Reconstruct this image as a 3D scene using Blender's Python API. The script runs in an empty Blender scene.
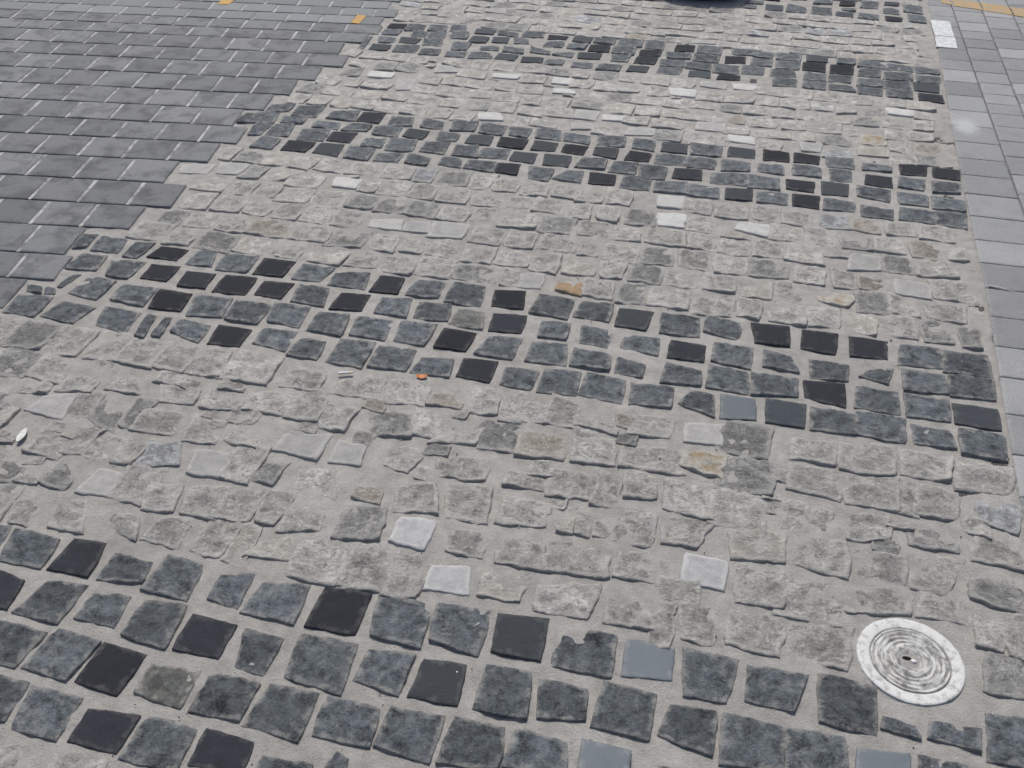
import bpy, bmesh, math, random
import numpy as np
from mathutils import Matrix, Vector, noise

# ------------------------------------------------------------------ camera, sky, sun, exposure
S = bpy.context.scene
col = S.collection
cam_data = bpy.data.cameras.new("camera")
cam = bpy.data.objects.new("camera", cam_data)
col.objects.link(cam)
cam_data.sensor_width = 36.0
cam_data.lens = 35.1738
cam_data.clip_start = 0.05
cam_data.clip_end = 2000.0
cam.matrix_world = Matrix.Translation((0, 0, 1.6)) @ Matrix([[0.9760422, -0.1421296, 0.1647444], [0.2173347, 0.6008303, -0.7692649], [0.0103519, 0.7866397, 0.6173255]]).to_4x4()
S.camera = cam

SUN_EL, SUN_AZ = math.radians(60), math.radians(-22)      # azimuth from +Y (away from the viewer)
world = bpy.data.worlds.new("World")
S.world = world
world.use_nodes = True
wt = world.node_tree
wt.nodes.clear()
sky = wt.nodes.new('ShaderNodeTexSky')
sky.sky_type = 'NISHITA'
sky.sun_disc = False
sky.sun_elevation = SUN_EL
sky.sun_rotation = SUN_AZ
sky.air_density = 1.0
sky.dust_density = 3.0
sky.ozone_density = 1.0
bg = wt.nodes.new('ShaderNodeBackground')
bg.inputs[1].default_value = 0.10
wo = wt.nodes.new('ShaderNodeOutputWorld')
wt.links.new(sky.outputs[0], bg.inputs[0])
wt.links.new(bg.outputs[0], wo.inputs[0])
sd = bpy.data.lights.new("sun", 'SUN')
sd.energy = 2.9
sd.angle = math.radians(4)
sd.color = (1.0, 0.972, 0.93)
sun = bpy.data.objects.new("sun", sd)
col.objects.link(sun)
to_sun = Vector((math.sin(SUN_AZ) * math.cos(SUN_EL), math.cos(SUN_AZ) * math.cos(SUN_EL), math.sin(SUN_EL)))
sun.rotation_euler = (-to_sun).to_track_quat('-Z', 'Y').to_euler()
S.view_settings.view_transform = 'Standard'
S.view_settings.look = 'None'
S.view_settings.gamma = 1.0
S.view_settings.exposure = 0.12
S.view_settings.use_curve_mapping = False

R = random.Random(11)

# ------------------------------------------------------------------ the layout, in millimetres on the ground (x right, y away)
DARK = """
r 0A 0 52 5373 133 5365 129 5321 43 5317
r 0A 1 396 5462 476 5482 469 5402 384 5394
s 0A 2 519 5475 593 5459 585 5397 506 5391
r 0A 3 626 5492 706 5499 694 5390 615 5384
n 0A 4 739 5521 812 5515 803 5460 730 5459
r 0A 5 833 5503 915 5489 909 5367 822 5379
r 0B 0 521 5370 588 5363 581 5317 513 5317
r 0B 1 727 5423 798 5397 792 5320 721 5329
r 0C 0 33 5290 103 5297 99 5237 36 5235
n 0C 1 145 5326 235 5321 231 5237 144 5228
r 0C 2 256 5347 341 5324 340 5238 251 5242
r 0C 3 378 5333 467 5322 464 5230 371 5229
n 0C 4 492 5294 575 5292 571 5214 485 5225
r 0C 5 606 5300 693 5295 688 5211 597 5221
s 0C 6 723 5286 809 5275 799 5213 723 5210
r 0C 7 841 5350 920 5327 912 5226 831 5231
s 1A 0 -1597 4581 -1514 4591 -1510 4517 -1593 4509
r 1A 1 -1503 4593 -1424 4602 -1421 4513 -1502 4503
r 1A 2 -1400 4597 -1324 4616 -1315 4540 -1393 4520
r 1A 3 -1299 4623 -1239 4627 -1220 4553 -1293 4545
n 1A 4 -1181 4608 -1083 4610 -1083 4550 -1175 4542
r 1A 5 -1078 4611 -976 4593 -971 4539 -1059 4550
r 1A 6 -955 4620 -861 4633 -853 4559 -947 4546
s 1A 7 -834 4614 -739 4609 -742 4555 -828 4544
n 1A 8 -713 4616 -626 4627 -628 4545 -715 4545
r 1A 9 -614 4620 -521 4632 -525 4557 -612 4556
r 1A 10 -502 4640 -397 4645 -396 4550 -499 4544
r 1A 11 -378 4639 -296 4649 -296 4544 -374 4545
s 1A 12 -240 4621 -154 4636 -155 4539 -243 4537
r 1A 13 -138 4636 -35 4631 -40 4534 -138 4543
r 1A 14 11 4632 105 4635 100 4563 17 4562
r 1A 15 108 4618 198 4620 188 4547 110 4547
r 1A 16 211 4623 318 4630 307 4538 209 4543
n 1A 17 339 4641 434 4639 432 4560 338 4556
r 1A 18 475 4630 553 4640 546 4559 473 4556
r 1A 19 574 4635 680 4612 668 4542 563 4544
r 1A 20 693 4616 791 4592 786 4534 681 4536
r 1A 21 805 4605 904 4583 899 4534 805 4529
r 1B 0 -1594 4491 -1516 4500 -1518 4433 -1588 4426
r 1B 1 -1453 4493 -1387 4499 -1383 4435 -1452 4428
r 1B 2 -1376 4513 -1302 4521 -1296 4446 -1369 4438
r 1B 3 -1283 4537 -1203 4546 -1192 4462 -1268 4453
n 1B 4 -1175 4510 -1092 4509 -1091 4428 -1175 4424
n 1B 5 -1079 4516 -1000 4528 -993 4448 -1070 4446
r 1B 6 -980 4527 -912 4522 -900 4462 -964 4456
r 1B 7 -831 4521 -746 4532 -747 4459 -828 4449
r 1B 8 -721 4518 -636 4529 -647 4463 -718 4456
s 1B 9 -625 4525 -531 4541 -527 4443 -622 4439
r 1B 10 -515 4530 -419 4533 -419 4446 -515 4448
s 1B 11 -393 4520 -295 4530 -297 4449 -393 4432
r 1B 12 -273 4519 -169 4535 -169 4455 -262 4442
r 1B 13 -150 4510 -43 4517 -45 4438 -148 4441
s 1B 14 -16 4528 77 4543 77 4458 -14 4436
r 1B 15 104 4526 189 4538 187 4450 103 4448
r 1B 16 213 4524 311 4529 304 4441 211 4436
s 1B 17 324 4542 425 4548 419 4436 320 4436
s 1B 18 442 4543 546 4550 537 4434 436 4427
r 1B 19 569 4527 654 4529 645 4434 557 4430
r 1B 20 673 4515 784 4515 776 4421 663 4411
r 1B 21 803 4510 897 4488 891 4423 802 4427
r 1C 0 -1588 4393 -1508 4403 -1500 4330 -1572 4323
n 1C 1 -1491 4407 -1391 4411 -1398 4335 -1478 4330
r 1C 2 -1377 4415 -1297 4424 -1282 4344 -1364 4333
r 1C 3 -1237 4408 -1159 4406 -1157 4314 -1224 4317
r 1C 4 -1101 4379 -1025 4398 -1020 4342 -1094 4336
r 1C 5 -997 4406 -908 4397 -902 4338 -991 4335
r 1C 6 -880 4435 -786 4398 -783 4348 -867 4357
r 1C 7 -757 4395 -678 4415 -683 4343 -766 4352
n 1C 8 -661 4419 -552 4426 -554 4346 -654 4335
r 1C 9 -507 4428 -431 4437 -433 4347 -503 4349
s 1C 10 -399 4427 -303 4441 -311 4347 -406 4337
r 1C 11 -288 4425 -185 4432 -188 4344 -286 4338
r 1C 12 -173 4415 -74 4420 -72 4335 -174 4338
r 1C 13 -57 4415 51 4423 48 4328 -55 4321
r 1C 14 66 4438 154 4422 153 4338 67 4334
r 1C 15 191 4413 281 4426 294 4345 189 4328
r 1C 16 333 4411 419 4414 414 4330 326 4326
r 1C 17 435 4418 527 4413 517 4338 430 4334
r 1C 18 556 4402 653 4408 644 4317 548 4310
r 1C 19 666 4411 769 4410 760 4311 656 4311
n 1C 20 778 4412 890 4413 877 4311 776 4315
r 1D 0 -1644 4368 -1620 4374 -1608 4210 -1632 4204
n 1D 1 -1590 4297 -1494 4300 -1498 4221 -1583 4212
r 1D 2 -1477 4305 -1378 4319 -1369 4230 -1470 4224
r 1D 3 -1350 4285 -1272 4295 -1265 4232 -1348 4219
r 1D 4 -1232 4281 -1152 4295 -1146 4230 -1227 4226
r 1D 5 -1125 4302 -1029 4306 -1025 4247 -1121 4229
n 1D 6 -1004 4312 -912 4315 -917 4241 -1009 4241
n 1D 7 -894 4300 -797 4310 -791 4242 -890 4232
r 1D 8 -781 4299 -705 4308 -707 4240 -783 4236
r 1D 9 -660 4290 -579 4301 -578 4234 -660 4229
r 1D 10 -544 4300 -451 4300 -459 4230 -550 4226
n 1D 11 -416 4309 -328 4318 -333 4247 -424 4237
r 1D 12 -287 4319 -193 4327 -197 4257 -290 4247
n 1D 13 -158 4313 -63 4319 -63 4245 -159 4239
s 1D 14 -30 4305 63 4304 62 4244 -39 4236
r 1D 15 105 4280 131 4277 129 4241 106 4244
r 1D 16 199 4322 297 4328 294 4234 201 4223
r 1D 17 329 4318 420 4323 412 4232 322 4236
r 1D 18 433 4317 525 4296 535 4237 431 4237
r 1D 19 551 4302 647 4308 638 4223 548 4223
r 1D 20 665 4304 766 4303 759 4225 666 4227
s 1D 21 790 4296 889 4291 886 4198 786 4215
r 2A 0 -1817 3428 -1787 3436 -1777 3354 -1814 3344
r 2A 1 -1747 3533 -1666 3561 -1666 3489 -1749 3461
r 2A 2 -1642 3551 -1545 3575 -1540 3458 -1634 3458
r 2A 3 -1487 3534 -1395 3557 -1385 3466 -1490 3463
s 2A 4 -1376 3549 -1282 3569 -1282 3461 -1374 3461
r 2A 5 -1250 3543 -1169 3547 -1155 3472 -1241 3456
r 2A 6 -1120 3544 -1043 3540 -1031 3476 -1115 3470
r 2A 7 -1006 3565 -916 3579 -910 3484 -996 3470
r 2A 8 -893 3562 -795 3556 -798 3475 -887 3479
r 2A 9 -786 3560 -697 3560 -701 3476 -769 3484
r 2A 10 -678 3572 -588 3565 -572 3475 -665 3480
r 2A 11 -568 3555 -471 3550 -467 3473 -557 3479
r 2A 12 -433 3556 -338 3561 -334 3482 -429 3475
r 2A 13 -302 3557 -225 3555 -222 3472 -298 3481
n 2A 14 -196 3562 -100 3557 -99 3475 -197 3474
r 2A 15 -86 3571 22 3567 20 3487 -82 3479
n 2A 16 47 3584 147 3577 147 3489 46 3490
s 2A 17 173 3587 272 3580 270 3492 175 3489
s 2A 18 285 3585 383 3575 376 3494 283 3503
r 2A 19 403 3573 495 3575 497 3493 404 3494
r 2A 20 534 3562 629 3553 625 3500 528 3502
s 2A 21 658 3577 760 3592 747 3492 657 3489
s 2A 22 772 3575 872 3574 860 3486 766 3491
r 2B 0 -1774 3450 -1693 3467 -1681 3370 -1771 3355
r 2B 1 -1657 3437 -1569 3451 -1567 3391 -1646 3379
r 2B 2 -1517 3426 -1427 3448 -1419 3368 -1516 3374
r 2B 3 -1389 3442 -1303 3441 -1305 3382 -1399 3373
r 2B 4 -1279 3437 -1186 3460 -1179 3359 -1273 3365
n 2B 5 -1157 3448 -1069 3444 -1074 3357 -1159 3371
r 2B 6 -1030 3458 -952 3444 -951 3373 -1025 3379
n 2B 7 -915 3453 -821 3458 -818 3368 -917 3367
s 2B 8 -796 3458 -688 3460 -693 3371 -794 3369
n 2B 9 -664 3457 -572 3456 -573 3373 -667 3372
s 2B 10 -551 3459 -459 3456 -469 3372 -554 3378
n 2B 11 -436 3459 -344 3461 -347 3370 -436 3384
s 2B 12 -307 3457 -223 3450 -226 3373 -319 3373
r 2B 13 -205 3449 -99 3448 -99 3376 -205 3369
r 2B 14 -91 3450 6 3447 7 3376 -87 3366
r 2B 15 33 3463 129 3458 128 3380 35 3370
r 2B 16 162 3459 245 3460 249 3384 161 3394
r 2B 17 285 3484 379 3481 377 3398 283 3394
r 2B 18 414 3471 485 3475 481 3386 412 3376
s 2B 19 533 3461 629 3460 623 3372 528 3379
r 2B 20 652 3463 736 3459 724 3382 643 3387
r 2B 21 763 3465 854 3457 846 3388 760 3379
r 2C 0 -1739 3356 -1678 3356 -1683 3259 -1727 3255
r 2C 1 -1669 3358 -1594 3384 -1576 3271 -1663 3264
r 2C 2 -1543 3345 -1442 3362 -1436 3263 -1534 3260
s 2C 3 -1427 3354 -1328 3368 -1326 3265 -1425 3269
r 2C 4 -1287 3325 -1208 3345 -1207 3261 -1277 3251
r 2C 5 -1191 3349 -1096 3358 -1086 3257 -1182 3240
r 2C 6 -1053 3348 -969 3361 -968 3259 -1055 3264
r 2C 7 -941 3347 -861 3360 -842 3263 -933 3261
r 2C 8 -839 3345 -737 3363 -737 3275 -835 3271
n 2C 9 -724 3347 -629 3350 -631 3261 -723 3267
n 2C 10 -608 3355 -504 3361 -502 3263 -598 3261
r 2C 11 -466 3357 -380 3358 -380 3280 -478 3273
r 2C 12 -347 3346 -266 3359 -269 3265 -356 3267
r 2C 13 -256 3350 -160 3348 -161 3247 -244 3251
s 2C 14 -133 3354 -33 3360 -29 3267 -136 3265
r 2C 15 4 3343 127 3354 124 3267 3 3262
r 2C 16 132 3356 233 3349 234 3264 133 3257
s 2C 17 258 3357 359 3356 354 3265 259 3277
n 2C 18 379 3368 475 3366 469 3269 377 3265
r 2C 19 504 3361 611 3357 602 3267 503 3284
r 2C 20 638 3350 736 3344 727 3261 639 3262
r 2C 21 751 3342 854 3332 845 3256 747 3254
r 2D 0 -1663 3250 -1593 3239 -1592 3155 -1672 3156
s 2D 1 -1562 3246 -1454 3248 -1459 3158 -1556 3151
n 2D 2 -1435 3247 -1341 3256 -1334 3149 -1436 3156
r 2D 3 -1318 3244 -1222 3247 -1223 3146 -1306 3152
r 2D 4 -1196 3216 -1113 3230 -1109 3162 -1196 3156
r 2D 5 -1084 3230 -1003 3217 -1003 3158 -1079 3159
r 2D 6 -962 3240 -893 3244 -879 3169 -959 3175
r 2D 7 -862 3238 -766 3249 -761 3166 -863 3173
s 2D 8 -759 3244 -671 3252 -669 3163 -751 3162
r 2D 9 -639 3236 -552 3231 -555 3141 -624 3151
r 2D 10 -503 3241 -447 3244 -444 3155 -540 3165
s 2D 11 -422 3244 -326 3246 -322 3163 -416 3153
r 2D 12 -297 3249 -207 3253 -207 3158 -301 3156
r 2D 13 -185 3235 -82 3241 -78 3159 -182 3157
r 2D 14 -71 3238 30 3232 32 3152 -68 3155
n 2D 15 53 3238 149 3247 149 3158 55 3153
r 2D 16 162 3247 266 3248 261 3160 167 3160
s 2D 17 280 3247 374 3252 370 3154 280 3160
r 2D 18 390 3233 485 3233 480 3164 385 3157
r 2D 19 510 3216 608 3206 603 3139 509 3143
r 2D 20 639 3234 744 3226 735 3141 630 3148
r 2D 21 752 3227 844 3228 834 3130 745 3144
r 3A 0 -1915 2430 -1871 2437 -1866 2361 -1903 2346
r 3A 1 -1845 2428 -1767 2428 -1754 2351 -1839 2349
r 3A 2 -1726 2419 -1670 2427 -1681 2339 -1728 2340
s 3A 3 -1643 2421 -1547 2419 -1552 2346 -1656 2351
r 3A 4 -1517 2418 -1462 2425 -1439 2344 -1520 2340
r 3A 5 -1425 2416 -1324 2428 -1323 2341 -1416 2330
s 3A 6 -1304 2433 -1198 2429 -1205 2335 -1299 2329
r 3A 7 -1170 2418 -1075 2423 -1089 2337 -1172 2338
r 3A 8 -1055 2391 -963 2419 -951 2333 -1056 2330
s 3A 9 -925 2417 -849 2418 -841 2327 -930 2322
r 3A 10 -808 2413 -726 2425 -726 2338 -819 2332
r 3A 11 -697 2427 -605 2427 -597 2322 -699 2324
s 3A 12 -574 2421 -479 2433 -470 2335 -565 2327
r 3A 13 -437 2421 -341 2418 -344 2321 -446 2330
r 3A 14 -310 2407 -225 2419 -225 2332 -323 2339
n 3A 15 -204 2408 -103 2412 -116 2312 -206 2312
r 3A 16 -77 2406 23 2414 27 2317 -75 2312
r 3A 17 46 2425 140 2412 136 2326 42 2349
s 3A 18 168 2421 275 2426 278 2325 181 2323
s 3A 19 307 2422 409 2422 399 2317 303 2326
s 3A 20 435 2416 541 2416 535 2324 433 2318
r 3A 21 575 2407 673 2412 668 2320 562 2313
r 3A 22 687 2406 797 2413 793 2310 679 2309
r 3B 0 -1850 2322 -1774 2323 -1762 2242 -1854 2233
r 3B 1 -1744 2306 -1644 2324 -1650 2225 -1718 2226
s 3B 2 -1619 2315 -1522 2325 -1529 2235 -1614 2234
s 3B 3 -1499 2304 -1404 2310 -1400 2226 -1490 2223
s 3B 4 -1377 2313 -1274 2319 -1268 2219 -1376 2214
s 3B 5 -1249 2306 -1155 2314 -1161 2223 -1249 2227
r 3B 6 -1135 2308 -1052 2311 -1035 2222 -1126 2224
s 3B 7 -1008 2300 -919 2310 -915 2221 -1014 2212
r 3B 8 -880 2301 -799 2316 -787 2221 -874 2220
r 3B 9 -767 2307 -678 2313 -667 2229 -759 2222
g 3B 10 -649 2299 -577 2291 -563 2212 -658 2217
s 3B 11 -551 2300 -451 2309 -447 2216 -544 2207
r 3B 12 -405 2289 -328 2298 -329 2223 -402 2212
r 3B 13 -292 2294 -206 2288 -210 2208 -284 2217
r 3B 14 -171 2277 -77 2280 -74 2202 -173 2220
s 3B 15 -46 2285 54 2281 53 2198 -48 2197
r 3B 16 76 2302 175 2296 172 2200 73 2212
r 3B 17 210 2297 278 2283 297 2212 208 2218
r 3B 18 329 2280 426 2271 423 2206 332 2199
r 3B 19 487 2277 543 2286 526 2217 457 2231
r 3B 20 571 2290 672 2286 672 2208 567 2197
r 3B 21 688 2298 794 2298 788 2209 682 2204
r 3C 0 -1913 2124 -1866 2124 -1849 2093 -1895 2096
r 3C 1 -1852 2122 -1816 2120 -1808 2098 -1839 2095
r 3C 2 -1816 2203 -1794 2211 -1806 2135 -1823 2140
r 3C 3 -1760 2210 -1675 2203 -1681 2104 -1774 2114
r 3C 4 -1639 2189 -1540 2197 -1535 2103 -1638 2115
s 3C 5 -1529 2194 -1421 2193 -1415 2099 -1513 2093
r 3C 6 -1404 2184 -1302 2193 -1292 2103 -1387 2090
r 3C 7 -1283 2192 -1178 2191 -1180 2095 -1275 2097
r 3C 8 -1167 2194 -1068 2207 -1062 2105 -1154 2116
r 3C 9 -1029 2191 -946 2195 -935 2095 -1032 2101
r 3C 10 -914 2192 -815 2194 -812 2105 -908 2109
r 3C 11 -789 2200 -693 2203 -699 2106 -781 2110
s 3C 12 -667 2195 -571 2194 -579 2101 -672 2101
r 3C 13 -533 2186 -446 2199 -452 2096 -552 2102
r 3C 14 -409 2185 -320 2204 -309 2103 -412 2099
r 3C 15 -293 2187 -196 2178 -193 2107 -292 2106
r 3C 16 -173 2170 -102 2150 -104 2098 -173 2103
r 3C 17 -43 2180 46 2162 48 2098 -52 2091
r 3C 18 70 2191 167 2182 170 2093 68 2098
r 3C 19 182 2181 292 2181 291 2110 184 2093
s 3C 20 309 2185 419 2192 417 2089 312 2104
r 3C 21 448 2186 546 2184 544 2098 441 2099
r 3C 22 567 2185 671 2181 667 2097 567 2093
n 3C 23 679 2175 792 2173 788 2081 678 2088
r 3D 0 -1905 2072 -1806 2080 -1802 1983 -1895 1986
r 3D 1 -1765 2069 -1665 2062 -1678 1978 -1779 1994
r 3D 2 -1627 2071 -1524 2065 -1515 1969 -1607 1990
r 3D 3 -1492 2062 -1468 2063 -1452 1966 -1480 1967
r 3D 4 -1442 2064 -1421 2064 -1410 1975 -1437 1978
r 3D 5 -1394 2063 -1300 2056 -1300 1975 -1391 2005
s 3D 6 -1281 2066 -1180 2065 -1176 1977 -1271 1972
r 3D 7 -1146 2078 -1058 2080 -1056 1993 -1147 2007
r 3D 8 -1034 2057 -964 2059 -957 1974 -1040 1977
r 3D 9 -925 2081 -831 2084 -833 1972 -926 1975
r 3D 10 -811 2075 -713 2075 -713 1982 -813 1980
r 3D 11 -684 2046 -603 2056 -595 1979 -694 1978
s 3D 12 -578 2075 -481 2081 -483 1981 -578 1988
r 3D 13 -454 2058 -369 2057 -379 1978 -455 1985
r 3D 14 -353 2069 -264 2077 -258 1984 -355 1978
r 3D 15 -241 2083 -144 2076 -143 1981 -248 1988
r 3D 16 -121 2068 -21 2071 -20 1990 -118 1983
r 3D 17 32 2073 85 2061 93 1979 3 2013
l 3D 18 102 2077 191 2074 198 1988 105 1974
n 3D 19 215 2083 318 2084 315 1985 216 1985
r 3D 20 333 2073 435 2066 430 1988 331 1987
r 3D 21 445 2080 554 2078 547 1982 440 1990
r 3D 22 573 2063 660 2057 667 1992 575 1989
r 3D 23 687 2067 788 2072 781 1976 682 1978
r 4A 0 -1429 1242 -1380 1253 -1364 1197 -1404 1200
r 4A 1 -1361 1246 -1254 1238 -1250 1161 -1340 1159
s 4A 2 -1226 1253 -1149 1256 -1135 1157 -1235 1158
r 4A 3 -1116 1234 -1031 1223 -1025 1171 -1113 1159
r 4A 4 -1004 1249 -923 1242 -916 1153 -1014 1158
r 4A 5 -874 1225 -809 1243 -808 1155 -872 1166
r 4A 6 -780 1228 -688 1239 -683 1143 -790 1149
s 4A 7 -653 1249 -552 1251 -550 1141 -659 1139
r 4A 8 -535 1250 -428 1248 -423 1146 -520 1151
r 4A 9 -416 1256 -307 1263 -309 1153 -405 1167
n 4A 10 -293 1261 -188 1270 -185 1163 -286 1164
r 4A 11 -167 1255 -56 1258 -54 1161 -162 1164
l 4A 12 -34 1258 64 1254 63 1177 -32 1166
r 4A 13 79 1255 181 1250 163 1155 90 1154
r 4A 14 206 1242 308 1244 286 1164 201 1168
r 4A 15 336 1253 435 1249 429 1146 334 1154
r 4A 16 449 1188 500 1179 507 1152 442 1161
r 4A 17 534 1197 613 1199 608 1151 526 1160
r 4A 18 634 1235 717 1239 700 1138 624 1140
s 4B 0 -1337 1140 -1259 1125 -1247 1046 -1320 1044
r 4B 1 -1212 1131 -1129 1136 -1135 1041 -1230 1047
r 4B 2 -1104 1123 -1029 1130 -1023 1057 -1106 1060
r 4B 3 -992 1131 -909 1134 -901 1033 -997 1045
s 4B 4 -887 1121 -786 1117 -787 1029 -886 1032
r 4B 5 -765 1107 -687 1102 -692 1018 -747 1027
r 4B 6 -652 1123 -543 1121 -537 1012 -648 1026
r 4B 7 -512 1116 -428 1124 -432 1034 -516 1048
n 4B 8 -406 1122 -320 1127 -314 1032 -412 1032
r 4B 9 -282 1134 -200 1132 -190 1039 -285 1037
r 4B 10 -176 1126 -90 1123 -85 1059 -167 1045
r 4B 11 -59 1142 34 1138 31 1048 -67 1051
r 4B 12 68 1125 147 1127 143 1040 51 1059
r 4B 13 165 1129 268 1124 266 1040 163 1027
r 4B 14 277 1124 372 1127 377 1068 276 1031
l 4B 15 396 1112 489 1121 483 1050 389 1038
r 4B 16 505 1119 586 1120 573 1052 495 1044
r 4C 0 -1292 1020 -1148 1013 -1158 930 -1272 931
r 4C 1 -1122 1026 -1031 1016 -1044 926 -1137 934
s 4C 2 -1021 1020 -923 1012 -934 913 -1027 925
g 4C 3 -903 990 -810 1000 -811 918 -904 931
r 4C 4 -786 1001 -691 996 -695 919 -787 919
r 4C 5 -664 1000 -576 1000 -575 903 -677 913
r 4C 6 -553 1001 -456 995 -451 922 -550 919
r 4C 7 -429 1002 -336 1008 -337 914 -436 927
r 4C 8 -312 1011 -224 1008 -217 932 -320 918
r 4C 9 -199 1012 -109 1006 -102 950 -206 936
l 4C 10 -84 1022 8 1017 10 942 -81 930
r 4D 0 -1220 904 -1108 902 -1106 823 -1201 820
r 4D 1 -1098 900 -996 895 -993 811 -1077 813
s 4D 2 -972 881 -868 888 -872 805 -972 810
r 4D 3 -853 889 -761 881 -759 800 -860 804
s 4D 4 -745 893 -645 885 -639 822 -742 813
r 4D 5 -620 861 -535 863 -532 809 -618 798
r 4D 6 -498 897 -475 890 -470 860 -506 858
"""
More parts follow.
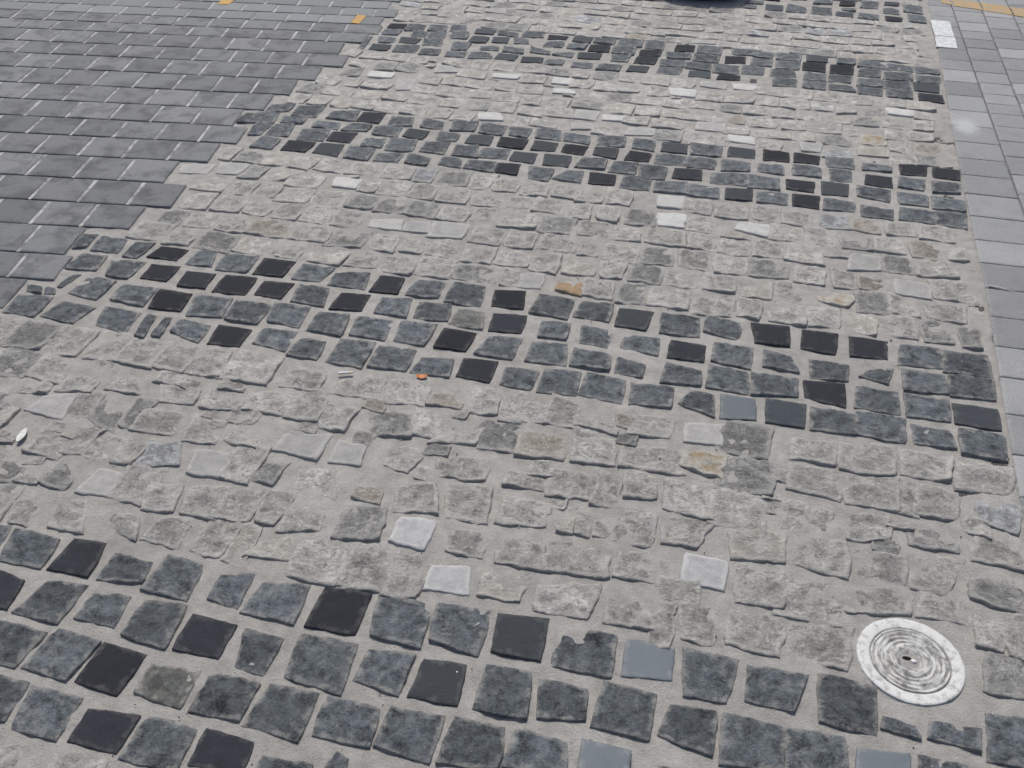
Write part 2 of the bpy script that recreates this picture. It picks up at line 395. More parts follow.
LIME = """
d bottom 0 2 0 -871 793 -769 785 -768 682 -868 676
r bottom 0 1 0 -976 800 -878 790 -883 689 -970 694
r bottom 0 0 0 -1094 788 -992 792 -987 683 -1101 685
r near 5 7 1 2 1364 52 1368 49 1256 10 1256
r near 5 7 0 -81 1362 -4 1362 11 1290 -77 1291
r near 5 8 0 61 1370 136 1378 132 1283 76 1283
m near 5 6 0 -227 1346 -111 1373 -119 1290 -219 1289
r near 5 9 0 163 1376 270 1374 252 1282 164 1291
e near 5 6 1 -342 1357 -256 1363 -261 1304 -335 1298
r near 5 10 0 290 1396 395 1377 379 1284 277 1288
q near 5 5 0 -460 1354 -375 1369 -358 1289 -458 1284
r near 4 6 1 14 1425 92 1429 99 1373 12 1374
r near 5 4 0 -531 1368 -455 1372 -467 1265 -529 1257
r near 5 3 0 -629 1373 -536 1369 -534 1268 -626 1261
r near 4 11 0 -73 1482 21 1482 17 1416 -74 1412
r near 4 10 0 -227 1482 -111 1487 -99 1406 -226 1397
r near 4 9 0 -337 1464 -242 1479 -236 1395 -323 1395
r near 4 13 0 171 1502 276 1493 263 1408 179 1402
q near 4 12 0 59 1512 155 1506 148 1416 54 1425
r near 4 14 0 265 1487 393 1490 394 1388 259 1389
r near 5 2 0 -748 1374 -631 1365 -644 1259 -741 1261
m near 4 5 1 -436 1462 -366 1467 -365 1397 -436 1400
d near 5 11 0 656 1380 725 1388 709 1290 640 1290
q near 4 8 0 -566 1477 -478 1482 -479 1389 -570 1393
r near 4 15 0 410 1495 523 1508 508 1440 393 1426
r near 3 10 1 -140 1556 -93 1549 -95 1516 -136 1510
e near 5 5 1 -827 1337 -758 1361 -734 1302 -850 1289
r near 3 9 1 -184 1575 -135 1579 -151 1507 -181 1511
e near 3 8 1 -223 1578 -190 1582 -184 1511 -221 1506
m near 3 10 0 -99 1599 -15 1603 -19 1512 -93 1513
r near 3 11 0 6 1604 115 1622 79 1532 16 1531
d near 4 7 0 -683 1477 -606 1487 -594 1399 -684 1385
r near 3 9 0 -348 1584 -252 1583 -255 1517 -346 1503
e near 5 4 1 -883 1372 -846 1367 -842 1263 -889 1270
r near 4 7 1 643 1469 699 1456 683 1394 640 1401
e near 3 12 0 151 1619 261 1608 258 1532 163 1520
r near 4 16 0 547 1507 639 1515 626 1448 537 1447
r near 3 13 0 287 1614 395 1618 389 1517 282 1534
r near 4 17 0 693 1481 750 1490 750 1385 698 1388
r near 3 8 0 -484 1596 -393 1601 -380 1501 -464 1501
r near 3 7 1 -266 1607 -217 1612 -216 1575 -257 1577
r near 4 4 1 -810 1447 -733 1457 -727 1397 -807 1371
r near 5 1 0 -964 1372 -893 1381 -901 1277 -965 1280
m near 3 14 0 415 1600 516 1602 507 1524 412 1529
r near 3 6 1 -598 1569 -517 1588 -493 1505 -580 1493
r near 2 9 0 -155 1712 -105 1719 -107 1613 -156 1613
r near 4 6 0 -882 1488 -818 1486 -824 1391 -868 1390
r near 3 15 0 537 1614 638 1624 592 1521 529 1523
b near 3 5 1 -702 1578 -631 1561 -630 1505 -683 1508
r near 2 11 0 107 1716 219 1722 216 1611 108 1618
r near 2 8 0 -263 1700 -154 1704 -153 1626 -256 1618
r near 2 10 0 6 1720 109 1728 107 1628 8 1636
r near 2 11 1 -362 1672 -270 1677 -278 1629 -362 1622
m near 5 3 1 -1074 1347 -1009 1370 -1005 1281 -1081 1285
r near 2 13 1 -95 1731 -26 1726 -19 1661 -90 1653
d near 3 16 0 655 1569 760 1590 753 1497 649 1517
d near 2 16 1 459 1646 507 1646 505 1608 458 1608
r near 2 12 0 270 1719 367 1702 357 1635 266 1636
r near 2 10 1 -568 1637 -522 1644 -526 1594 -567 1602
r near 4 5 0 -970 1490 -885 1484 -891 1385 -968 1384
r near 2 15 1 228 1713 269 1710 272 1673 224 1676
r near 2 12 1 -310 1719 -264 1719 -265 1676 -317 1670
r near 3 7 0 -834 1564 -749 1576 -731 1497 -826 1499
r near 2 7 0 -533 1687 -422 1695 -417 1628 -520 1621
m near 2 13 0 404 1710 499 1717 490 1654 406 1627
r near 4 4 0 -1052 1455 -968 1466 -962 1380 -1037 1378
r near 2 14 1 221 1737 251 1735 259 1713 216 1710
r near 5 2 1 -1210 1338 -1129 1342 -1102 1281 -1157 1286
r near 2 6 0 -662 1692 -572 1695 -590 1617 -646 1625
d near 2 14 0 539 1700 636 1696 627 1639 537 1643
r near 2 17 1 496 1724 547 1724 546 1690 493 1689
d near 3 4 1 -944 1564 -874 1572 -882 1507 -942 1505
d near 2 9 1 -575 1720 -520 1716 -520 1687 -574 1683
r near 4 3 1 -1148 1440 -1079 1448 -1065 1376 -1130 1369
r near 1 13 0 -106 1820 26 1842 28 1755 -109 1753
d near 1 15 0 122 1839 234 1843 232 1732 114 1726
r near 1 12 0 -232 1827 -141 1835 -132 1748 -221 1744
p near 2 5 0 -789 1685 -710 1681 -702 1604 -783 1602
o near 1 14 0 38 1836 125 1839 121 1760 31 1782
b near 1 11 0 -358 1816 -263 1829 -253 1741 -355 1735
r near 2 15 0 684 1707 768 1697 760 1624 663 1630
r near 1 11 1 239 1814 282 1820 287 1779 238 1784
r near 5 1 1 -1323 1355 -1261 1353 -1225 1274 -1298 1272
r near 1 16 0 284 1843 393 1847 384 1753 281 1762
r near 3 6 0 -1008 1618 -935 1611 -943 1498 -1009 1506
d near 1 10 0 -468 1839 -368 1839 -358 1743 -466 1742
d near 1 10 1 -134 1858 -86 1868 -90 1825 -137 1830
r near 1 9 0 -543 1832 -459 1823 -465 1747 -565 1733
r near 2 8 1 -753 1728 -708 1723 -712 1685 -750 1685
r near 1 17 0 409 1842 520 1851 512 1747 408 1751
r near 2 18 1 638 1752 709 1754 704 1701 647 1711
r near 1 9 1 -242 1859 -189 1863 -183 1831 -232 1832
p near 3 5 0 -1108 1578 -1004 1585 -1001 1491 -1092 1491
p near 2 4 0 -925 1681 -804 1700 -812 1599 -928 1612
r near 4 3 0 -1223 1495 -1140 1492 -1146 1384 -1222 1386
r near 1 18 0 517 1855 566 1852 558 1735 515 1744
r near 1 8 0 -638 1834 -557 1839 -550 1746 -618 1748
r near 1 19 0 568 1845 650 1832 640 1746 554 1745
r near 5 0 1 -1421 1328 -1356 1339 -1351 1267 -1386 1263
r near 0 13 0 -235 1912 -142 1905 -141 1858 -237 1873
d near 1 7 0 -735 1817 -643 1809 -627 1737 -719 1723
p near 4 2 0 -1293 1469 -1217 1462 -1219 1379 -1305 1375
r near 0 14 0 -103 1933 -8 1956 -12 1874 -103 1867
p near 0 15 0 21 1943 119 1957 120 1869 24 1864
b near 0 3 1 -146 1933 -98 1931 -104 1892 -137 1892
r near 2 7 1 -894 1727 -844 1733 -851 1691 -899 1695
d near 0 16 0 115 1967 228 1970 220 1857 113 1860
r near 1 8 1 -555 1862 -505 1866 -509 1826 -555 1830
r near 0 2 1 -375 1928 -311 1923 -311 1860 -373 1860
u near 1 20 0 693 1817 783 1822 763 1733 690 1754
r near 2 6 1 -1052 1674 -990 1679 -972 1610 -1046 1620
r near 0 12 0 -313 1968 -242 1962 -243 1862 -313 1867
m near 0 17 0 286 1937 385 1951 377 1869 286 1869
u near 3 3 1 -1218 1571 -1151 1577 -1127 1517 -1213 1492
r near 1 6 0 -874 1808 -782 1805 -790 1722 -847 1722
r near 0 11 0 -433 1967 -366 1959 -376 1852 -429 1846
r near 0 18 0 396 1949 523 1965 509 1861 399 1857
r near 0 1 1 -519 1959 -454 1959 -439 1867 -500 1862
d near 4 1 0 -1391 1464 -1338 1450 -1333 1381 -1400 1390
r near 5 0 0 -1516 1376 -1424 1378 -1424 1259 -1505 1257
b near 1 7 1 -763 1851 -717 1853 -717 1810 -770 1815
b near 0 0 1 -614 1926 -539 1913 -534 1869 -611 1861
m near 2 3 0 -1162 1687 -1079 1677 -1076 1604 -1145 1601
r near 3 4 0 -1275 1612 -1219 1606 -1226 1496 -1275 1496
r near 4 2 1 -1456 1419 -1399 1416 -1402 1381 -1454 1379
r near 0 19 0 539 1955 650 1950 636 1874 543 1873
r near 2 5 1 -1081 1735 -1011 1741 -1014 1690 -1080 1685
r near 1 5 0 -940 1842 -871 1851 -864 1741 -947 1738
r near 0 10 0 -734 1934 -638 1941 -627 1862 -717 1851
r near 3 3 0 -1359 1569 -1273 1567 -1270 1483 -1350 1495
m near 0 20 0 672 1947 784 1947 768 1859 658 1854
r near 2 4 1 -1144 1714 -1099 1714 -1097 1683 -1144 1690
r near 1 4 0 -1053 1812 -952 1815 -941 1748 -1055 1741
d near 4 0 1 -1525 1445 -1459 1426 -1454 1377 -1508 1373
r near 0 9 0 -853 1911 -755 1945 -756 1851 -860 1857
r near 4 1 1 -1468 1472 -1434 1475 -1430 1446 -1472 1436
m near 2 2 0 -1290 1681 -1192 1694 -1187 1610 -1285 1605
r near 3 2 0 -1411 1599 -1350 1602 -1362 1501 -1410 1501
r near 1 3 0 -1173 1804 -1077 1786 -1076 1726 -1161 1726
r near 3 1 0 -1489 1557 -1404 1536 -1409 1472 -1488 1480
m near 3 2 1 -1436 1563 -1407 1567 -1407 1541 -1439 1542
d near 2 3 1 -1332 1718 -1283 1716 -1287 1613 -1325 1616
r near 0 8 0 -1011 1917 -914 1929 -912 1855 -998 1851
r near 4 0 0 -1610 1491 -1526 1493 -1526 1371 -1609 1370
r near 1 6 1 -1153 1849 -1100 1844 -1091 1806 -1151 1799
d near 2 1 0 -1419 1695 -1336 1680 -1332 1590 -1408 1619
r near 1 4 1 -1299 1785 -1199 1782 -1198 1732 -1280 1723
r near 3 1 1 -1488 1592 -1447 1592 -1453 1555 -1493 1557
d near 3 0 1 -1601 1536 -1555 1537 -1545 1494 -1591 1483
r near 1 5 1 -1264 1821 -1212 1818 -1220 1780 -1262 1784
r near 0 7 0 -1180 1965 -1053 1959 -1053 1853 -1177 1848
r near 2 2 1 -1489 1711 -1426 1713 -1417 1623 -1479 1621
r near 1 3 1 -1328 1847 -1261 1842 -1259 1797 -1327 1793
r near 1 2 1 -1418 1788 -1345 1800 -1342 1738 -1425 1734
p near 2 0 0 -1568 1675 -1489 1704 -1469 1593 -1587 1611
r near 3 0 0 -1659 1614 -1601 1605 -1605 1492 -1667 1499
r near 0 6 0 -1271 1952 -1193 1957 -1182 1851 -1278 1852
r near 1 0 1 -1556 1761 -1467 1777 -1465 1714 -1546 1700
r near 0 5 0 -1365 1953 -1282 1959 -1280 1848 -1370 1855
d near 2 0 1 -1699 1659 -1642 1667 -1622 1607 -1681 1603
r near 2 1 1 -1651 1733 -1584 1738 -1576 1683 -1651 1670
r near 1 1 1 -1507 1857 -1464 1857 -1456 1823 -1504 1819
r near 0 4 0 -1471 1959 -1377 1957 -1375 1845 -1472 1851
r near 1 2 0 -1656 1844 -1550 1838 -1558 1733 -1658 1740
r near 0 3 0 -1572 1965 -1479 1960 -1475 1852 -1572 1849
d near 1 1 0 -1776 1843 -1671 1851 -1670 1731 -1775 1734
r mid 5 16 0 3 2541 117 2544 115 2437 -8 2427
r mid 5 15 0 -128 2542 -14 2551 -10 2442 -129 2444
r mid 5 17 0 128 2550 197 2542 192 2440 125 2449
d mid 5 14 0 -216 2549 -130 2559 -131 2442 -221 2439
r mid 5 18 0 203 2548 324 2541 318 2438 215 2446
c mid 5 12 0 -403 2517 -332 2528 -320 2441 -398 2461
r mid 5 13 0 -331 2548 -235 2548 -232 2444 -326 2450
r near 0 2 0 -1687 1961 -1586 1958 -1591 1849 -1698 1853
r mid 5 19 0 326 2549 419 2549 413 2448 323 2444
e mid 5 20 0 420 2543 520 2541 509 2431 420 2441
p mid 5 11 0 -521 2529 -441 2542 -441 2451 -512 2445
r mid 5 10 0 -575 2549 -519 2542 -509 2445 -569 2447
r near 1 0 0 -1881 1839 -1791 1849 -1779 1738 -1876 1732
r mid 5 21 0 520 2549 621 2549 623 2448 521 2446
d mid 5 9 0 -720 2539 -595 2547 -586 2445 -713 2447
d mid 5 22 0 632 2546 717 2548 718 2445 638 2439
d near 0 1 0 -1808 1954 -1706 1958 -1704 1853 -1809 1848
d mid 5 23 0 730 2540 797 2539 793 2436 738 2438
r mid 4 15 0 -90 2668 8 2660 4 2554 -96 2567
e mid 4 17 0 129 2660 222 2663 224 2549 123 2558
r mid 5 8 0 -836 2549 -718 2555 -723 2443 -832 2450
r mid 4 16 0 24 2671 118 2667 114 2563 22 2566
d mid 4 14 0 -204 2671 -100 2666 -100 2557 -199 2564
r mid 4 13 0 -297 2656 -209 2667 -218 2567 -285 2562
r mid 4 18 0 234 2667 326 2667 319 2560 231 2550
o mid 4 19 0 359 2637 465 2635 442 2565 353 2581
e mid 4 12 0 -404 2675 -301 2668 -301 2564 -403 2554
r mid 5 7 0 -950 2541 -838 2536 -843 2433 -949 2440
r mid 4 11 0 -502 2659 -418 2662 -414 2543 -499 2551
d mid 4 20 0 459 2666 547 2667 559 2552 464 2550
r mid 4 10 0 -608 2664 -506 2655 -507 2561 -615 2561
r near 0 0 0 -1905 1966 -1819 1962 -1826 1863 -1901 1862
r mid 4 21 0 559 2669 643 2664 640 2563 556 2565
r mid 5 6 0 -1051 2548 -962 2543 -954 2451 -1054 2443
r mid 4 9 0 -720 2670 -618 2665 -621 2555 -717 2552
r mid 4 22 0 653 2657 774 2651 766 2555 658 2561
d mid 3 13 0 -176 2779 -79 2779 -78 2671 -175 2665
r mid 3 12 0 -300 2768 -181 2770 -191 2662 -289 2664
r mid 3 15 0 44 2782 148 2783 146 2673 50 2665
r mid 3 14 0 -66 2777 35 2788 32 2667 -60 2679
r mid 4 8 0 -821 2673 -727 2663 -731 2559 -829 2566
e mid 5 5 0 -1183 2546 -1058 2544 -1067 2437 -1176 2442
d mid 3 16 0 155 2783 273 2783 268 2678 151 2677
r mid 3 17 0 290 2771 381 2776 378 2663 285 2671
r mid 3 11 0 -368 2788 -306 2789 -310 2674 -374 2668
r mid 3 18 0 395 2781 475 2770 469 2670 401 2667
r mid 4 7 0 -925 2669 -832 2662 -845 2563 -916 2565
b mid 3 19 0 470 2750 555 2753 544 2670 476 2676
r mid 3 10 0 -494 2788 -388 2784 -382 2678 -504 2684
r mid 4 6 0 -1020 2652 -933 2658 -933 2549 -1018 2559
r mid 3 9 0 -611 2786 -511 2776 -514 2671 -605 2670
p mid 3 20 0 576 2763 691 2756 681 2659 578 2667
r mid 5 4 0 -1300 2547 -1195 2548 -1200 2439 -1302 2447
m mid 3 8 0 -725 2774 -613 2785 -619 2666 -723 2670
d mid 4 5 0 -1144 2654 -1033 2655 -1037 2553 -1154 2545
r mid 3 21 0 682 2779 807 2780 811 2676 691 2677
e mid 5 3 0 -1414 2542 -1315 2534 -1313 2434 -1420 2444
r mid 2 16 0 60 2890 148 2888 154 2791 52 2786
p mid 3 7 0 -867 2786 -735 2782 -740 2678 -859 2665
r mid 2 15 0 -41 2899 44 2897 44 2792 -43 2793
r mid 2 14 0 -180 2903 -57 2902 -47 2792 -177 2800
r mid 2 13 0 -279 2894 -196 2891 -189 2794 -286 2791
r mid 2 17 0 165 2905 258 2902 251 2797 160 2790
r mid 2 18 0 268 2906 378 2905 375 2786 261 2792
r mid 2 12 0 -391 2892 -296 2903 -296 2794 -393 2798
p mid 3 0 1 -952 2748 -867 2768 -851 2692 -945 2682
p mid 2 19 0 453 2891 558 2885 549 2792 442 2772
m mid 4 4 0 -1287 2662 -1161 2656 -1155 2560 -1285 2553
d mid 2 11 0 -526 2899 -408 2895 -417 2789 -527 2786
r mid 2 0 1 378 2889 455 2895 453 2845 380 2841
d mid 5 2 0 -1547 2548 -1431 2540 -1422 2426 -1548 2435
w mid 3 6 0 -1066 2741 -958 2767 -945 2682 -1061 2687
r mid 2 10 0 -656 2896 -536 2891 -535 2793 -654 2786
d mid 2 20 0 552 2898 644 2895 648 2797 551 2792
e mid 1 1 1 67 2942 143 2939 148 2890 59 2884
r mid 2 21 0 659 2902 766 2906 771 2804 652 2795
r mid 2 9 0 -752 2902 -673 2905 -675 2805 -746 2805
b mid 4 3 0 -1430 2668 -1297 2661 -1293 2555 -1430 2556
r mid 2 8 0 -863 2882 -758 2886 -766 2791 -859 2787
r mid 3 5 0 -1187 2786 -1097 2779 -1088 2669 -1182 2673
r mid 1 17 0 -56 3011 37 3009 38 2903 -56 2909
m mid 5 1 0 -1651 2545 -1569 2539 -1561 2441 -1651 2433
w mid 1 16 0 -162 3009 -57 3020 -61 2916 -152 2914
d mid 1 15 0 -259 3016 -156 3015 -156 2905 -256 2911
w mid 1 18 0 107 3018 214 3010 209 2915 97 2948
r mid 1 14 0 -354 3011 -278 3017 -279 2906 -351 2912
r mid 1 19 0 215 3023 311 3020 307 2916 207 2914
r mid 1 13 0 -441 3021 -376 3016 -373 2898 -452 2902
r mid 1 20 0 318 3024 422 3024 419 2907 321 2920
d mid 2 7 0 -973 2907 -869 2898 -866 2790 -973 2794
r mid 4 2 0 -1537 2660 -1433 2660 -1431 2555 -1532 2552
r mid 3 4 0 -1286 2784 -1203 2788 -1194 2674 -1293 2679
d mid 1 21 0 426 3022 529 3017 531 2910 434 2910
r mid 1 12 0 -566 3021 -454 3011 -457 2919 -568 2916
r mid 1 22 0 540 3017 625 3011 630 2912 534 2914
r mid 1 11 0 -654 3011 -569 3010 -569 2905 -661 2909
d mid 2 6 0 -1076 2898 -971 2898 -975 2795 -1079 2791
r mid 5 0 0 -1779 2557 -1657 2551 -1663 2447 -1776 2442
b mid 1 23 0 640 3014 736 3017 743 2904 646 2901
r mid 3 3 0 -1386 2784 -1299 2789 -1303 2672 -1383 2672
r mid 1 10 0 -782 3012 -672 3024 -663 2914 -778 2914
r mid 4 1 0 -1647 2662 -1540 2655 -1549 2557 -1636 2552
d mid 2 5 0 -1180 2904 -1078 2894 -1088 2800 -1178 2793
r mid 1 24 0 755 3014 809 3015 817 2914 756 2906
r mid 0 17 0 30 3120 131 3120 140 3023 25 3019
r mid 1 9 0 -903 3012 -796 3019 -790 2910 -896 2905
m mid 0 16 0 -77 3140 15 3138 18 3028 -85 3035
r mid 0 18 0 146 3129 241 3134 243 3031 150 3035
r mid 0 19 0 250 3126 341 3126 347 3022 244 3026
r mid 3 2 0 -1498 2786 -1406 2784 -1404 2675 -1489 2675
w mid 0 15 0 -176 3137 -74 3147 -79 3043 -166 3044
r mid 0 14 0 -343 3147 -249 3135 -255 3032 -334 3026
r mid 2 4 0 -1305 2890 -1194 2903 -1185 2780 -1304 2787
r mid 0 13 0 -433 3137 -349 3128 -348 3023 -436 3019
u mid 0 20 0 367 3134 459 3134 463 3030 359 3026
d mid 4 0 0 -1740 2651 -1657 2652 -1657 2553 -1747 2555
r mid 1 8 0 -996 3018 -914 3025 -908 2907 -1002 2914
r mid 0 12 0 -525 3135 -439 3141 -439 3023 -527 3034
b mid 0 21 0 472 3131 556 3126 562 3027 470 3030
r mid 0 11 0 -642 3135 -543 3128 -538 3025 -630 3022
r mid 3 1 0 -1613 2783 -1504 2777 -1502 2676 -1604 2671
r mid 0 22 0 581 3128 664 3128 671 3032 579 3029
r mid 2 3 0 -1410 2893 -1311 2891 -1312 2785 -1422 2783
m mid 1 7 0 -1111 3025 -1001 3024 -1008 2910 -1114 2913
r mid 0 10 0 -739 3133 -642 3136 -645 3033 -730 3024
r mid 0 23 0 687 3131 792 3129 786 3023 678 3027
r mid 1 6 0 -1184 3010 -1110 3016 -1113 2915 -1185 2915
r mid 0 9 0 -810 3139 -734 3143 -746 3029 -814 3021
r mid 3 0 0 -1714 2781 -1623 2784 -1620 2668 -1714 2667
d mid 0 8 0 -930 3133 -827 3136 -823 3032 -935 3026
r mid 2 2 0 -1511 2903 -1431 2896 -1434 2801 -1511 2802
w mid 1 5 0 -1289 3005 -1180 3000 -1185 2922 -1273 2923
u mid 0 7 0 -1024 3138 -946 3131 -947 3027 -1018 3035
r mid 2 1 0 -1607 2893 -1521 2891 -1519 2795 -1603 2788
"""
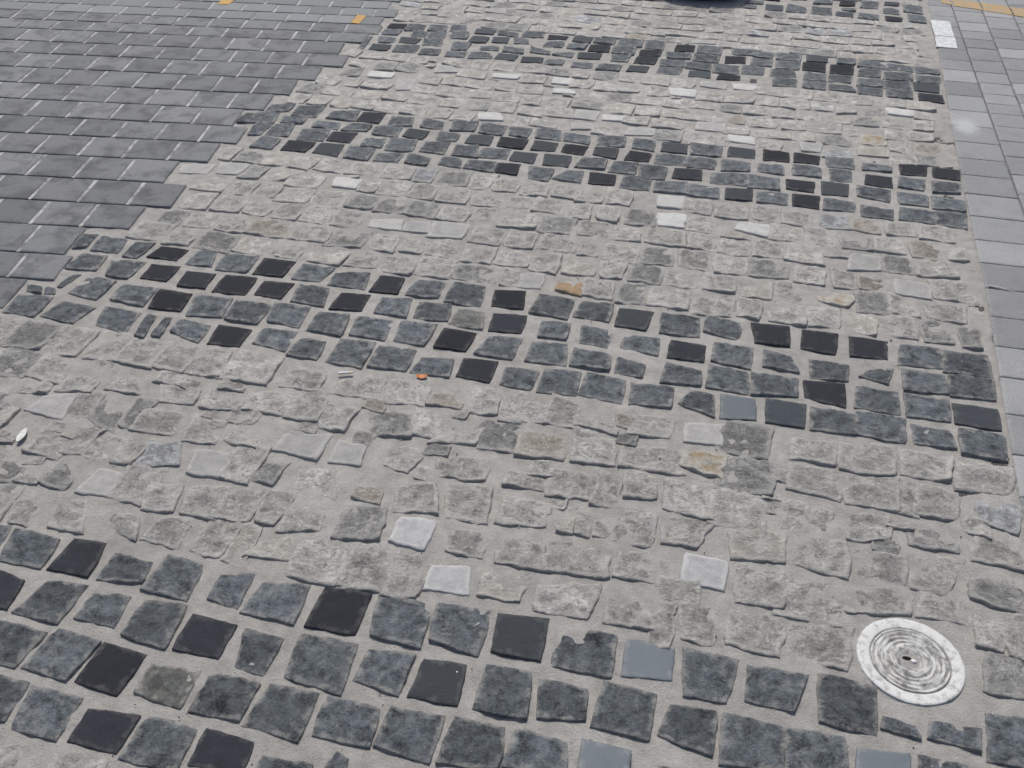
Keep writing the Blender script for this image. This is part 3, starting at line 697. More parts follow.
LIMEFAR = """
r -1246 3030 -1205 3025 -1201 3004 -1249 3004
r -1448 3018 -1313 3011 -1318 2897 -1437 2898
m -1137 3141 -1030 3136 -1026 3038 -1140 3033
r -1724 2893 -1618 2894 -1623 2795 -1735 2799
e -1535 2985 -1434 2986 -1447 2927 -1520 2917
r -1259 3134 -1155 3139 -1163 3037 -1265 3033
r -1380 3136 -1274 3132 -1268 3030 -1382 3030
d -1606 3018 -1533 3027 -1539 2916 -1612 2906
r -1498 3118 -1387 3128 -1398 3022 -1497 3030
p -1730 3011 -1609 3032 -1621 2924 -1702 2920
p -1854 2964 -1730 2994 -1722 2907 -1827 2889
e -1578 3137 -1495 3139 -1497 3031 -1583 3025
d -1690 3121 -1585 3124 -1587 3029 -1681 3021
r -1754 3139 -1692 3140 -1696 3024 -1745 3028
m -124 3674 -5 3671 -3 3575 -127 3567
r 2 3667 45 3678 43 3580 3 3581
r 145 3667 247 3665 238 3578 145 3580
d -241 3678 -124 3675 -136 3573 -238 3579
r -471 3666 -355 3675 -362 3564 -468 3570
p -340 3666 -230 3684 -229 3600 -345 3581
u 387 3662 491 3673 490 3572 387 3571
w 40 3694 145 3692 148 3611 40 3629
p -556 3642 -472 3663 -464 3607 -553 3585
p 305 3695 393 3699 384 3607 312 3607
r 628 3664 726 3664 722 3577 630 3573
m -718 3678 -617 3669 -607 3579 -714 3586
r 804 3612 842 3619 844 3588 798 3586
m -821 3667 -720 3669 -720 3563 -824 3572
e 525 3695 636 3696 628 3624 517 3623
d 732 3679 801 3678 798 3583 737 3586
r -252 3784 -128 3774 -138 3686 -253 3678
r 23 3777 118 3785 120 3691 18 3688
w -937 3666 -847 3678 -812 3598 -918 3591
r 136 3778 275 3781 272 3692 132 3686
p -85 3788 28 3786 28 3701 -90 3700
r -1024 3674 -939 3674 -943 3565 -1030 3565
r -374 3777 -270 3785 -272 3694 -372 3698
e 279 3789 362 3790 365 3691 277 3691
w -457 3765 -365 3768 -365 3708 -450 3697
d 382 3786 498 3777 494 3689 392 3692
p -561 3792 -465 3785 -470 3684 -563 3694
r -1121 3666 -1036 3670 -1038 3573 -1123 3568
r -687 3790 -572 3782 -561 3692 -692 3696
r 635 3782 713 3780 714 3681 636 3690
r -788 3770 -692 3775 -686 3678 -779 3684
b 727 3774 821 3785 823 3681 724 3685
o 534 3816 634 3813 624 3719 526 3722
r -1236 3670 -1141 3681 -1134 3575 -1231 3582
m -906 3776 -804 3782 -803 3686 -898 3682
r 110 3889 230 3888 219 3787 115 3788
r -228 3885 -93 3887 -96 3788 -223 3797
d -999 3765 -905 3771 -908 3675 -999 3682
r -1342 3666 -1238 3668 -1238 3570 -1342 3580
r -89 3895 17 3900 16 3794 -95 3786
b 24 3890 95 3890 102 3800 24 3795
m 238 3880 330 3884 332 3796 238 3784
r -337 3889 -238 3880 -234 3789 -329 3789
e -456 3888 -339 3880 -345 3781 -461 3783
m 346 3892 468 3889 463 3794 346 3796
r 472 3885 524 3891 526 3791 470 3790
r -1100 3779 -1017 3779 -1026 3681 -1102 3683
d -586 3889 -467 3889 -461 3797 -583 3802
r -1435 3679 -1339 3677 -1347 3577 -1438 3582
r -714 3881 -599 3881 -604 3783 -720 3785
m 626 3888 704 3893 701 3786 628 3786
r -1232 3779 -1107 3779 -1108 3684 -1238 3691
r -807 3891 -715 3889 -715 3785 -796 3792
e -1530 3682 -1449 3677 -1449 3571 -1523 3573
r 706 3894 807 3887 799 3804 714 3801
r -907 3878 -814 3888 -802 3793 -918 3793
m -232 3986 -134 3981 -128 3890 -235 3897
d -5 3996 81 3983 78 3892 -18 3904
r 202 3986 291 3990 288 3898 199 3891
r -120 3998 -22 3993 -21 3906 -128 3902
r -1347 3784 -1244 3776 -1253 3690 -1346 3693
r 91 4000 193 4002 182 3905 86 3907
e -1620 3675 -1538 3680 -1541 3575 -1623 3578
r -357 3993 -240 3989 -235 3910 -360 3900
r 292 3998 393 3998 388 3887 301 3897
e -641 3923 -605 3933 -599 3903 -642 3904
d -466 3992 -370 3989 -362 3901 -465 3892
r -1025 3884 -928 3886 -920 3803 -1032 3800
e 401 3986 503 3992 504 3894 408 3898
r -592 3986 -482 3990 -476 3904 -590 3898
d 517 3988 612 3996 607 3897 514 3891
e -1461 3769 -1362 3776 -1361 3679 -1469 3682
r -1143 3888 -1046 3880 -1037 3784 -1151 3786
r -1704 3679 -1636 3672 -1636 3575 -1712 3579
r -217 4016 -173 4012 -165 3990 -214 3986
r 624 4003 722 3999 724 3897 623 3903
w -695 3981 -596 3995 -593 3930 -687 3917
r -828 4002 -735 3998 -723 3901 -827 3900
r 739 4001 822 3999 811 3904 740 3909
r -1259 3898 -1153 3896 -1157 3797 -1255 3790
m -1598 3783 -1473 3786 -1480 3685 -1601 3684
r -928 4002 -844 4003 -841 3898 -923 3896
r -110 4095 -4 4106 4 4004 -108 4003
r 15 4101 132 4099 122 4009 8 4004
r 145 4098 225 4104 223 4009 135 4009
r -325 4109 -221 4096 -213 4005 -316 3993
r 233 4107 340 4109 348 4000 234 4001
w -233 4108 -104 4107 -110 4018 -212 4014
m -1052 3997 -949 3995 -939 3887 -1054 3899
r -431 4095 -333 4098 -342 4011 -428 4004
d -740 4025 -701 4026 -695 3990 -740 3993
m 349 4106 444 4103 442 4012 357 4003
r -529 4106 -439 4098 -431 3997 -527 3995
r 451 4096 530 4101 529 4006 453 3998
p -1352 3930 -1275 3938 -1253 3808 -1321 3791
d -1697 3788 -1613 3779 -1607 3687 -1709 3685
r -1475 3886 -1348 3885 -1354 3790 -1475 3790
r -632 4103 -533 4108 -544 4004 -631 4000
d 545 4107 635 4098 635 4000 548 4012
r -1157 4004 -1072 3997 -1061 3898 -1156 3906
w -721 4100 -628 4112 -626 4021 -711 4022
r -974 4028 -929 4032 -927 4004 -970 4005
w 642 4110 758 4108 755 4026 648 4029
r -1278 3998 -1172 3993 -1169 3888 -1273 3896
r -1568 3891 -1480 3883 -1483 3786 -1571 3796
e 753 4102 822 4109 833 4009 752 4008
r -847 4108 -741 4103 -744 4012 -850 4007
w -976 4083 -847 4116 -855 4032 -967 4027
m -1672 3892 -1575 3887 -1582 3781 -1673 3790
r -224 4218 -115 4212 -126 4109 -214 4119
r 244 4212 359 4213 361 4110 246 4113
m 125 4214 231 4220 242 4119 129 4125
p -103 4209 9 4214 9 4135 -99 4142
r -338 4220 -230 4210 -228 4119 -343 4116
w 26 4218 134 4222 128 4143 42 4143
r -436 4207 -349 4210 -352 4120 -440 4125
r 375 4215 473 4212 462 4114 373 4114
e -1119 4097 -1002 4093 -997 4005 -1119 4010
m 472 4206 597 4212 598 4107 479 4108
w -1501 3975 -1370 3984 -1378 3912 -1487 3908
d -557 4215 -448 4223 -449 4113 -547 4122
r -642 4219 -566 4214 -572 4112 -641 4118
r 606 4210 719 4205 727 4116 609 4122
d -762 4205 -657 4202 -653 4119 -752 4120
e 737 4206 837 4211 842 4110 730 4109
d -1598 3996 -1522 3997 -1520 3899 -1604 3894
p -1240 4138 -1167 4119 -1109 4050 -1221 4022
r -874 4220 -766 4221 -759 4127 -874 4125
r -995 4212 -892 4213 -895 4109 -1002 4112
d -1384 4100 -1288 4111 -1289 4007 -1391 3999
r -1281 4116 -1234 4113 -1242 4076 -1290 4083
r -1088 4215 -1006 4207 -1014 4106 -1092 4111
d -1492 4108 -1399 4105 -1398 3998 -1495 4002
r -1206 4204 -1105 4207 -1105 4115 -1212 4122
r -1613 4090 -1497 4093 -1507 4005 -1602 4010
r -1277 4165 -1243 4171 -1246 4134 -1280 4145
r -1378 4212 -1282 4205 -1283 4111 -1384 4114
r -1475 4214 -1389 4217 -1382 4117 -1478 4122
r -1591 4213 -1485 4215 -1491 4118 -1593 4109
r -1670 4214 -1598 4214 -1608 4113 -1672 4126
m -60 4718 28 4724 25 4636 -62 4628
m 28 4723 140 4724 140 4634 40 4630
m 140 4727 248 4724 260 4642 144 4632
m -246 4725 -183 4724 -185 4639 -240 4641
p -181 4706 -68 4735 -68 4666 -181 4651
d 262 4726 346 4727 353 4642 267 4634
d -350 4728 -260 4735 -254 4646 -357 4638
b -472 4719 -369 4730 -364 4636 -477 4633
d 367 4722 474 4728 470 4636 365 4640
r 490 4724 552 4727 544 4636 490 4634
r -584 4725 -480 4731 -485 4641 -587 4640
b 560 4715 675 4715 676 4640 555 4630
r -704 4723 -597 4715 -600 4626 -712 4631
r 683 4723 795 4717 786 4641 676 4642
r -828 4734 -714 4722 -720 4633 -828 4635
r 803 4734 886 4722 886 4631 802 4629
r -937 4725 -846 4727 -840 4635 -935 4634
r 48 4809 150 4821 153 4727 44 4728
m -144 4820 -63 4817 -62 4737 -146 4732
r -59 4833 43 4833 32 4733 -59 4734
r 291 4812 402 4816 397 4730 284 4731
d -1045 4723 -948 4734 -944 4628 -1046 4634
r -385 4823 -307 4824 -302 4723 -387 4727
r 172 4833 268 4831 271 4737 169 4735
r -295 4831 -154 4828 -160 4739 -300 4739
r -491 4819 -388 4817 -392 4731 -491 4722
r 416 4828 527 4823 536 4736 414 4737
r 539 4820 634 4818 632 4728 547 4727
d -1151 4727 -1053 4733 -1058 4630 -1164 4633
r -597 4827 -490 4830 -492 4728 -598 4735
e -691 4821 -619 4819 -618 4737 -699 4731
r 642 4821 733 4820 727 4729 644 4735
r -810 4816 -701 4819 -705 4731 -810 4726
r 735 4823 828 4818 831 4736 740 4737
d -1265 4729 -1177 4731 -1178 4650 -1272 4647
r -906 4815 -814 4821 -822 4732 -905 4739
r 833 4822 897 4819 894 4739 835 4732
e -32 4916 50 4913 51 4829 -32 4826
r -1403 4722 -1270 4731 -1279 4649 -1407 4638
r -1000 4817 -915 4830 -919 4736 -1009 4727
r -128 4917 -39 4914 -41 4834 -122 4835
r 174 4912 282 4916 278 4831 179 4827
u 67 4920 168 4924 170 4831 61 4837
r -230 4930 -132 4924 -137 4837 -235 4825
r -361 4923 -239 4919 -243 4839 -371 4834
d -481 4923 -382 4924 -371 4828 -484 4825
r 280 4930 405 4922 404 4838 289 4838
m 406 4914 530 4926 532 4823 413 4828
r -1097 4829 -1013 4830 -1019 4733 -1097 4736
r -1512 4723 -1411 4725 -1411 4640 -1514 4631
r -1176 4814 -1102 4827 -1102 4728 -1178 4734
e -628 4926 -487 4929 -483 4833 -620 4829
r 552 4934 625 4926 629 4840 544 4835
u -756 4917 -633 4920 -636 4822 -745 4826
r -1589 4723 -1523 4716 -1516 4621 -1595 4621
r -1284 4824 -1190 4816 -1182 4733 -1279 4724
r 745 4918 837 4911 835 4819 741 4822
r 631 4931 728 4932 739 4844 640 4836
r -845 4913 -762 4914 -767 4827 -854 4833
d -965 4916 -859 4919 -859 4829 -965 4836
r -1398 4826 -1298 4830 -1297 4738 -1410 4732
r 102 5015 202 5023 202 4927 98 4921
r -258 5015 -164 5013 -166 4931 -259 4922
r -157 5021 -50 5016 -49 4930 -159 4930
r -35 5026 94 5025 87 4932 -43 4930
d 219 5010 327 5020 322 4928 218 4932
r -384 5022 -273 5018 -269 4928 -383 4934
u 347 5021 424 5021 433 4922 340 4925
d -1105 4924 -990 4920 -985 4836 -1102 4831
r -494 5013 -391 5014 -401 4928 -492 4934
r -1500 4817 -1421 4823 -1418 4741 -1493 4736
u 439 5019 553 5018 550 4931 446 4931
r -594 5020 -506 5025 -503 4928 -598 4941
r 558 5018 681 5019 682 4927 560 4932
p -1216 4899 -1106 4928 -1095 4837 -1200 4856
r -719 5013 -607 5014 -613 4939 -721 4937
r -1594 4825 -1504 4819 -1517 4734 -1587 4731
r 694 5021 780 5029 773 4934 687 4928
r -1288 4912 -1208 4914 -1221 4836 -1298 4832
e -835 5012 -744 5023 -740 4928 -840 4928
r 785 5020 885 5022 888 4927 789 4926
r -948 5015 -850 5012 -839 4933 -940 4926
e -1419 4920 -1301 4915 -1304 4821 -1414 4824
r 64 5118 163 5117 174 5019 54 5020
r -172 5115 -68 5112 -66 5022 -170 5026
r -1056 5020 -959 5020 -958 4931 -1066 4931
r -395 5110 -297 5106 -306 5020 -400 5026
r -294 5122 -182 5114 -183 5032 -301 5022
r 303 5109 416 5110 412 5022 308 5024
r -58 5130 47 5121 45 5034 -60 5033
r 187 5119 294 5119 298 5036 185 5035
r 422 5107 529 5113 532 5022 428 5027
r -1514 4919 -1437 4912 -1432 4826 -1518 4827
r -484 5122 -413 5112 -413 5025 -487 5024
m 541 5111 647 5123 642 5023 547 5016
d -1178 5030 -1070 5026 -1067 4929 -1187 4932
d -600 5122 -491 5113 -493 5039 -604 5030
m -719 5109 -613 5110 -608 5030 -727 5024
d 658 5112 772 5112 762 5036 661 5037
r -1294 5016 -1194 5013 -1196 4928 -1296 4933
u -1633 4919 -1534 4929 -1528 4845 -1639 4840
r -842 5122 -736 5124 -730 5040 -835 5029
d 775 5116 882 5115 886 5030 785 5028
d -933 5120 -846 5117 -840 5028 -932 5024
r -1415 5026 -1298 5027 -1309 4927 -1417 4927
r -1021 5120 -938 5120 -934 5023 -1018 5031
p -1132 5067 -1019 5096 -1014 5048 -1112 5023
r -2 5215 137 5214 132 5133 -2 5121
d -122 5216 -8 5216 -10 5129 -126 5130
d 138 5220 247 5217 243 5125 143 5120
d -248 5212 -144 5220 -140 5127 -249 5132
d -357 5213 -261 5211 -254 5131 -357 5120
r -464 5214 -370 5210 -369 5120 -455 5118
m 261 5215 349 5226 344 5128 258 5132
r 357 5216 457 5212 457 5122 363 5128
r -1538 5015 -1419 5018 -1426 4935 -1537 4929
r 466 5215 558 5218 557 5117 472 5126
m -566 5217 -473 5217 -472 5128 -565 5128
e -1205 5115 -1132 5112 -1130 5026 -1198 5025
r 572 5217 660 5208 663 5137 565 5126
r -680 5211 -579 5219 -581 5136 -681 5124
r 671 5204 781 5213 780 5119 678 5120
d -803 5216 -688 5220 -691 5122 -799 5130
r 791 5211 871 5213 870 5113 782 5116
r 597 5588 703 5590 700 5502 606 5499
r 812 5595 908 5602 906 5501 811 5490
"""
SETTOUT = """
rK 59 999 137 999 133 933 49 932
nK 277 5467 353 5469 347 5431 272 5430
rK -2668 1236 -2560 1242 -2569 1173 -2661 1161
rK -2560 1228 -2449 1229 -2460 1166 -2552 1162
sK -2442 1227 -2354 1229 -2349 1161 -2439 1166
rK -2347 1237 -2246 1234 -2257 1169 -2338 1164
rK -2243 1229 -2153 1236 -2154 1160 -2237 1169
sK -2150 1233 -2060 1232 -2062 1162 -2142 1169
rK -2048 1240 -1931 1238 -1929 1157 -2045 1158
rK -1921 1230 -1836 1239 -1835 1155 -1927 1162
rK -1822 1239 -1735 1239 -1733 1165 -1815 1167
rK -1735 1227 -1630 1231 -1637 1159 -1724 1167
rK -1617 1225 -1515 1230 -1515 1160 -1623 1167
rK -1498 1233 -1434 1236 -1423 1167 -1497 1157
rK -2596 1123 -2503 1126 -2496 1048 -2597 1057
rK -2493 1107 -2377 1119 -2383 1045 -2487 1039
sK -2368 1111 -2274 1124 -2278 1050 -2371 1044
rK -2262 1119 -2146 1114 -2148 1042 -2273 1041
rK -2144 1109 -2050 1121 -2047 1040 -2145 1043
rK -2033 1124 -1903 1130 -1908 1048 -2028 1060
rK -1897 1124 -1809 1116 -1809 1054 -1897 1046
rK -1793 1110 -1677 1116 -1676 1037 -1802 1044
sK -1669 1116 -1558 1119 -1558 1046 -1677 1042
sK -1552 1108 -1481 1109 -1483 1049 -1552 1043
rK -1472 1116 -1368 1114 -1370 1046 -1466 1046
rK 580 1109 690 1108 683 1042 578 1045
sK -2417 999 -2337 1004 -2342 933 -2422 924
sK -2323 1010 -2222 1005 -2224 939 -2333 932
sK -2209 1004 -2094 998 -2099 934 -2210 932
rK -2085 997 -1981 1002 -1968 926 -2081 936
rK -1967 1004 -1882 1006 -1881 934 -1966 937
rK -1864 995 -1783 1000 -1783 929 -1864 934
rK -1774 1004 -1665 1008 -1668 933 -1775 940
sK -1654 1000 -1571 998 -1578 936 -1648 937
sK -1560 998 -1456 991 -1453 934 -1570 933
sK -1445 1003 -1339 1013 -1350 938 -1444 933
rK 133 996 215 995 209 940 128 935
rK 219 998 305 1008 312 931 218 934
sK 321 998 436 1003 438 926 320 924
sK 437 999 537 999 538 927 435 935
rK 542 990 648 995 644 926 551 923
rK 661 1001 729 1003 733 938 661 936
sK -2206 897 -2120 895 -2112 819 -2200 826
rK -2105 880 -2002 885 -1999 821 -2108 822
sK -1999 885 -1896 888 -1892 818 -1998 809
rK -1880 886 -1800 882 -1803 820 -1886 822
rK -1793 889 -1725 892 -1714 817 -1789 816
sK -1719 887 -1610 890 -1615 816 -1715 816
rK -1608 888 -1521 882 -1515 817 -1603 822
rK -1505 890 -1406 886 -1408 817 -1505 822
sK -1393 884 -1309 885 -1302 818 -1397 818
rK -1294 895 -1210 884 -1210 821 -1286 813
sK -359 880 -256 888 -261 804 -367 817
rK -239 886 -131 891 -127 822 -249 814
rK -114 889 -6 882 2 812 -125 812
rK 8 889 98 876 97 814 13 817
sK 104 883 224 886 227 814 109 815
rK 233 889 343 883 343 821 230 819
rK 358 888 471 893 481 812 363 819
rK 492 895 578 893 576 821 486 818
sK 585 883 691 883 690 823 589 822
rK -1676 5308 -1582 5304 -1579 5236 -1687 5235
sK -1563 5303 -1457 5307 -1452 5234 -1571 5227
rK -1438 5312 -1324 5307 -1333 5243 -1435 5242
sK -1311 5296 -1222 5298 -1228 5229 -1316 5237
sK -1220 5309 -1086 5314 -1089 5235 -1212 5245
sK -1071 5300 -966 5301 -964 5228 -1071 5229
rK -952 5291 -864 5294 -864 5227 -949 5226
rK -860 5295 -761 5297 -761 5234 -861 5232
rK -743 5295 -689 5302 -689 5231 -757 5236
sK -675 5298 -557 5306 -563 5233 -671 5232
rK -547 5304 -458 5299 -459 5231 -548 5231
rK -450 5313 -330 5313 -327 5244 -451 5237
rK -1704 5397 -1617 5392 -1615 5330 -1692 5324
sK -1601 5387 -1505 5394 -1495 5318 -1595 5322
rK -1485 5406 -1353 5405 -1357 5325 -1486 5323
rK -1352 5397 -1249 5402 -1255 5327 -1350 5328
rK -1248 5394 -1143 5389 -1140 5324 -1243 5332
rK -1134 5388 -1016 5398 -1021 5322 -1128 5330
rK -1010 5395 -897 5398 -903 5314 -1001 5323
rK -897 5405 -814 5394 -818 5329 -892 5331
rK -806 5390 -703 5400 -710 5323 -802 5330
sK -703 5406 -610 5402 -606 5336 -705 5328
sK -610 5404 -491 5398 -484 5331 -601 5327
rK -477 5395 -361 5399 -372 5338 -480 5332
sK -355 5394 -239 5386 -250 5320 -350 5326
sK -226 5398 -133 5399 -135 5334 -230 5336
rK -1701 5469 -1605 5461 -1607 5399 -1700 5399
rK -1595 5461 -1492 5469 -1499 5400 -1592 5395
sK -1474 5479 -1380 5473 -1378 5405 -1468 5400
rK -1370 5480 -1238 5481 -1237 5399 -1371 5406
rK -1223 5466 -1148 5465 -1139 5392 -1231 5396
rK -1137 5460 -1029 5458 -1025 5392 -1134 5396
sK -1008 5476 -941 5474 -941 5406 -1019 5400
rK -916 5474 -797 5474 -809 5408 -926 5412
rK -791 5458 -706 5458 -699 5393 -800 5390
rK -689 5469 -596 5464 -601 5398 -688 5405
sK -574 5468 -460 5463 -460 5401 -582 5397
rK -445 5462 -361 5475 -356 5406 -446 5397
rK -345 5463 -250 5463 -258 5398 -337 5397
sK -254 5469 -135 5458 -131 5403 -250 5401
rK -127 5469 -51 5473 -37 5394 -121 5396
rK -30 5469 110 5471 104 5406 -28 5406
sK 105 5467 215 5461 216 5395 112 5395
rL -2906 1378 -2775 1378 -2774 1270 -2901 1264
mL -2766 1375 -2677 1367 -2683 1263 -2768 1258
dL -2663 1368 -2538 1365 -2538 1259 -2674 1259
rL -2523 1373 -2412 1379 -2417 1265 -2534 1257
eL -2406 1377 -2313 1370 -2315 1263 -2399 1262
uL -2305 1366 -2204 1377 -2203 1272 -2300 1264
rL -2195 1367 -2094 1365 -2095 1251 -2191 1256
rL -2082 1367 -1998 1372 -1999 1261 -2091 1256
rL -1978 1365 -1868 1365 -1871 1268 -1981 1261
dL -1859 1365 -1758 1373 -1749 1271 -1859 1274
eL -1747 1363 -1639 1360 -1647 1261 -1742 1268
rL -1632 1367 -1526 1367 -1522 1264 -1628 1263
mL -2189 1489 -2071 1492 -2062 1385 -2189 1386
eL -2053 1495 -1947 1497 -1953 1396 -2053 1394
bL -1946 1495 -1829 1492 -1839 1379 -1935 1380
rL -1825 1484 -1723 1484 -1723 1378 -1819 1374
rL -1707 1480 -1615 1482 -1619 1385 -1711 1386
dL -2197 1606 -2105 1611 -2109 1510 -2192 1504
rL -2082 1605 -1982 1607 -1978 1509 -2085 1511
dL -1973 1599 -1870 1604 -1870 1493 -1976 1493
rL -1858 1609 -1787 1613 -1792 1508 -1864 1510
rL -1767 1601 -1675 1599 -1672 1490 -1764 1492
mL -2088 1732 -1985 1725 -1993 1626 -2090 1626
rL -1973 1727 -1870 1727 -1873 1623 -1972 1623
rL -1847 1721 -1749 1724 -1746 1608 -1856 1615
rL -1985 1837 -1891 1845 -1887 1735 -1982 1732
rL -1991 1962 -1918 1956 -1911 1850 -1985 1847
mL -1638 5015 -1538 5012 -1543 4930 -1628 4933
rL -1637 5117 -1550 5111 -1542 5017 -1642 5020
rL -1538 5112 -1444 5107 -1435 5030 -1536 5029
rL -1426 5125 -1346 5118 -1342 5028 -1436 5030
dL -1324 5130 -1211 5123 -1205 5032 -1330 5032
rL -1666 5211 -1607 5223 -1603 5137 -1663 5132
rL -1592 5214 -1500 5205 -1491 5116 -1587 5117
rL -1481 5217 -1369 5216 -1362 5121 -1489 5126
rL -1346 5204 -1228 5212 -1231 5124 -1344 5124
dL -1211 5225 -1117 5217 -1124 5125 -1220 5134
rL -1102 5224 -1023 5220 -1014 5136 -1106 5125
rL -1008 5218 -918 5222 -908 5130 -1006 5129
rL -900 5221 -805 5223 -810 5127 -908 5124
rL -1572 318 -1456 320 -1454 211 -1566 212
mL -1721 432 -1634 436 -1634 341 -1720 332
rL -1623 429 -1507 430 -1514 334 -1625 334
dL -1498 435 -1396 446 -1389 348 -1499 347
eL -1391 434 -1277 442 -1275 333 -1391 334
rL -1262 438 -1174 435 -1174 336 -1266 330
dL -1149 436 -1064 438 -1059 329 -1158 331
rL -1057 435 -958 428 -956 334 -1057 340
mL -1854 558 -1746 551 -1747 455 -1853 453
rL -1737 552 -1637 547 -1644 457 -1736 458
rL -1636 548 -1530 551 -1525 460 -1633 452
rL -1510 555 -1396 560 -1397 458 -1522 454
dL -1389 558 -1274 558 -1278 458 -1387 456
rL -1271 554 -1171 555 -1179 446 -1264 444
rL -1166 555 -1049 549 -1046 444 -1169 453
rL -1035 544 -940 554 -933 440 -1048 442
rL -915 553 -818 554 -819 455 -920 448
rL -801 554 -715 548 -708 450 -804 448
rL -697 558 -611 558 -611 457 -697 456
rL -598 559 -495 560 -483 457 -594 451
rL -1940 676 -1824 670 -1816 577 -1939 565
dL -1802 670 -1703 664 -1712 562 -1803 563
uL -1687 662 -1597 663 -1593 569 -1687 568
dL -1572 672 -1488 668 -1480 565 -1578 567
rL -1472 672 -1351 669 -1352 568 -1481 569
rL -1343 661 -1226 657 -1214 570 -1348 560
rL -1211 670 -1111 673 -1114 572 -1210 570
rL -1099 675 -987 676 -984 572 -1096 577
rL -977 666 -890 665 -895 565 -976 557
rL -880 671 -781 661 -783 560 -867 562
rL -766 671 -678 673 -680 575 -778 564
rL -663 670 -565 674 -574 573 -667 571
rL -555 671 -431 673 -435 565 -560 565
rL -426 672 -289 679 -302 573 -431 564
rL -286 665 -186 671 -177 558 -282 563
rL -167 670 -56 667 -60 564 -176 558
dL -49 667 72 669 61 568 -41 558
rL -2114 789 -2040 789 -2051 684 -2123 681
rL -2042 790 -1919 794 -1926 686 -2035 682
mL -1903 795 -1810 800 -1806 685 -1905 686
mL -1798 785 -1717 792 -1724 684 -1805 675
uL -1710 800 -1610 799 -1603 680 -1706 684
rL -1595 785 -1481 786 -1478 686 -1586 684
rL -1478 784 -1369 782 -1366 682 -1473 678
rL -1358 792 -1243 785 -1246 682 -1361 683
rL -1234 798 -1101 794 -1110 686 -1232 690
dL -756 784 -659 790 -659 678 -763 679
rL -643 777 -551 778 -551 677 -643 686
mL -533 799 -438 791 -432 688 -535 695
rL -420 780 -338 786 -338 675 -421 685
bL -330 787 -226 780 -229 678 -337 681
rL -216 789 -131 788 -129 688 -223 680
bL -117 783 -24 789 -23 684 -113 674
rL -15 799 96 792 87 686 -15 683
rL 97 780 203 784 196 682 97 686
dL 205 796 321 795 313 693 213 698
rL 333 787 411 778 410 688 324 681
dL 435 788 526 779 526 678 428 671
mL -1720 5594 -1609 5596 -1606 5502 -1716 5499
rL -1600 5589 -1493 5598 -1489 5499 -1602 5492
rL -1483 5592 -1378 5594 -1383 5493 -1483 5490
rL -1368 5578 -1268 5587 -1270 5500 -1365 5488
rL -1257 5581 -1152 5588 -1146 5489 -1264 5490
rL -1136 5592 -1057 5595 -1059 5494 -1140 5497
rL -1039 5591 -942 5588 -944 5488 -1045 5489
dL -932 5591 -875 5587 -872 5489 -940 5487
rL -852 5582 -753 5592 -755 5493 -861 5489
rL -741 5588 -638 5583 -628 5490 -747 5496
rL -617 5590 -526 5601 -528 5499 -619 5493
mL -511 5597 -411 5595 -412 5496 -523 5498
rL -403 5600 -285 5595 -281 5503 -395 5497
rL -273 5585 -187 5580 -181 5487 -272 5485
rL -178 5595 -76 5589 -77 5500 -170 5496
rL -65 5579 44 5584 44 5488 -60 5497
rL 50 5590 139 5590 141 5498 59 5497
mL 156 5596 256 5595 256 5490 158 5495
rL 267 5596 374 5599 364 5494 268 5501
rL 375 5586 476 5586 478 5494 384 5493
rL 487 5593 590 5589 590 5496 481 5491
rL -1728 5693 -1640 5690 -1633 5597 -1730 5591
rL -1633 5695 -1535 5696 -1533 5598 -1621 5605
rL -1518 5697 -1419 5699 -1425 5607 -1519 5602
mL -1409 5701 -1284 5705 -1293 5601 -1417 5611
rL -1280 5688 -1151 5697 -1144 5599 -1271 5609
dL -1143 5700 -1043 5698 -1033 5603 -1137 5607
rL -1032 5696 -930 5697 -936 5596 -1026 5598
rL -926 5703 -833 5697 -827 5604 -922 5602
dL -829 5699 -718 5695 -720 5601 -819 5603
rL -710 5705 -588 5692 -593 5599 -716 5600
rL -583 5693 -461 5697 -471 5590 -579 5598
rL -450 5703 -366 5704 -364 5605 -457 5601
dL -349 5706 -247 5706 -248 5604 -359 5601
rL -236 5695 -128 5692 -129 5596 -234 5604
dL -121 5689 -22 5689 -32 5588 -130 5596
rL -20 5697 88 5707 91 5603 -16 5604
rL 106 5700 203 5690 204 5599 100 5590
dL 221 5698 293 5697 296 5606 221 5607
dL 300 5700 393 5697 395 5608 298 5610
rL 402 5699 500 5695 493 5599 403 5598
eL 503 5693 616 5689 616 5599 508 5591
rL 628 5696 733 5702 734 5591 629 5600
bL 745 5682 848 5688 845 5600 756 5601
dL 878 5688 923 5689 924 5600 873 5605
dL -1742 5812 -1668 5804 -1658 5705 -1742 5704
rL -1658 5799 -1550 5795 -1547 5706 -1647 5698
eL -1535 5803 -1420 5808 -1411 5707 -1539 5714
rL -1407 5793 -1277 5796 -1278 5705 -1395 5704
rL -1271 5796 -1143 5798 -1139 5704 -1271 5708
rL -1129 5802 -1029 5808 -1039 5701 -1141 5703
rL -1022 5814 -927 5803 -931 5709 -1015 5712
rL -919 5804 -801 5809 -810 5705 -920 5710
rL -783 5799 -713 5790 -707 5709 -787 5706
rL -700 5807 -620 5808 -615 5715 -703 5703
rL -597 5801 -509 5803 -516 5711 -606 5708
rL -492 5801 -393 5803 -398 5707 -490 5714
rL -372 5812 -286 5807 -282 5711 -372 5704
rL -267 5796 -189 5802 -181 5713 -274 5703
rL -180 5812 -79 5812 -78 5717 -182 5716
rL -74 5799 11 5805 17 5697 -81 5705
rL 31 5812 137 5810 128 5697 27 5702
rL 153 5805 267 5807 257 5706 151 5695
rL 275 5813 348 5806 346 5709 267 5702
rL 362 5806 447 5808 447 5715 357 5707
rL 460 5793 554 5794 561 5706 464 5705
bL 572 5801 673 5796 674 5693 568 5702
dL 668 5805 771 5800 771 5705 669 5710
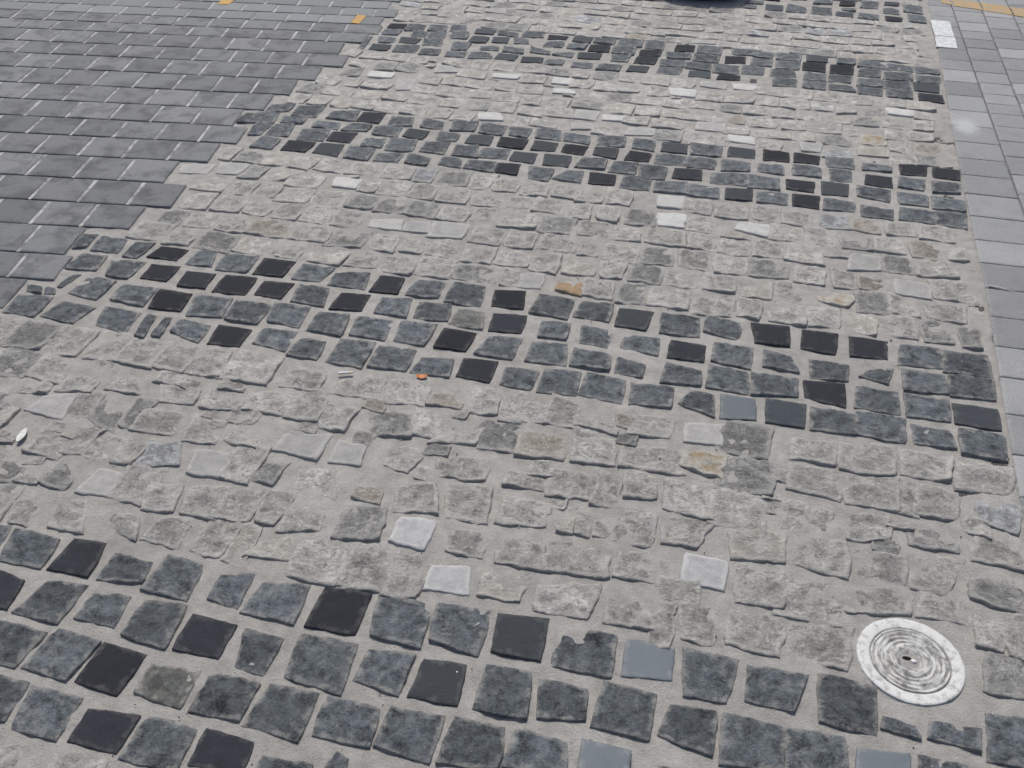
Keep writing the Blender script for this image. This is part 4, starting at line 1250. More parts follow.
rL 784 5797 888 5799 881 5716 787 5712
rL -1753 5911 -1633 5919 -1643 5807 -1760 5807
rL -1632 5913 -1532 5913 -1526 5805 -1628 5812
mL -1524 5908 -1426 5920 -1439 5810 -1512 5809
bL -1418 5914 -1303 5910 -1295 5818 -1411 5823
rL -1294 5912 -1222 5918 -1219 5817 -1290 5811
rL -1207 5907 -1107 5911 -1098 5807 -1210 5805
dL -1085 5913 -951 5904 -957 5819 -1081 5816
rL -939 5916 -858 5918 -863 5824 -948 5820
dL -838 5911 -736 5907 -736 5815 -843 5807
dL -725 5913 -609 5913 -603 5813 -716 5813
dL -587 5920 -495 5912 -498 5826 -588 5826
rL -479 5916 -410 5915 -406 5814 -483 5818
dL -399 5913 -314 5906 -320 5821 -404 5816
rL -293 5913 -221 5909 -229 5802 -301 5811
rL -215 5910 -153 5914 -156 5818 -214 5821
rL -146 5904 -40 5904 -33 5808 -149 5807
rL -20 5918 91 5911 91 5814 -23 5813
dL 97 5910 209 5918 198 5815 106 5813
eL 212 5917 335 5917 330 5825 218 5816
rL 349 5904 438 5903 439 5819 343 5817
rL 451 5911 557 5905 560 5810 454 5812
rL 568 5914 682 5911 688 5826 574 5820
uL 700 5911 789 5910 789 5805 696 5812
rL 805 5920 894 5921 888 5815 799 5819
rL -1770 6009 -1705 6014 -1695 5921 -1764 5916
rL -1686 6013 -1586 6015 -1580 5929 -1680 5925
dL -1572 6017 -1468 6023 -1470 5922 -1573 5925
rL -1450 6013 -1362 6019 -1366 5916 -1455 5917
rL -1359 6011 -1267 6016 -1258 5913 -1356 5922
dL -1256 6010 -1124 6021 -1117 5920 -1252 5915
rL -1112 6020 -1036 6022 -1031 5930 -1121 5918
rL -1017 6012 -930 6011 -938 5921 -1019 5909
rL -921 6019 -812 6010 -811 5914 -928 5914
rL -801 6014 -697 6011 -694 5917 -799 5921
rL -681 6027 -589 6027 -590 5926 -685 5924
rL -574 6012 -468 6014 -468 5919 -576 5925
rL -460 6012 -372 6008 -362 5924 -458 5913
rL -355 6028 -249 6021 -253 5921 -355 5926
rL -243 6007 -137 6011 -137 5921 -241 5917
pL -129 6029 -9 6025 -15 5932 -121 5922
rL 10 6010 127 6013 126 5925 10 5924
rL 120 6013 218 6013 208 5912 120 5916
rL 218 6029 322 6025 323 5928 230 5928
rL 331 6018 435 6020 436 5917 324 5927
rL 447 6019 559 6017 557 5919 450 5916
rL 568 6030 675 6023 672 5920 568 5922
rL 686 6014 771 6015 780 5914 690 5917
rL 789 6019 881 6024 883 5920 791 5920
mL -1790 6114 -1686 6122 -1698 6024 -1786 6030
rL -1676 6115 -1597 6116 -1599 6025 -1684 6022
dL -1587 6128 -1519 6129 -1512 6026 -1586 6017
dL -1504 6132 -1405 6132 -1408 6019 -1503 6027
rL -1401 6127 -1291 6123 -1295 6018 -1390 6028
dL -1282 6126 -1180 6127 -1183 6034 -1286 6028
mL -1169 6118 -1078 6123 -1078 6036 -1178 6029
rL -1072 6131 -966 6122 -970 6021 -1069 6031
eL -951 6136 -857 6136 -854 6035 -946 6026
dL -836 6127 -741 6128 -743 6026 -833 6020
dL -727 6125 -625 6126 -625 6020 -729 6023
rL -624 6122 -524 6121 -535 6022 -623 6022
dL -510 6121 -424 6122 -413 6032 -521 6025
rL -414 6138 -289 6133 -289 6034 -407 6025
dL -283 6127 -219 6116 -227 6030 -283 6025
rL -211 6128 -142 6120 -155 6033 -216 6036
bL -134 6114 -49 6119 -42 6020 -136 6030
dL -43 6126 58 6124 65 6027 -32 6033
rL 68 6127 170 6132 174 6030 66 6026
rL 190 6131 311 6133 320 6036 189 6026
dL 325 6124 404 6124 406 6030 330 6023
dL 421 6132 500 6131 505 6037 423 6037
rL 511 6138 629 6137 622 6024 518 6034
rL 636 6125 736 6131 745 6038 645 6034
rL 755 6130 862 6133 856 6027 745 6030
rL 865 6127 938 6123 934 6032 870 6030
dL -2069 1812 -1988 1817 -1988 1746 -2072 1750
rL 875 5719 912 5715 907 5688 874 5692
rL -2294 1402 -2256 1411 -2256 1381 -2297 1380
dL -2323 1450 -2281 1447 -2288 1414 -2324 1414
"""
PAV = """
0 0 1 -1730 4997 -1667 5005 -1651 4893 -1713 4885
1 0 1 -1812 4867 -1690 4882 -1674 4772 -1796 4757
1 1 1 -1975 4848 -1824 4867 -1807 4754 -1958 4735
1 2 1 -2137 4826 -1986 4845 -1970 4734 -2120 4715
1 3 1 -2299 4806 -2149 4825 -2132 4714 -2282 4695
1 4 1 -2461 4784 -2311 4803 -2294 4694 -2445 4675
1 5 1 -2623 4764 -2473 4783 -2457 4674 -2607 4655
2 0 1 -1720 4761 -1617 4774 -1600 4661 -1703 4648
2 1 1 -1882 4739 -1732 4758 -1716 4648 -1866 4629
2 2 1 -2045 4720 -1894 4739 -1878 4626 -2028 4607
2 3 1 -2207 4698 -2056 4717 -2040 4607 -2190 4588
2 4 1 -2369 4678 -2219 4697 -2202 4586 -2352 4567
2 5 1 -2531 4658 -2381 4677 -2364 4565 -2515 4546
2 6 1 -2693 4637 -2543 4656 -2526 4545 -2677 4526
2 7 1 -2856 4618 -2705 4637 -2689 4524 -2839 4505
2 8 1 -3018 4597 -2868 4616 -2851 4503 -3001 4484
2 9 1 -3180 4576 -3030 4595 -3013 4483 -3163 4464
2 10 1 -3342 4556 -3192 4575 -3175 4463 -3326 4444
2 11 1 -3504 4535 -3354 4554 -3337 4442 -3488 4423
2 12 1 -3667 4515 -3516 4534 -3500 4421 -3650 4402
3 0 1 -1779 4634 -1654 4650 -1637 4538 -1762 4522
3 1 1 -1941 4614 -1790 4633 -1774 4521 -1924 4502
3 2 1 -2103 4593 -1953 4612 -1936 4501 -2086 4482
3 3 1 -2265 4573 -2115 4592 -2098 4480 -2249 4461
3 4 1 -2427 4551 -2277 4570 -2261 4461 -2411 4442
3 5 1 -2590 4531 -2439 4550 -2423 4440 -2573 4421
3 6 1 -2752 4512 -2602 4531 -2585 4418 -2735 4399
3 7 1 -2914 4490 -2764 4509 -2747 4399 -2897 4380
3 8 1 -3076 4470 -2926 4489 -2909 4378 -3060 4359
3 9 1 -3239 4450 -3088 4469 -3071 4356 -3222 4337
3 10 1 -3401 4430 -3250 4449 -3234 4336 -3384 4317
3 11 1 -3563 4407 -3412 4426 -3396 4317 -3546 4298
4 0 0 -1778 4514 -1621 4534 -1604 4418 -1761 4398
4 1 0 -1941 4495 -1790 4514 -1773 4396 -1923 4377
4 2 0 -2103 4473 -1952 4492 -1935 4376 -2085 4357
4 3 0 -2265 4453 -2115 4472 -2097 4356 -2248 4337
4 4 0 -2427 4433 -2277 4452 -2259 4335 -2410 4316
4 5 0 -2589 4412 -2439 4431 -2422 4314 -2572 4295
4 6 0 -2748 4392 -2601 4411 -2584 4294 -2730 4276
4 7 0 -2905 4373 -2760 4391 -2742 4274 -2887 4255
4 8 0 -3059 4352 -2917 4370 -2900 4255 -3042 4237
4 9 0 -3217 4334 -3071 4352 -3054 4234 -3199 4215
4 10 0 -3379 4313 -3228 4332 -3211 4214 -3361 4195
4 11 0 -3541 4293 -3391 4312 -3373 4194 -3523 4175
5 0 0 -1814 4386 -1643 4408 -1626 4289 -1797 4268
5 1 0 -1976 4364 -1826 4383 -1809 4268 -1959 4249
5 2 0 -2139 4344 -1988 4363 -1971 4247 -2121 4228
5 3 0 -2301 4324 -2151 4343 -2133 4225 -2283 4206
5 4 0 -2463 4304 -2313 4323 -2295 4205 -2446 4186
5 5 0 -2633 4281 -2475 4301 -2458 4185 -2616 4165
5 6 0 -2791 4261 -2645 4280 -2628 4164 -2774 4146
5 7 0 -2943 4244 -2804 4261 -2786 4143 -2926 4125
5 8 0 -3112 4221 -2955 4240 -2938 4125 -3095 4105
5 9 0 -3270 4202 -3124 4220 -3107 4103 -3253 4084
5 10 0 -3432 4182 -3282 4201 -3265 4082 -3415 4063
6 0 0 -1891 4252 -1714 4274 -1692 4125 -1869 4103
6 1 0 -2053 4231 -1903 4250 -1880 4101 -2031 4082
6 2 0 -2215 4210 -2065 4229 -2043 4081 -2193 4063
6 3 0 -2377 4190 -2227 4209 -2205 4060 -2355 4041
6 4 0 -2540 4170 -2389 4189 -2367 4040 -2517 4021
6 5 0 -2702 4148 -2551 4167 -2529 4021 -2681 4001
6 6 0 -2865 4128 -2714 4147 -2692 3999 -2843 3980
6 7 0 -3023 4108 -2877 4126 -2855 3979 -3001 3961
6 8 0 -3183 4087 -3035 4106 -3013 3959 -3161 3941
6 9 0 -3345 4068 -3195 4087 -3173 3938 -3323 3919
7 0 0 -1811 4104 -1642 4126 -1621 3987 -1790 3966
7 1 0 -1973 4085 -1823 4104 -1802 3963 -1952 3944
7 2 0 -2135 4064 -1985 4083 -1964 3943 -2114 3924
7 3 0 -2297 4045 -2147 4064 -2126 3922 -2276 3903
7 4 0 -2460 4024 -2309 4043 -2288 3901 -2439 3882
7 5 0 -2624 4002 -2471 4021 -2451 3882 -2603 3863
7 6 0 -2780 3984 -2636 4002 -2615 3860 -2759 3842
7 7 0 -2935 3963 -2792 3981 -2771 3841 -2915 3823
7 8 0 -3097 3942 -2947 3961 -2927 3822 -3076 3803
7 9 0 -3259 3923 -3109 3942 -3088 3800 -3238 3781
8 0 0 -1868 3950 -1704 3971 -1680 3814 -1844 3793
8 1 0 -2030 3930 -1879 3949 -1856 3791 -2006 3772
8 2 0 -2192 3909 -2042 3928 -2018 3771 -2169 3752
8 3 0 -2354 3888 -2204 3907 -2181 3751 -2331 3732
8 4 0 -2527 3866 -2366 3886 -2343 3731 -2504 3711
8 5 0 -2683 3846 -2539 3864 -2516 3709 -2660 3691
8 6 0 -2842 3826 -2695 3845 -2671 3689 -2819 3671
8 7 0 -2994 3807 -2854 3825 -2831 3669 -2971 3651
8 8 0 -3156 3786 -3006 3805 -2983 3651 -3133 3632
9 0 0 -1901 3780 -1747 3800 -1723 3641 -1877 3622
9 1 0 -2063 3760 -1912 3779 -1889 3620 -2039 3601
9 2 0 -2225 3740 -2075 3759 -2051 3599 -2201 3580
9 3 0 -2395 3718 -2237 3738 -2213 3579 -2371 3559
9 4 0 -2564 3698 -2407 3718 -2383 3556 -2540 3536
9 5 0 -2720 3676 -2575 3694 -2552 3537 -2697 3518
9 6 0 -2875 3658 -2732 3676 -2708 3516 -2852 3498
9 7 0 -3038 3637 -2887 3656 -2864 3497 -3014 3478
10 0 0 -1925 3610 -1784 3628 -1761 3472 -1902 3455
10 1 0 -2087 3588 -1937 3607 -1914 3455 -2064 3436
10 2 0 -2258 3567 -2099 3587 -2076 3434 -2236 3413
10 3 0 -2421 3545 -2270 3565 -2248 3413 -2399 3394
10 4 0 -2594 3525 -2434 3546 -2411 3390 -2571 3370
10 5 0 -2759 3505 -2606 3524 -2583 3369 -2736 3349
10 6 0 -2921 3484 -2771 3503 -2748 3348 -2898 3329
11 0 0 -1992 3439 -1838 3459 -1816 3305 -1969 3286
11 1 0 -2154 3418 -2004 3437 -1981 3285 -2131 3266
11 2 0 -2317 3397 -2166 3416 -2143 3266 -2294 3247
11 3 0 -2488 3376 -2329 3396 -2306 3244 -2466 3224
11 4 0 -2653 3355 -2500 3375 -2478 3222 -2630 3203
11 5 0 -2815 3333 -2665 3352 -2643 3203 -2793 3184
12 0 0 -1894 3290 -1755 3307 -1733 3163 -1872 3145
12 1 0 -2056 3271 -1906 3290 -1884 3143 -2034 3124
12 2 0 -2217 3249 -2068 3268 -2047 3123 -2196 3104
12 3 0 -2379 3229 -2229 3248 -2208 3103 -2358 3084
12 4 0 -2550 3207 -2391 3227 -2370 3083 -2529 3063
12 5 0 -2713 3187 -2562 3206 -2541 3061 -2691 3042
13 0 0 -1932 3130 -1789 3148 -1767 2995 -1909 2977
13 1 0 -2098 3111 -1944 3130 -1921 2975 -2075 2955
13 2 0 -2261 3091 -2110 3110 -2087 2953 -2238 2934
13 3 0 -2428 3068 -2272 3088 -2250 2934 -2405 2914
13 4 0 -2590 3047 -2440 3066 -2417 2913 -2568 2894
13 5 0 -2753 3028 -2602 3047 -2579 2892 -2730 2873
14 0 0 -2020 2956 -1866 2975 -1842 2813 -1996 2793
14 1 0 -2182 2937 -2032 2956 -2008 2790 -2157 2771
14 2 0 -2351 2915 -2194 2935 -2169 2770 -2326 2750
14 3 0 -2513 2894 -2362 2913 -2338 2749 -2488 2730
15 0 0 -1899 2799 -1757 2816 -1734 2656 -1875 2638
15 1 0 -2069 2778 -1911 2798 -1887 2636 -2045 2617
15 2 0 -2234 2756 -2081 2775 -2057 2616 -2210 2597
15 3 0 -2396 2736 -2246 2755 -2222 2595 -2372 2576
15 4 0 -2558 2715 -2408 2734 -2384 2574 -2535 2555
16 0 0 -1968 2620 -1815 2639 -1792 2490 -1946 2471
16 1 0 -2134 2599 -1980 2619 -1958 2469 -2112 2449
16 2 0 -2297 2580 -2146 2599 -2124 2447 -2274 2428
17 0 0 -2071 2449 -1929 2467 -1905 2302 -2046 2284
17 1 0 -2233 2429 -2083 2448 -2058 2283 -2208 2264
18 0 0 -2009 2283 -1874 2300 -1853 2165 -1989 2148
18 1 0 -2171 2263 -2020 2282 -2000 2147 -2151 2128
19 0 0 -2081 2130 -1930 2149 -1908 1997 -2058 1978
"""
PAVOUT = """
1 -6688 4489 -6538 4508 -6521 4397 -6672 4378
1 -6526 4509 -6376 4528 -6359 4418 -6510 4399
1 -6364 4531 -6214 4550 -6197 4437 -6347 4418
1 -6202 4550 -6051 4569 -6035 4459 -6185 4440
1 -6039 4571 -5889 4590 -5873 4480 -6023 4461
1 -5877 4591 -5727 4610 -5711 4500 -5861 4481
1 -5715 4613 -5565 4632 -5548 4519 -5698 4500
1 -5553 4632 -5402 4651 -5386 4542 -5536 4523
1 -5391 4654 -5240 4673 -5224 4560 -5374 4541
1 -5228 4674 -5078 4693 -5062 4581 -5212 4562
1 -5066 4694 -4916 4713 -4899 4602 -5050 4583
1 -4904 4714 -4754 4733 -4737 4624 -4888 4605
1 -4742 4735 -4591 4754 -4575 4643 -4725 4624
1 -4579 4755 -4429 4774 -4413 4665 -4563 4646
1 -4417 4776 -4267 4795 -4251 4684 -4401 4665
1 -4255 4797 -4105 4816 -4088 4704 -4239 4685
1 -4093 4818 -3943 4836 -3926 4725 -4076 4706
1 -3931 4838 -3780 4857 -3764 4745 -3914 4726
1 -3769 4859 -3618 4878 -3602 4765 -3752 4746
1 -3606 4879 -3456 4898 -3439 4786 -3590 4767
1 -3444 4899 -3294 4918 -3277 4807 -3428 4788
1 -3282 4918 -3131 4937 -3115 4829 -3265 4810
1 -3120 4941 -2969 4960 -2953 4847 -3103 4828
1 -2958 4962 -2807 4981 -2790 4868 -2941 4849
1 -2795 4980 -2645 4999 -2629 4890 -2779 4871
1 -2633 5001 -2483 5020 -2466 4910 -2617 4891
1 -2471 5022 -2321 5041 -2304 4930 -2454 4911
1 -2309 5043 -2158 5062 -2142 4950 -2292 4931
1 -2146 5063 -1996 5082 -1980 4971 -2130 4952
1 -1984 5083 -1834 5102 -1817 4992 -1968 4973
1 -1822 5104 -1682 5122 -1665 5011 -1805 4993
1 -6596 4381 -6446 4400 -6429 4290 -6580 4271
1 -6434 4401 -6283 4420 -6267 4311 -6418 4292
1 -6272 4423 -6121 4442 -6105 4331 -6255 4312
1 -6109 4443 -5959 4462 -5943 4352 -6093 4333
1 -5947 4465 -5797 4484 -5780 4371 -5931 4352
1 -5785 4485 -5635 4504 -5618 4392 -5769 4373
1 -5623 4506 -5473 4525 -5456 4412 -5606 4393
1 -5461 4525 -5310 4544 -5294 4434 -5444 4415
1 -5298 4546 -5148 4565 -5132 4453 -5282 4434
1 -5136 4566 -4986 4585 -4969 4474 -5120 4455
1 -4974 4586 -4824 4605 -4807 4496 -4958 4477
1 -4812 4607 -4661 4626 -4645 4516 -4795 4497
1 -4649 4627 -4499 4646 -4483 4537 -4633 4518
1 -4487 4648 -4337 4667 -4321 4556 -4471 4537
1 -4325 4669 -4175 4688 -4158 4577 -4309 4558
1 -4163 4689 -4013 4708 -3996 4598 -4147 4579
1 -4001 4710 -3850 4729 -3834 4618 -3984 4599
1 -3839 4731 -3688 4750 -3672 4638 -3822 4619
1 -3676 4751 -3526 4770 -3509 4659 -3660 4640
1 -3514 4772 -3364 4791 -3347 4679 -3497 4660
1 -3352 4792 -3202 4811 -3185 4699 -3335 4681
1 -3190 4811 -3039 4830 -3023 4721 -3173 4702
1 -3027 4832 -2877 4851 -2861 4742 -3011 4723
1 -2865 4853 -2715 4872 -2698 4762 -2849 4743
1 -2703 4874 -2553 4893 -2536 4782 -2687 4763
1 -2541 4895 -2391 4914 -2374 4802 -2524 4783
1 -2379 4916 -2228 4935 -2212 4822 -2362 4803
1 -2217 4936 -2066 4955 -2050 4843 -2200 4824
1 -2054 4955 -1904 4974 -1887 4864 -2038 4845
1 -1892 4975 -1742 4994 -1725 4885 -1876 4866
1 -6354 4294 -6204 4313 -6187 4202 -6338 4183
1 -6192 4313 -6042 4332 -6025 4223 -6175 4204
1 -6030 4334 -5879 4353 -5863 4243 -6013 4224
1 -5868 4355 -5717 4374 -5701 4263 -5851 4244
1 -5705 4375 -5555 4394 -5539 4284 -5689 4266
1 -5543 4396 -5393 4415 -5376 4304 -5527 4285
1 -5381 4416 -5231 4435 -5214 4325 -5364 4306
1 -5219 4438 -5068 4457 -5052 4344 -5202 4325
1 -5056 4457 -4906 4476 -4890 4366 -5040 4347
1 -4894 4479 -4744 4498 -4727 4385 -4878 4366
1 -4732 4498 -4582 4517 -4565 4407 -4716 4388
1 -4570 4519 -4420 4538 -4403 4427 -4553 4408
1 -4407 4539 -4257 4558 -4241 4448 -4391 4429
1 -4245 4560 -4095 4579 -4079 4468 -4229 4449
1 -4083 4580 -3933 4599 -3916 4489 -4067 4470
1 -3921 4601 -3771 4620 -3754 4509 -3904 4490
1 -3759 4621 -3608 4640 -3592 4530 -3742 4511
1 -3596 4641 -3446 4660 -3430 4550 -3580 4531
1 -3434 4662 -3284 4681 -3268 4571 -3418 4552
1 -3272 4683 -3122 4702 -3105 4591 -3256 4572
1 -3110 4703 -2959 4722 -2943 4612 -3093 4593
1 -2948 4723 -2797 4742 -2781 4633 -2931 4614
1 -2785 4744 -2635 4763 -2619 4653 -2769 4634
1 -6262 4186 -6112 4205 -6095 4095 -6246 4076
1 -6100 4207 -5949 4226 -5933 4115 -6083 4096
1 -5937 4227 -5787 4246 -5771 4136 -5921 4117
1 -5775 4247 -5625 4266 -5609 4156 -5759 4137
1 -5613 4268 -5463 4287 -5446 4177 -5597 4158
1 -5451 4288 -5301 4307 -5284 4197 -5434 4178
1 -5289 4310 -5139 4329 -5122 4216 -5272 4197
1 -5127 4330 -4976 4349 -4960 4237 -5110 4218
1 -4964 4350 -4814 4369 -4797 4258 -4948 4239
1 -4802 4370 -4652 4389 -4635 4279 -4786 4260
1 -4640 4392 -4490 4411 -4473 4299 -4623 4280
1 -4478 4411 -4327 4430 -4311 4320 -4461 4301
1 -4315 4432 -4165 4451 -4149 4340 -4299 4321
1 -4153 4454 -4003 4473 -3986 4360 -4137 4341
1 -3991 4473 -3841 4492 -3824 4381 -3974 4362
1 -3829 4494 -3679 4513 -3662 4401 -3812 4382
1 -6158 4080 -6008 4099 -5991 3989 -6142 3970
1 -5996 4101 -5846 4120 -5829 4009 -5979 3990
1 -5834 4121 -5683 4140 -5667 4030 -5817 4011
1 -5671 4141 -5521 4160 -5505 4051 -5655 4032
1 -5509 4162 -5359 4181 -5343 4071 -5493 4052
1 -5347 4183 -5197 4202 -5180 4091 -5331 4072
1 -5185 4203 -5035 4222 -5018 4112 -5169 4093
1 -5023 4224 -4872 4243 -4856 4132 -5006 4113
1 -4861 4245 -4710 4264 -4694 4152 -4844 4133
1 -4698 4266 -4548 4285 -4531 4172 -4682 4153
1 -4536 4285 -4386 4304 -4369 4194 -4520 4175
1 -4374 4306 -4224 4325 -4207 4214 -4357 4195
1 -4212 4325 -4061 4344 -4045 4235 -4195 4216
1 -4049 4346 -3899 4365 -3883 4256 -4033 4237
1 -3887 4367 -3737 4386 -3720 4276 -3871 4257
1 -3725 4388 -3575 4407 -3558 4295 -3708 4276
0 -5974 3984 -5824 4003 -5806 3888 -5957 3869
0 -5812 4005 -5662 4024 -5644 3907 -5794 3888
0 -5650 4026 -5499 4045 -5482 3927 -5632 3908
0 -5487 4046 -5337 4065 -5320 3948 -5470 3929
0 -5325 4068 -5175 4087 -5157 3968 -5308 3949
0 -5163 4087 -5013 4106 -4995 3990 -5146 3971
0 -5001 4108 -4850 4127 -4833 4010 -4983 3991
0 -4839 4129 -4688 4148 -4671 4030 -4821 4011
0 -4676 4148 -4526 4167 -4509 4051 -4659 4032
0 -4514 4168 -4364 4187 -4347 4072 -4497 4053
0 -4352 4191 -4202 4210 -4184 4091 -4334 4072
0 -4190 4210 -4039 4229 -4022 4112 -4172 4093
0 -4028 4231 -3877 4250 -3860 4132 -4010 4113
0 -3865 4250 -3715 4269 -3698 4154 -3848 4135
0 -3703 4271 -3553 4290 -3535 4174 -3686 4155
0 -5866 3874 -5715 3893 -5698 3776 -5848 3757
0 -5703 3893 -5553 3912 -5536 3797 -5686 3778
0 -5541 3914 -5391 3933 -5374 3817 -5524 3798
0 -5379 3935 -5229 3954 -5211 3837 -5362 3818
0 -5217 3957 -5067 3976 -5049 3857 -5199 3838
0 -5054 3975 -4904 3994 -4887 3879 -5037 3860
0 -4892 3997 -4742 4016 -4725 3898 -4875 3879
0 -4730 4017 -4580 4036 -4562 3919 -4713 3900
0 -4568 4037 -4417 4056 -4400 3940 -4551 3921
0 -4406 4058 -4255 4077 -4238 3960 -4388 3941
0 -4243 4078 -4093 4097 -4076 3981 -4226 3962
0 -4081 4098 -3931 4117 -3914 4002 -4064 3983
0 -3919 4120 -3769 4139 -3751 4021 -3902 4002
0 -3757 4140 -3607 4159 -3589 4042 -3739 4023
0 -3594 4160 -3444 4179 -3427 4063 -3577 4044
0 -5778 3759 -5628 3778 -5606 3632 -5756 3613
0 -5616 3781 -5466 3800 -5444 3651 -5594 3632
0 -5454 3800 -5303 3819 -5282 3673 -5432 3654
0 -5291 3820 -5141 3839 -5120 3694 -5270 3675
0 -5129 3841 -4979 3860 -4957 3715 -5108 3696
0 -4967 3862 -4817 3881 -4795 3735 -4945 3716
0 -4805 3884 -4655 3903 -4633 3754 -4783 3735
0 -4643 3902 -4492 3921 -4471 3776 -4621 3757
0 -4481 3924 -4330 3943 -4308 3795 -4459 3776
0 -4318 3944 -4168 3963 -4146 3816 -4296 3797
0 -4156 3964 -4006 3983 -3984 3838 -4134 3819
0 -3994 3985 -3844 4004 -3822 3857 -3972 3839
0 -3832 4006 -3681 4025 -3659 3877 -3810 3858
0 -3670 4026 -3519 4045 -3497 3898 -3648 3879
0 -3507 4046 -3357 4065 -3335 3919 -3486 3900
0 -5530 3635 -5380 3654 -5359 3514 -5509 3495
0 -5368 3656 -5218 3675 -5197 3535 -5347 3516
0 -5206 3675 -5055 3694 -5035 3556 -5185 3537
0 -5043 3697 -4893 3716 -4872 3576 -5023 3557
0 -4881 3717 -4731 3736 -4710 3596 -4860 3577
0 -4719 3738 -4569 3757 -4548 3616 -4698 3597
0 -4557 3758 -4407 3777 -4386 3637 -4536 3618
0 -4395 3779 -4244 3798 -4223 3657 -4374 3638
0 -4232 3799 -4082 3818 -4061 3679 -4212 3660
0 -4070 3820 -3920 3839 -3899 3699 -4049 3680
0 -3908 3841 -3758 3860 -3737 3718 -3887 3699
0 -3746 3861 -3596 3880 -3575 3739 -3725 3720
0 -3584 3882 -3433 3901 -3412 3760 -3563 3741
0 -3421 3901 -3271 3920 -3250 3781 -3401 3762
0 -5427 3499 -5277 3518 -5254 3364 -5404 3345
0 -5265 3521 -5115 3540 -5092 3383 -5242 3364
0 -5103 3540 -4953 3559 -4930 3404 -5080 3385
0 -4941 3561 -4791 3580 -4767 3424 -4918 3405
0 -4779 3582 -4628 3601 -4605 3444 -4755 3425
0 -4616 3603 -4466 3621 -4443 3465 -4593 3446
0 -4454 3622 -4304 3641 -4281 3486 -4431 3467
0 -4292 3643 -4142 3662 -4118 3506 -4269 3487
0 -4130 3664 -3980 3683 -3956 3527 -4107 3508
0 -3968 3685 -3817 3704 -3794 3547 -3944 3528
0 -3805 3704 -3655 3723 -3632 3569 -3782 3550
0 -3643 3725 -3493 3744 -3470 3589 -3620 3570
0 -3481 3745 -3331 3764 -3308 3609 -3458 3590
0 -3319 3766 -3168 3785 -3145 3629 -3296 3610
0 -5309 3350 -5158 3369 -5134 3209 -5285 3190
0 -5146 3370 -4996 3389 -4972 3231 -5123 3212
0 -4984 3392 -4834 3411 -4810 3250 -4960 3231
0 -4822 3412 -4672 3431 -4648 3270 -4798 3251
0 -4660 3433 -4509 3452 -4486 3291 -4636 3272
0 -4498 3453 -4347 3472 -4323 3311 -4474 3292
0 -4335 3474 -4185 3493 -4161 3332 -4311 3313
0 -4173 3494 -4023 3513 -3999 3352 -4149 3333
0 -4011 3514 -3861 3533 -3837 3373 -3987 3354
0 -3849 3536 -3699 3555 -3674 3393 -3825 3374
0 -3686 3554 -3536 3573 -3513 3415 -3663 3396
0 -3524 3576 -3374 3595 -3350 3435 -3500 3416
0 -3362 3595 -3212 3614 -3188 3456 -3338 3437
0 -3200 3616 -3049 3635 -3026 3476 -3176 3457
0 -5030 3217 -4879 3235 -4857 3083 -5007 3064
0 -4867 3236 -4717 3255 -4695 3104 -4845 3085
0 -4705 3258 -4555 3277 -4532 3124 -4683 3105
0 -4543 3279 -4393 3297 -4370 3144 -4520 3125
0 -4381 3298 -4230 3317 -4208 3165 -4358 3146
0 -4219 3320 -4069 3339 -4045 3184 -4196 3165
0 -4057 3341 -3906 3360 -3883 3204 -4033 3185
0 -3894 3360 -3744 3379 -3721 3226 -3872 3207
0 -3732 3381 -3582 3400 -3559 3246 -3709 3227
0 -3570 3402 -3420 3421 -3397 3266 -3547 3247
0 -3408 3422 -3257 3441 -3234 3287 -3385 3268
0 -3245 3441 -3095 3460 -3072 3309 -3223 3290
0 -3083 3463 -2933 3482 -2910 3328 -3060 3309
0 -4924 3069 -4774 3088 -4751 2935 -4901 2916
0 -4762 3088 -4611 3107 -4589 2956 -4739 2937
0 -4599 3108 -4449 3127 -4427 2977 -4577 2958
0 -4437 3129 -4287 3148 -4265 2997 -4415 2978
0 -4275 3149 -4125 3168 -4102 3018 -4253 2999
0 -4113 3171 -3963 3190 -3940 3037 -4090 3018
0 -3951 3192 -3801 3211 -3778 3057 -3928 3038
0 -3789 3211 -3638 3230 -3616 3079 -3766 3060
0 -3626 3232 -3476 3251 -3453 3099 -3604 3080
0 -3464 3252 -3314 3271 -3291 3120 -3442 3101
0 -3302 3273 -3152 3292 -3129 3140 -3279 3121
0 -3140 3293 -2989 3312 -2967 3161 -3117 3142
0 -2977 3313 -2827 3332 -2805 3182 -2955 3163
0 -4659 2941 -4509 2960 -4487 2814 -4637 2795
0 -4497 2963 -4347 2982 -4325 2834 -4475 2815
0 -4335 2982 -4185 3001 -4163 2855 -4313 2836
0 -4173 3003 -4022 3022 -4001 2875 -4151 2856
0 -4010 3023 -3860 3042 -3838 2897 -3989 2878
0 -3848 3044 -3698 3063 -3676 2917 -3826 2898
0 -3686 3063 -3536 3082 -3514 2938 -3664 2919
0 -3524 3084 -3373 3103 -3352 2958 -3502 2939
0 -3361 3105 -3211 3124 -3190 2979 -3340 2960
0 -3199 3125 -3049 3144 -3027 2999 -3178 2980
0 -3037 3146 -2887 3165 -2865 3019 -3015 3000
0 -2875 3166 -2724 3185 -2703 3040 -2853 3021
0 -4537 2802 -4387 2821 -4364 2666 -4514 2647
0 -4375 2823 -4225 2842 -4201 2687 -4352 2668
0 -4213 2844 -4062 2863 -4039 2707 -4190 2688
0 -4051 2865 -3900 2884 -3877 2727 -4027 2708
0 -3888 2884 -3738 2903 -3715 2749 -3865 2730
0 -3726 2904 -3576 2923 -3553 2770 -3703 2751
0 -3564 2925 -3413 2944 -3391 2790 -3541 2771
0 -3402 2947 -3251 2966 -3228 2809 -3378 2790
0 -3239 2966 -3089 2985 -3066 2830 -3216 2811
0 -3077 2987 -2927 3006 -2904 2850 -3054 2831
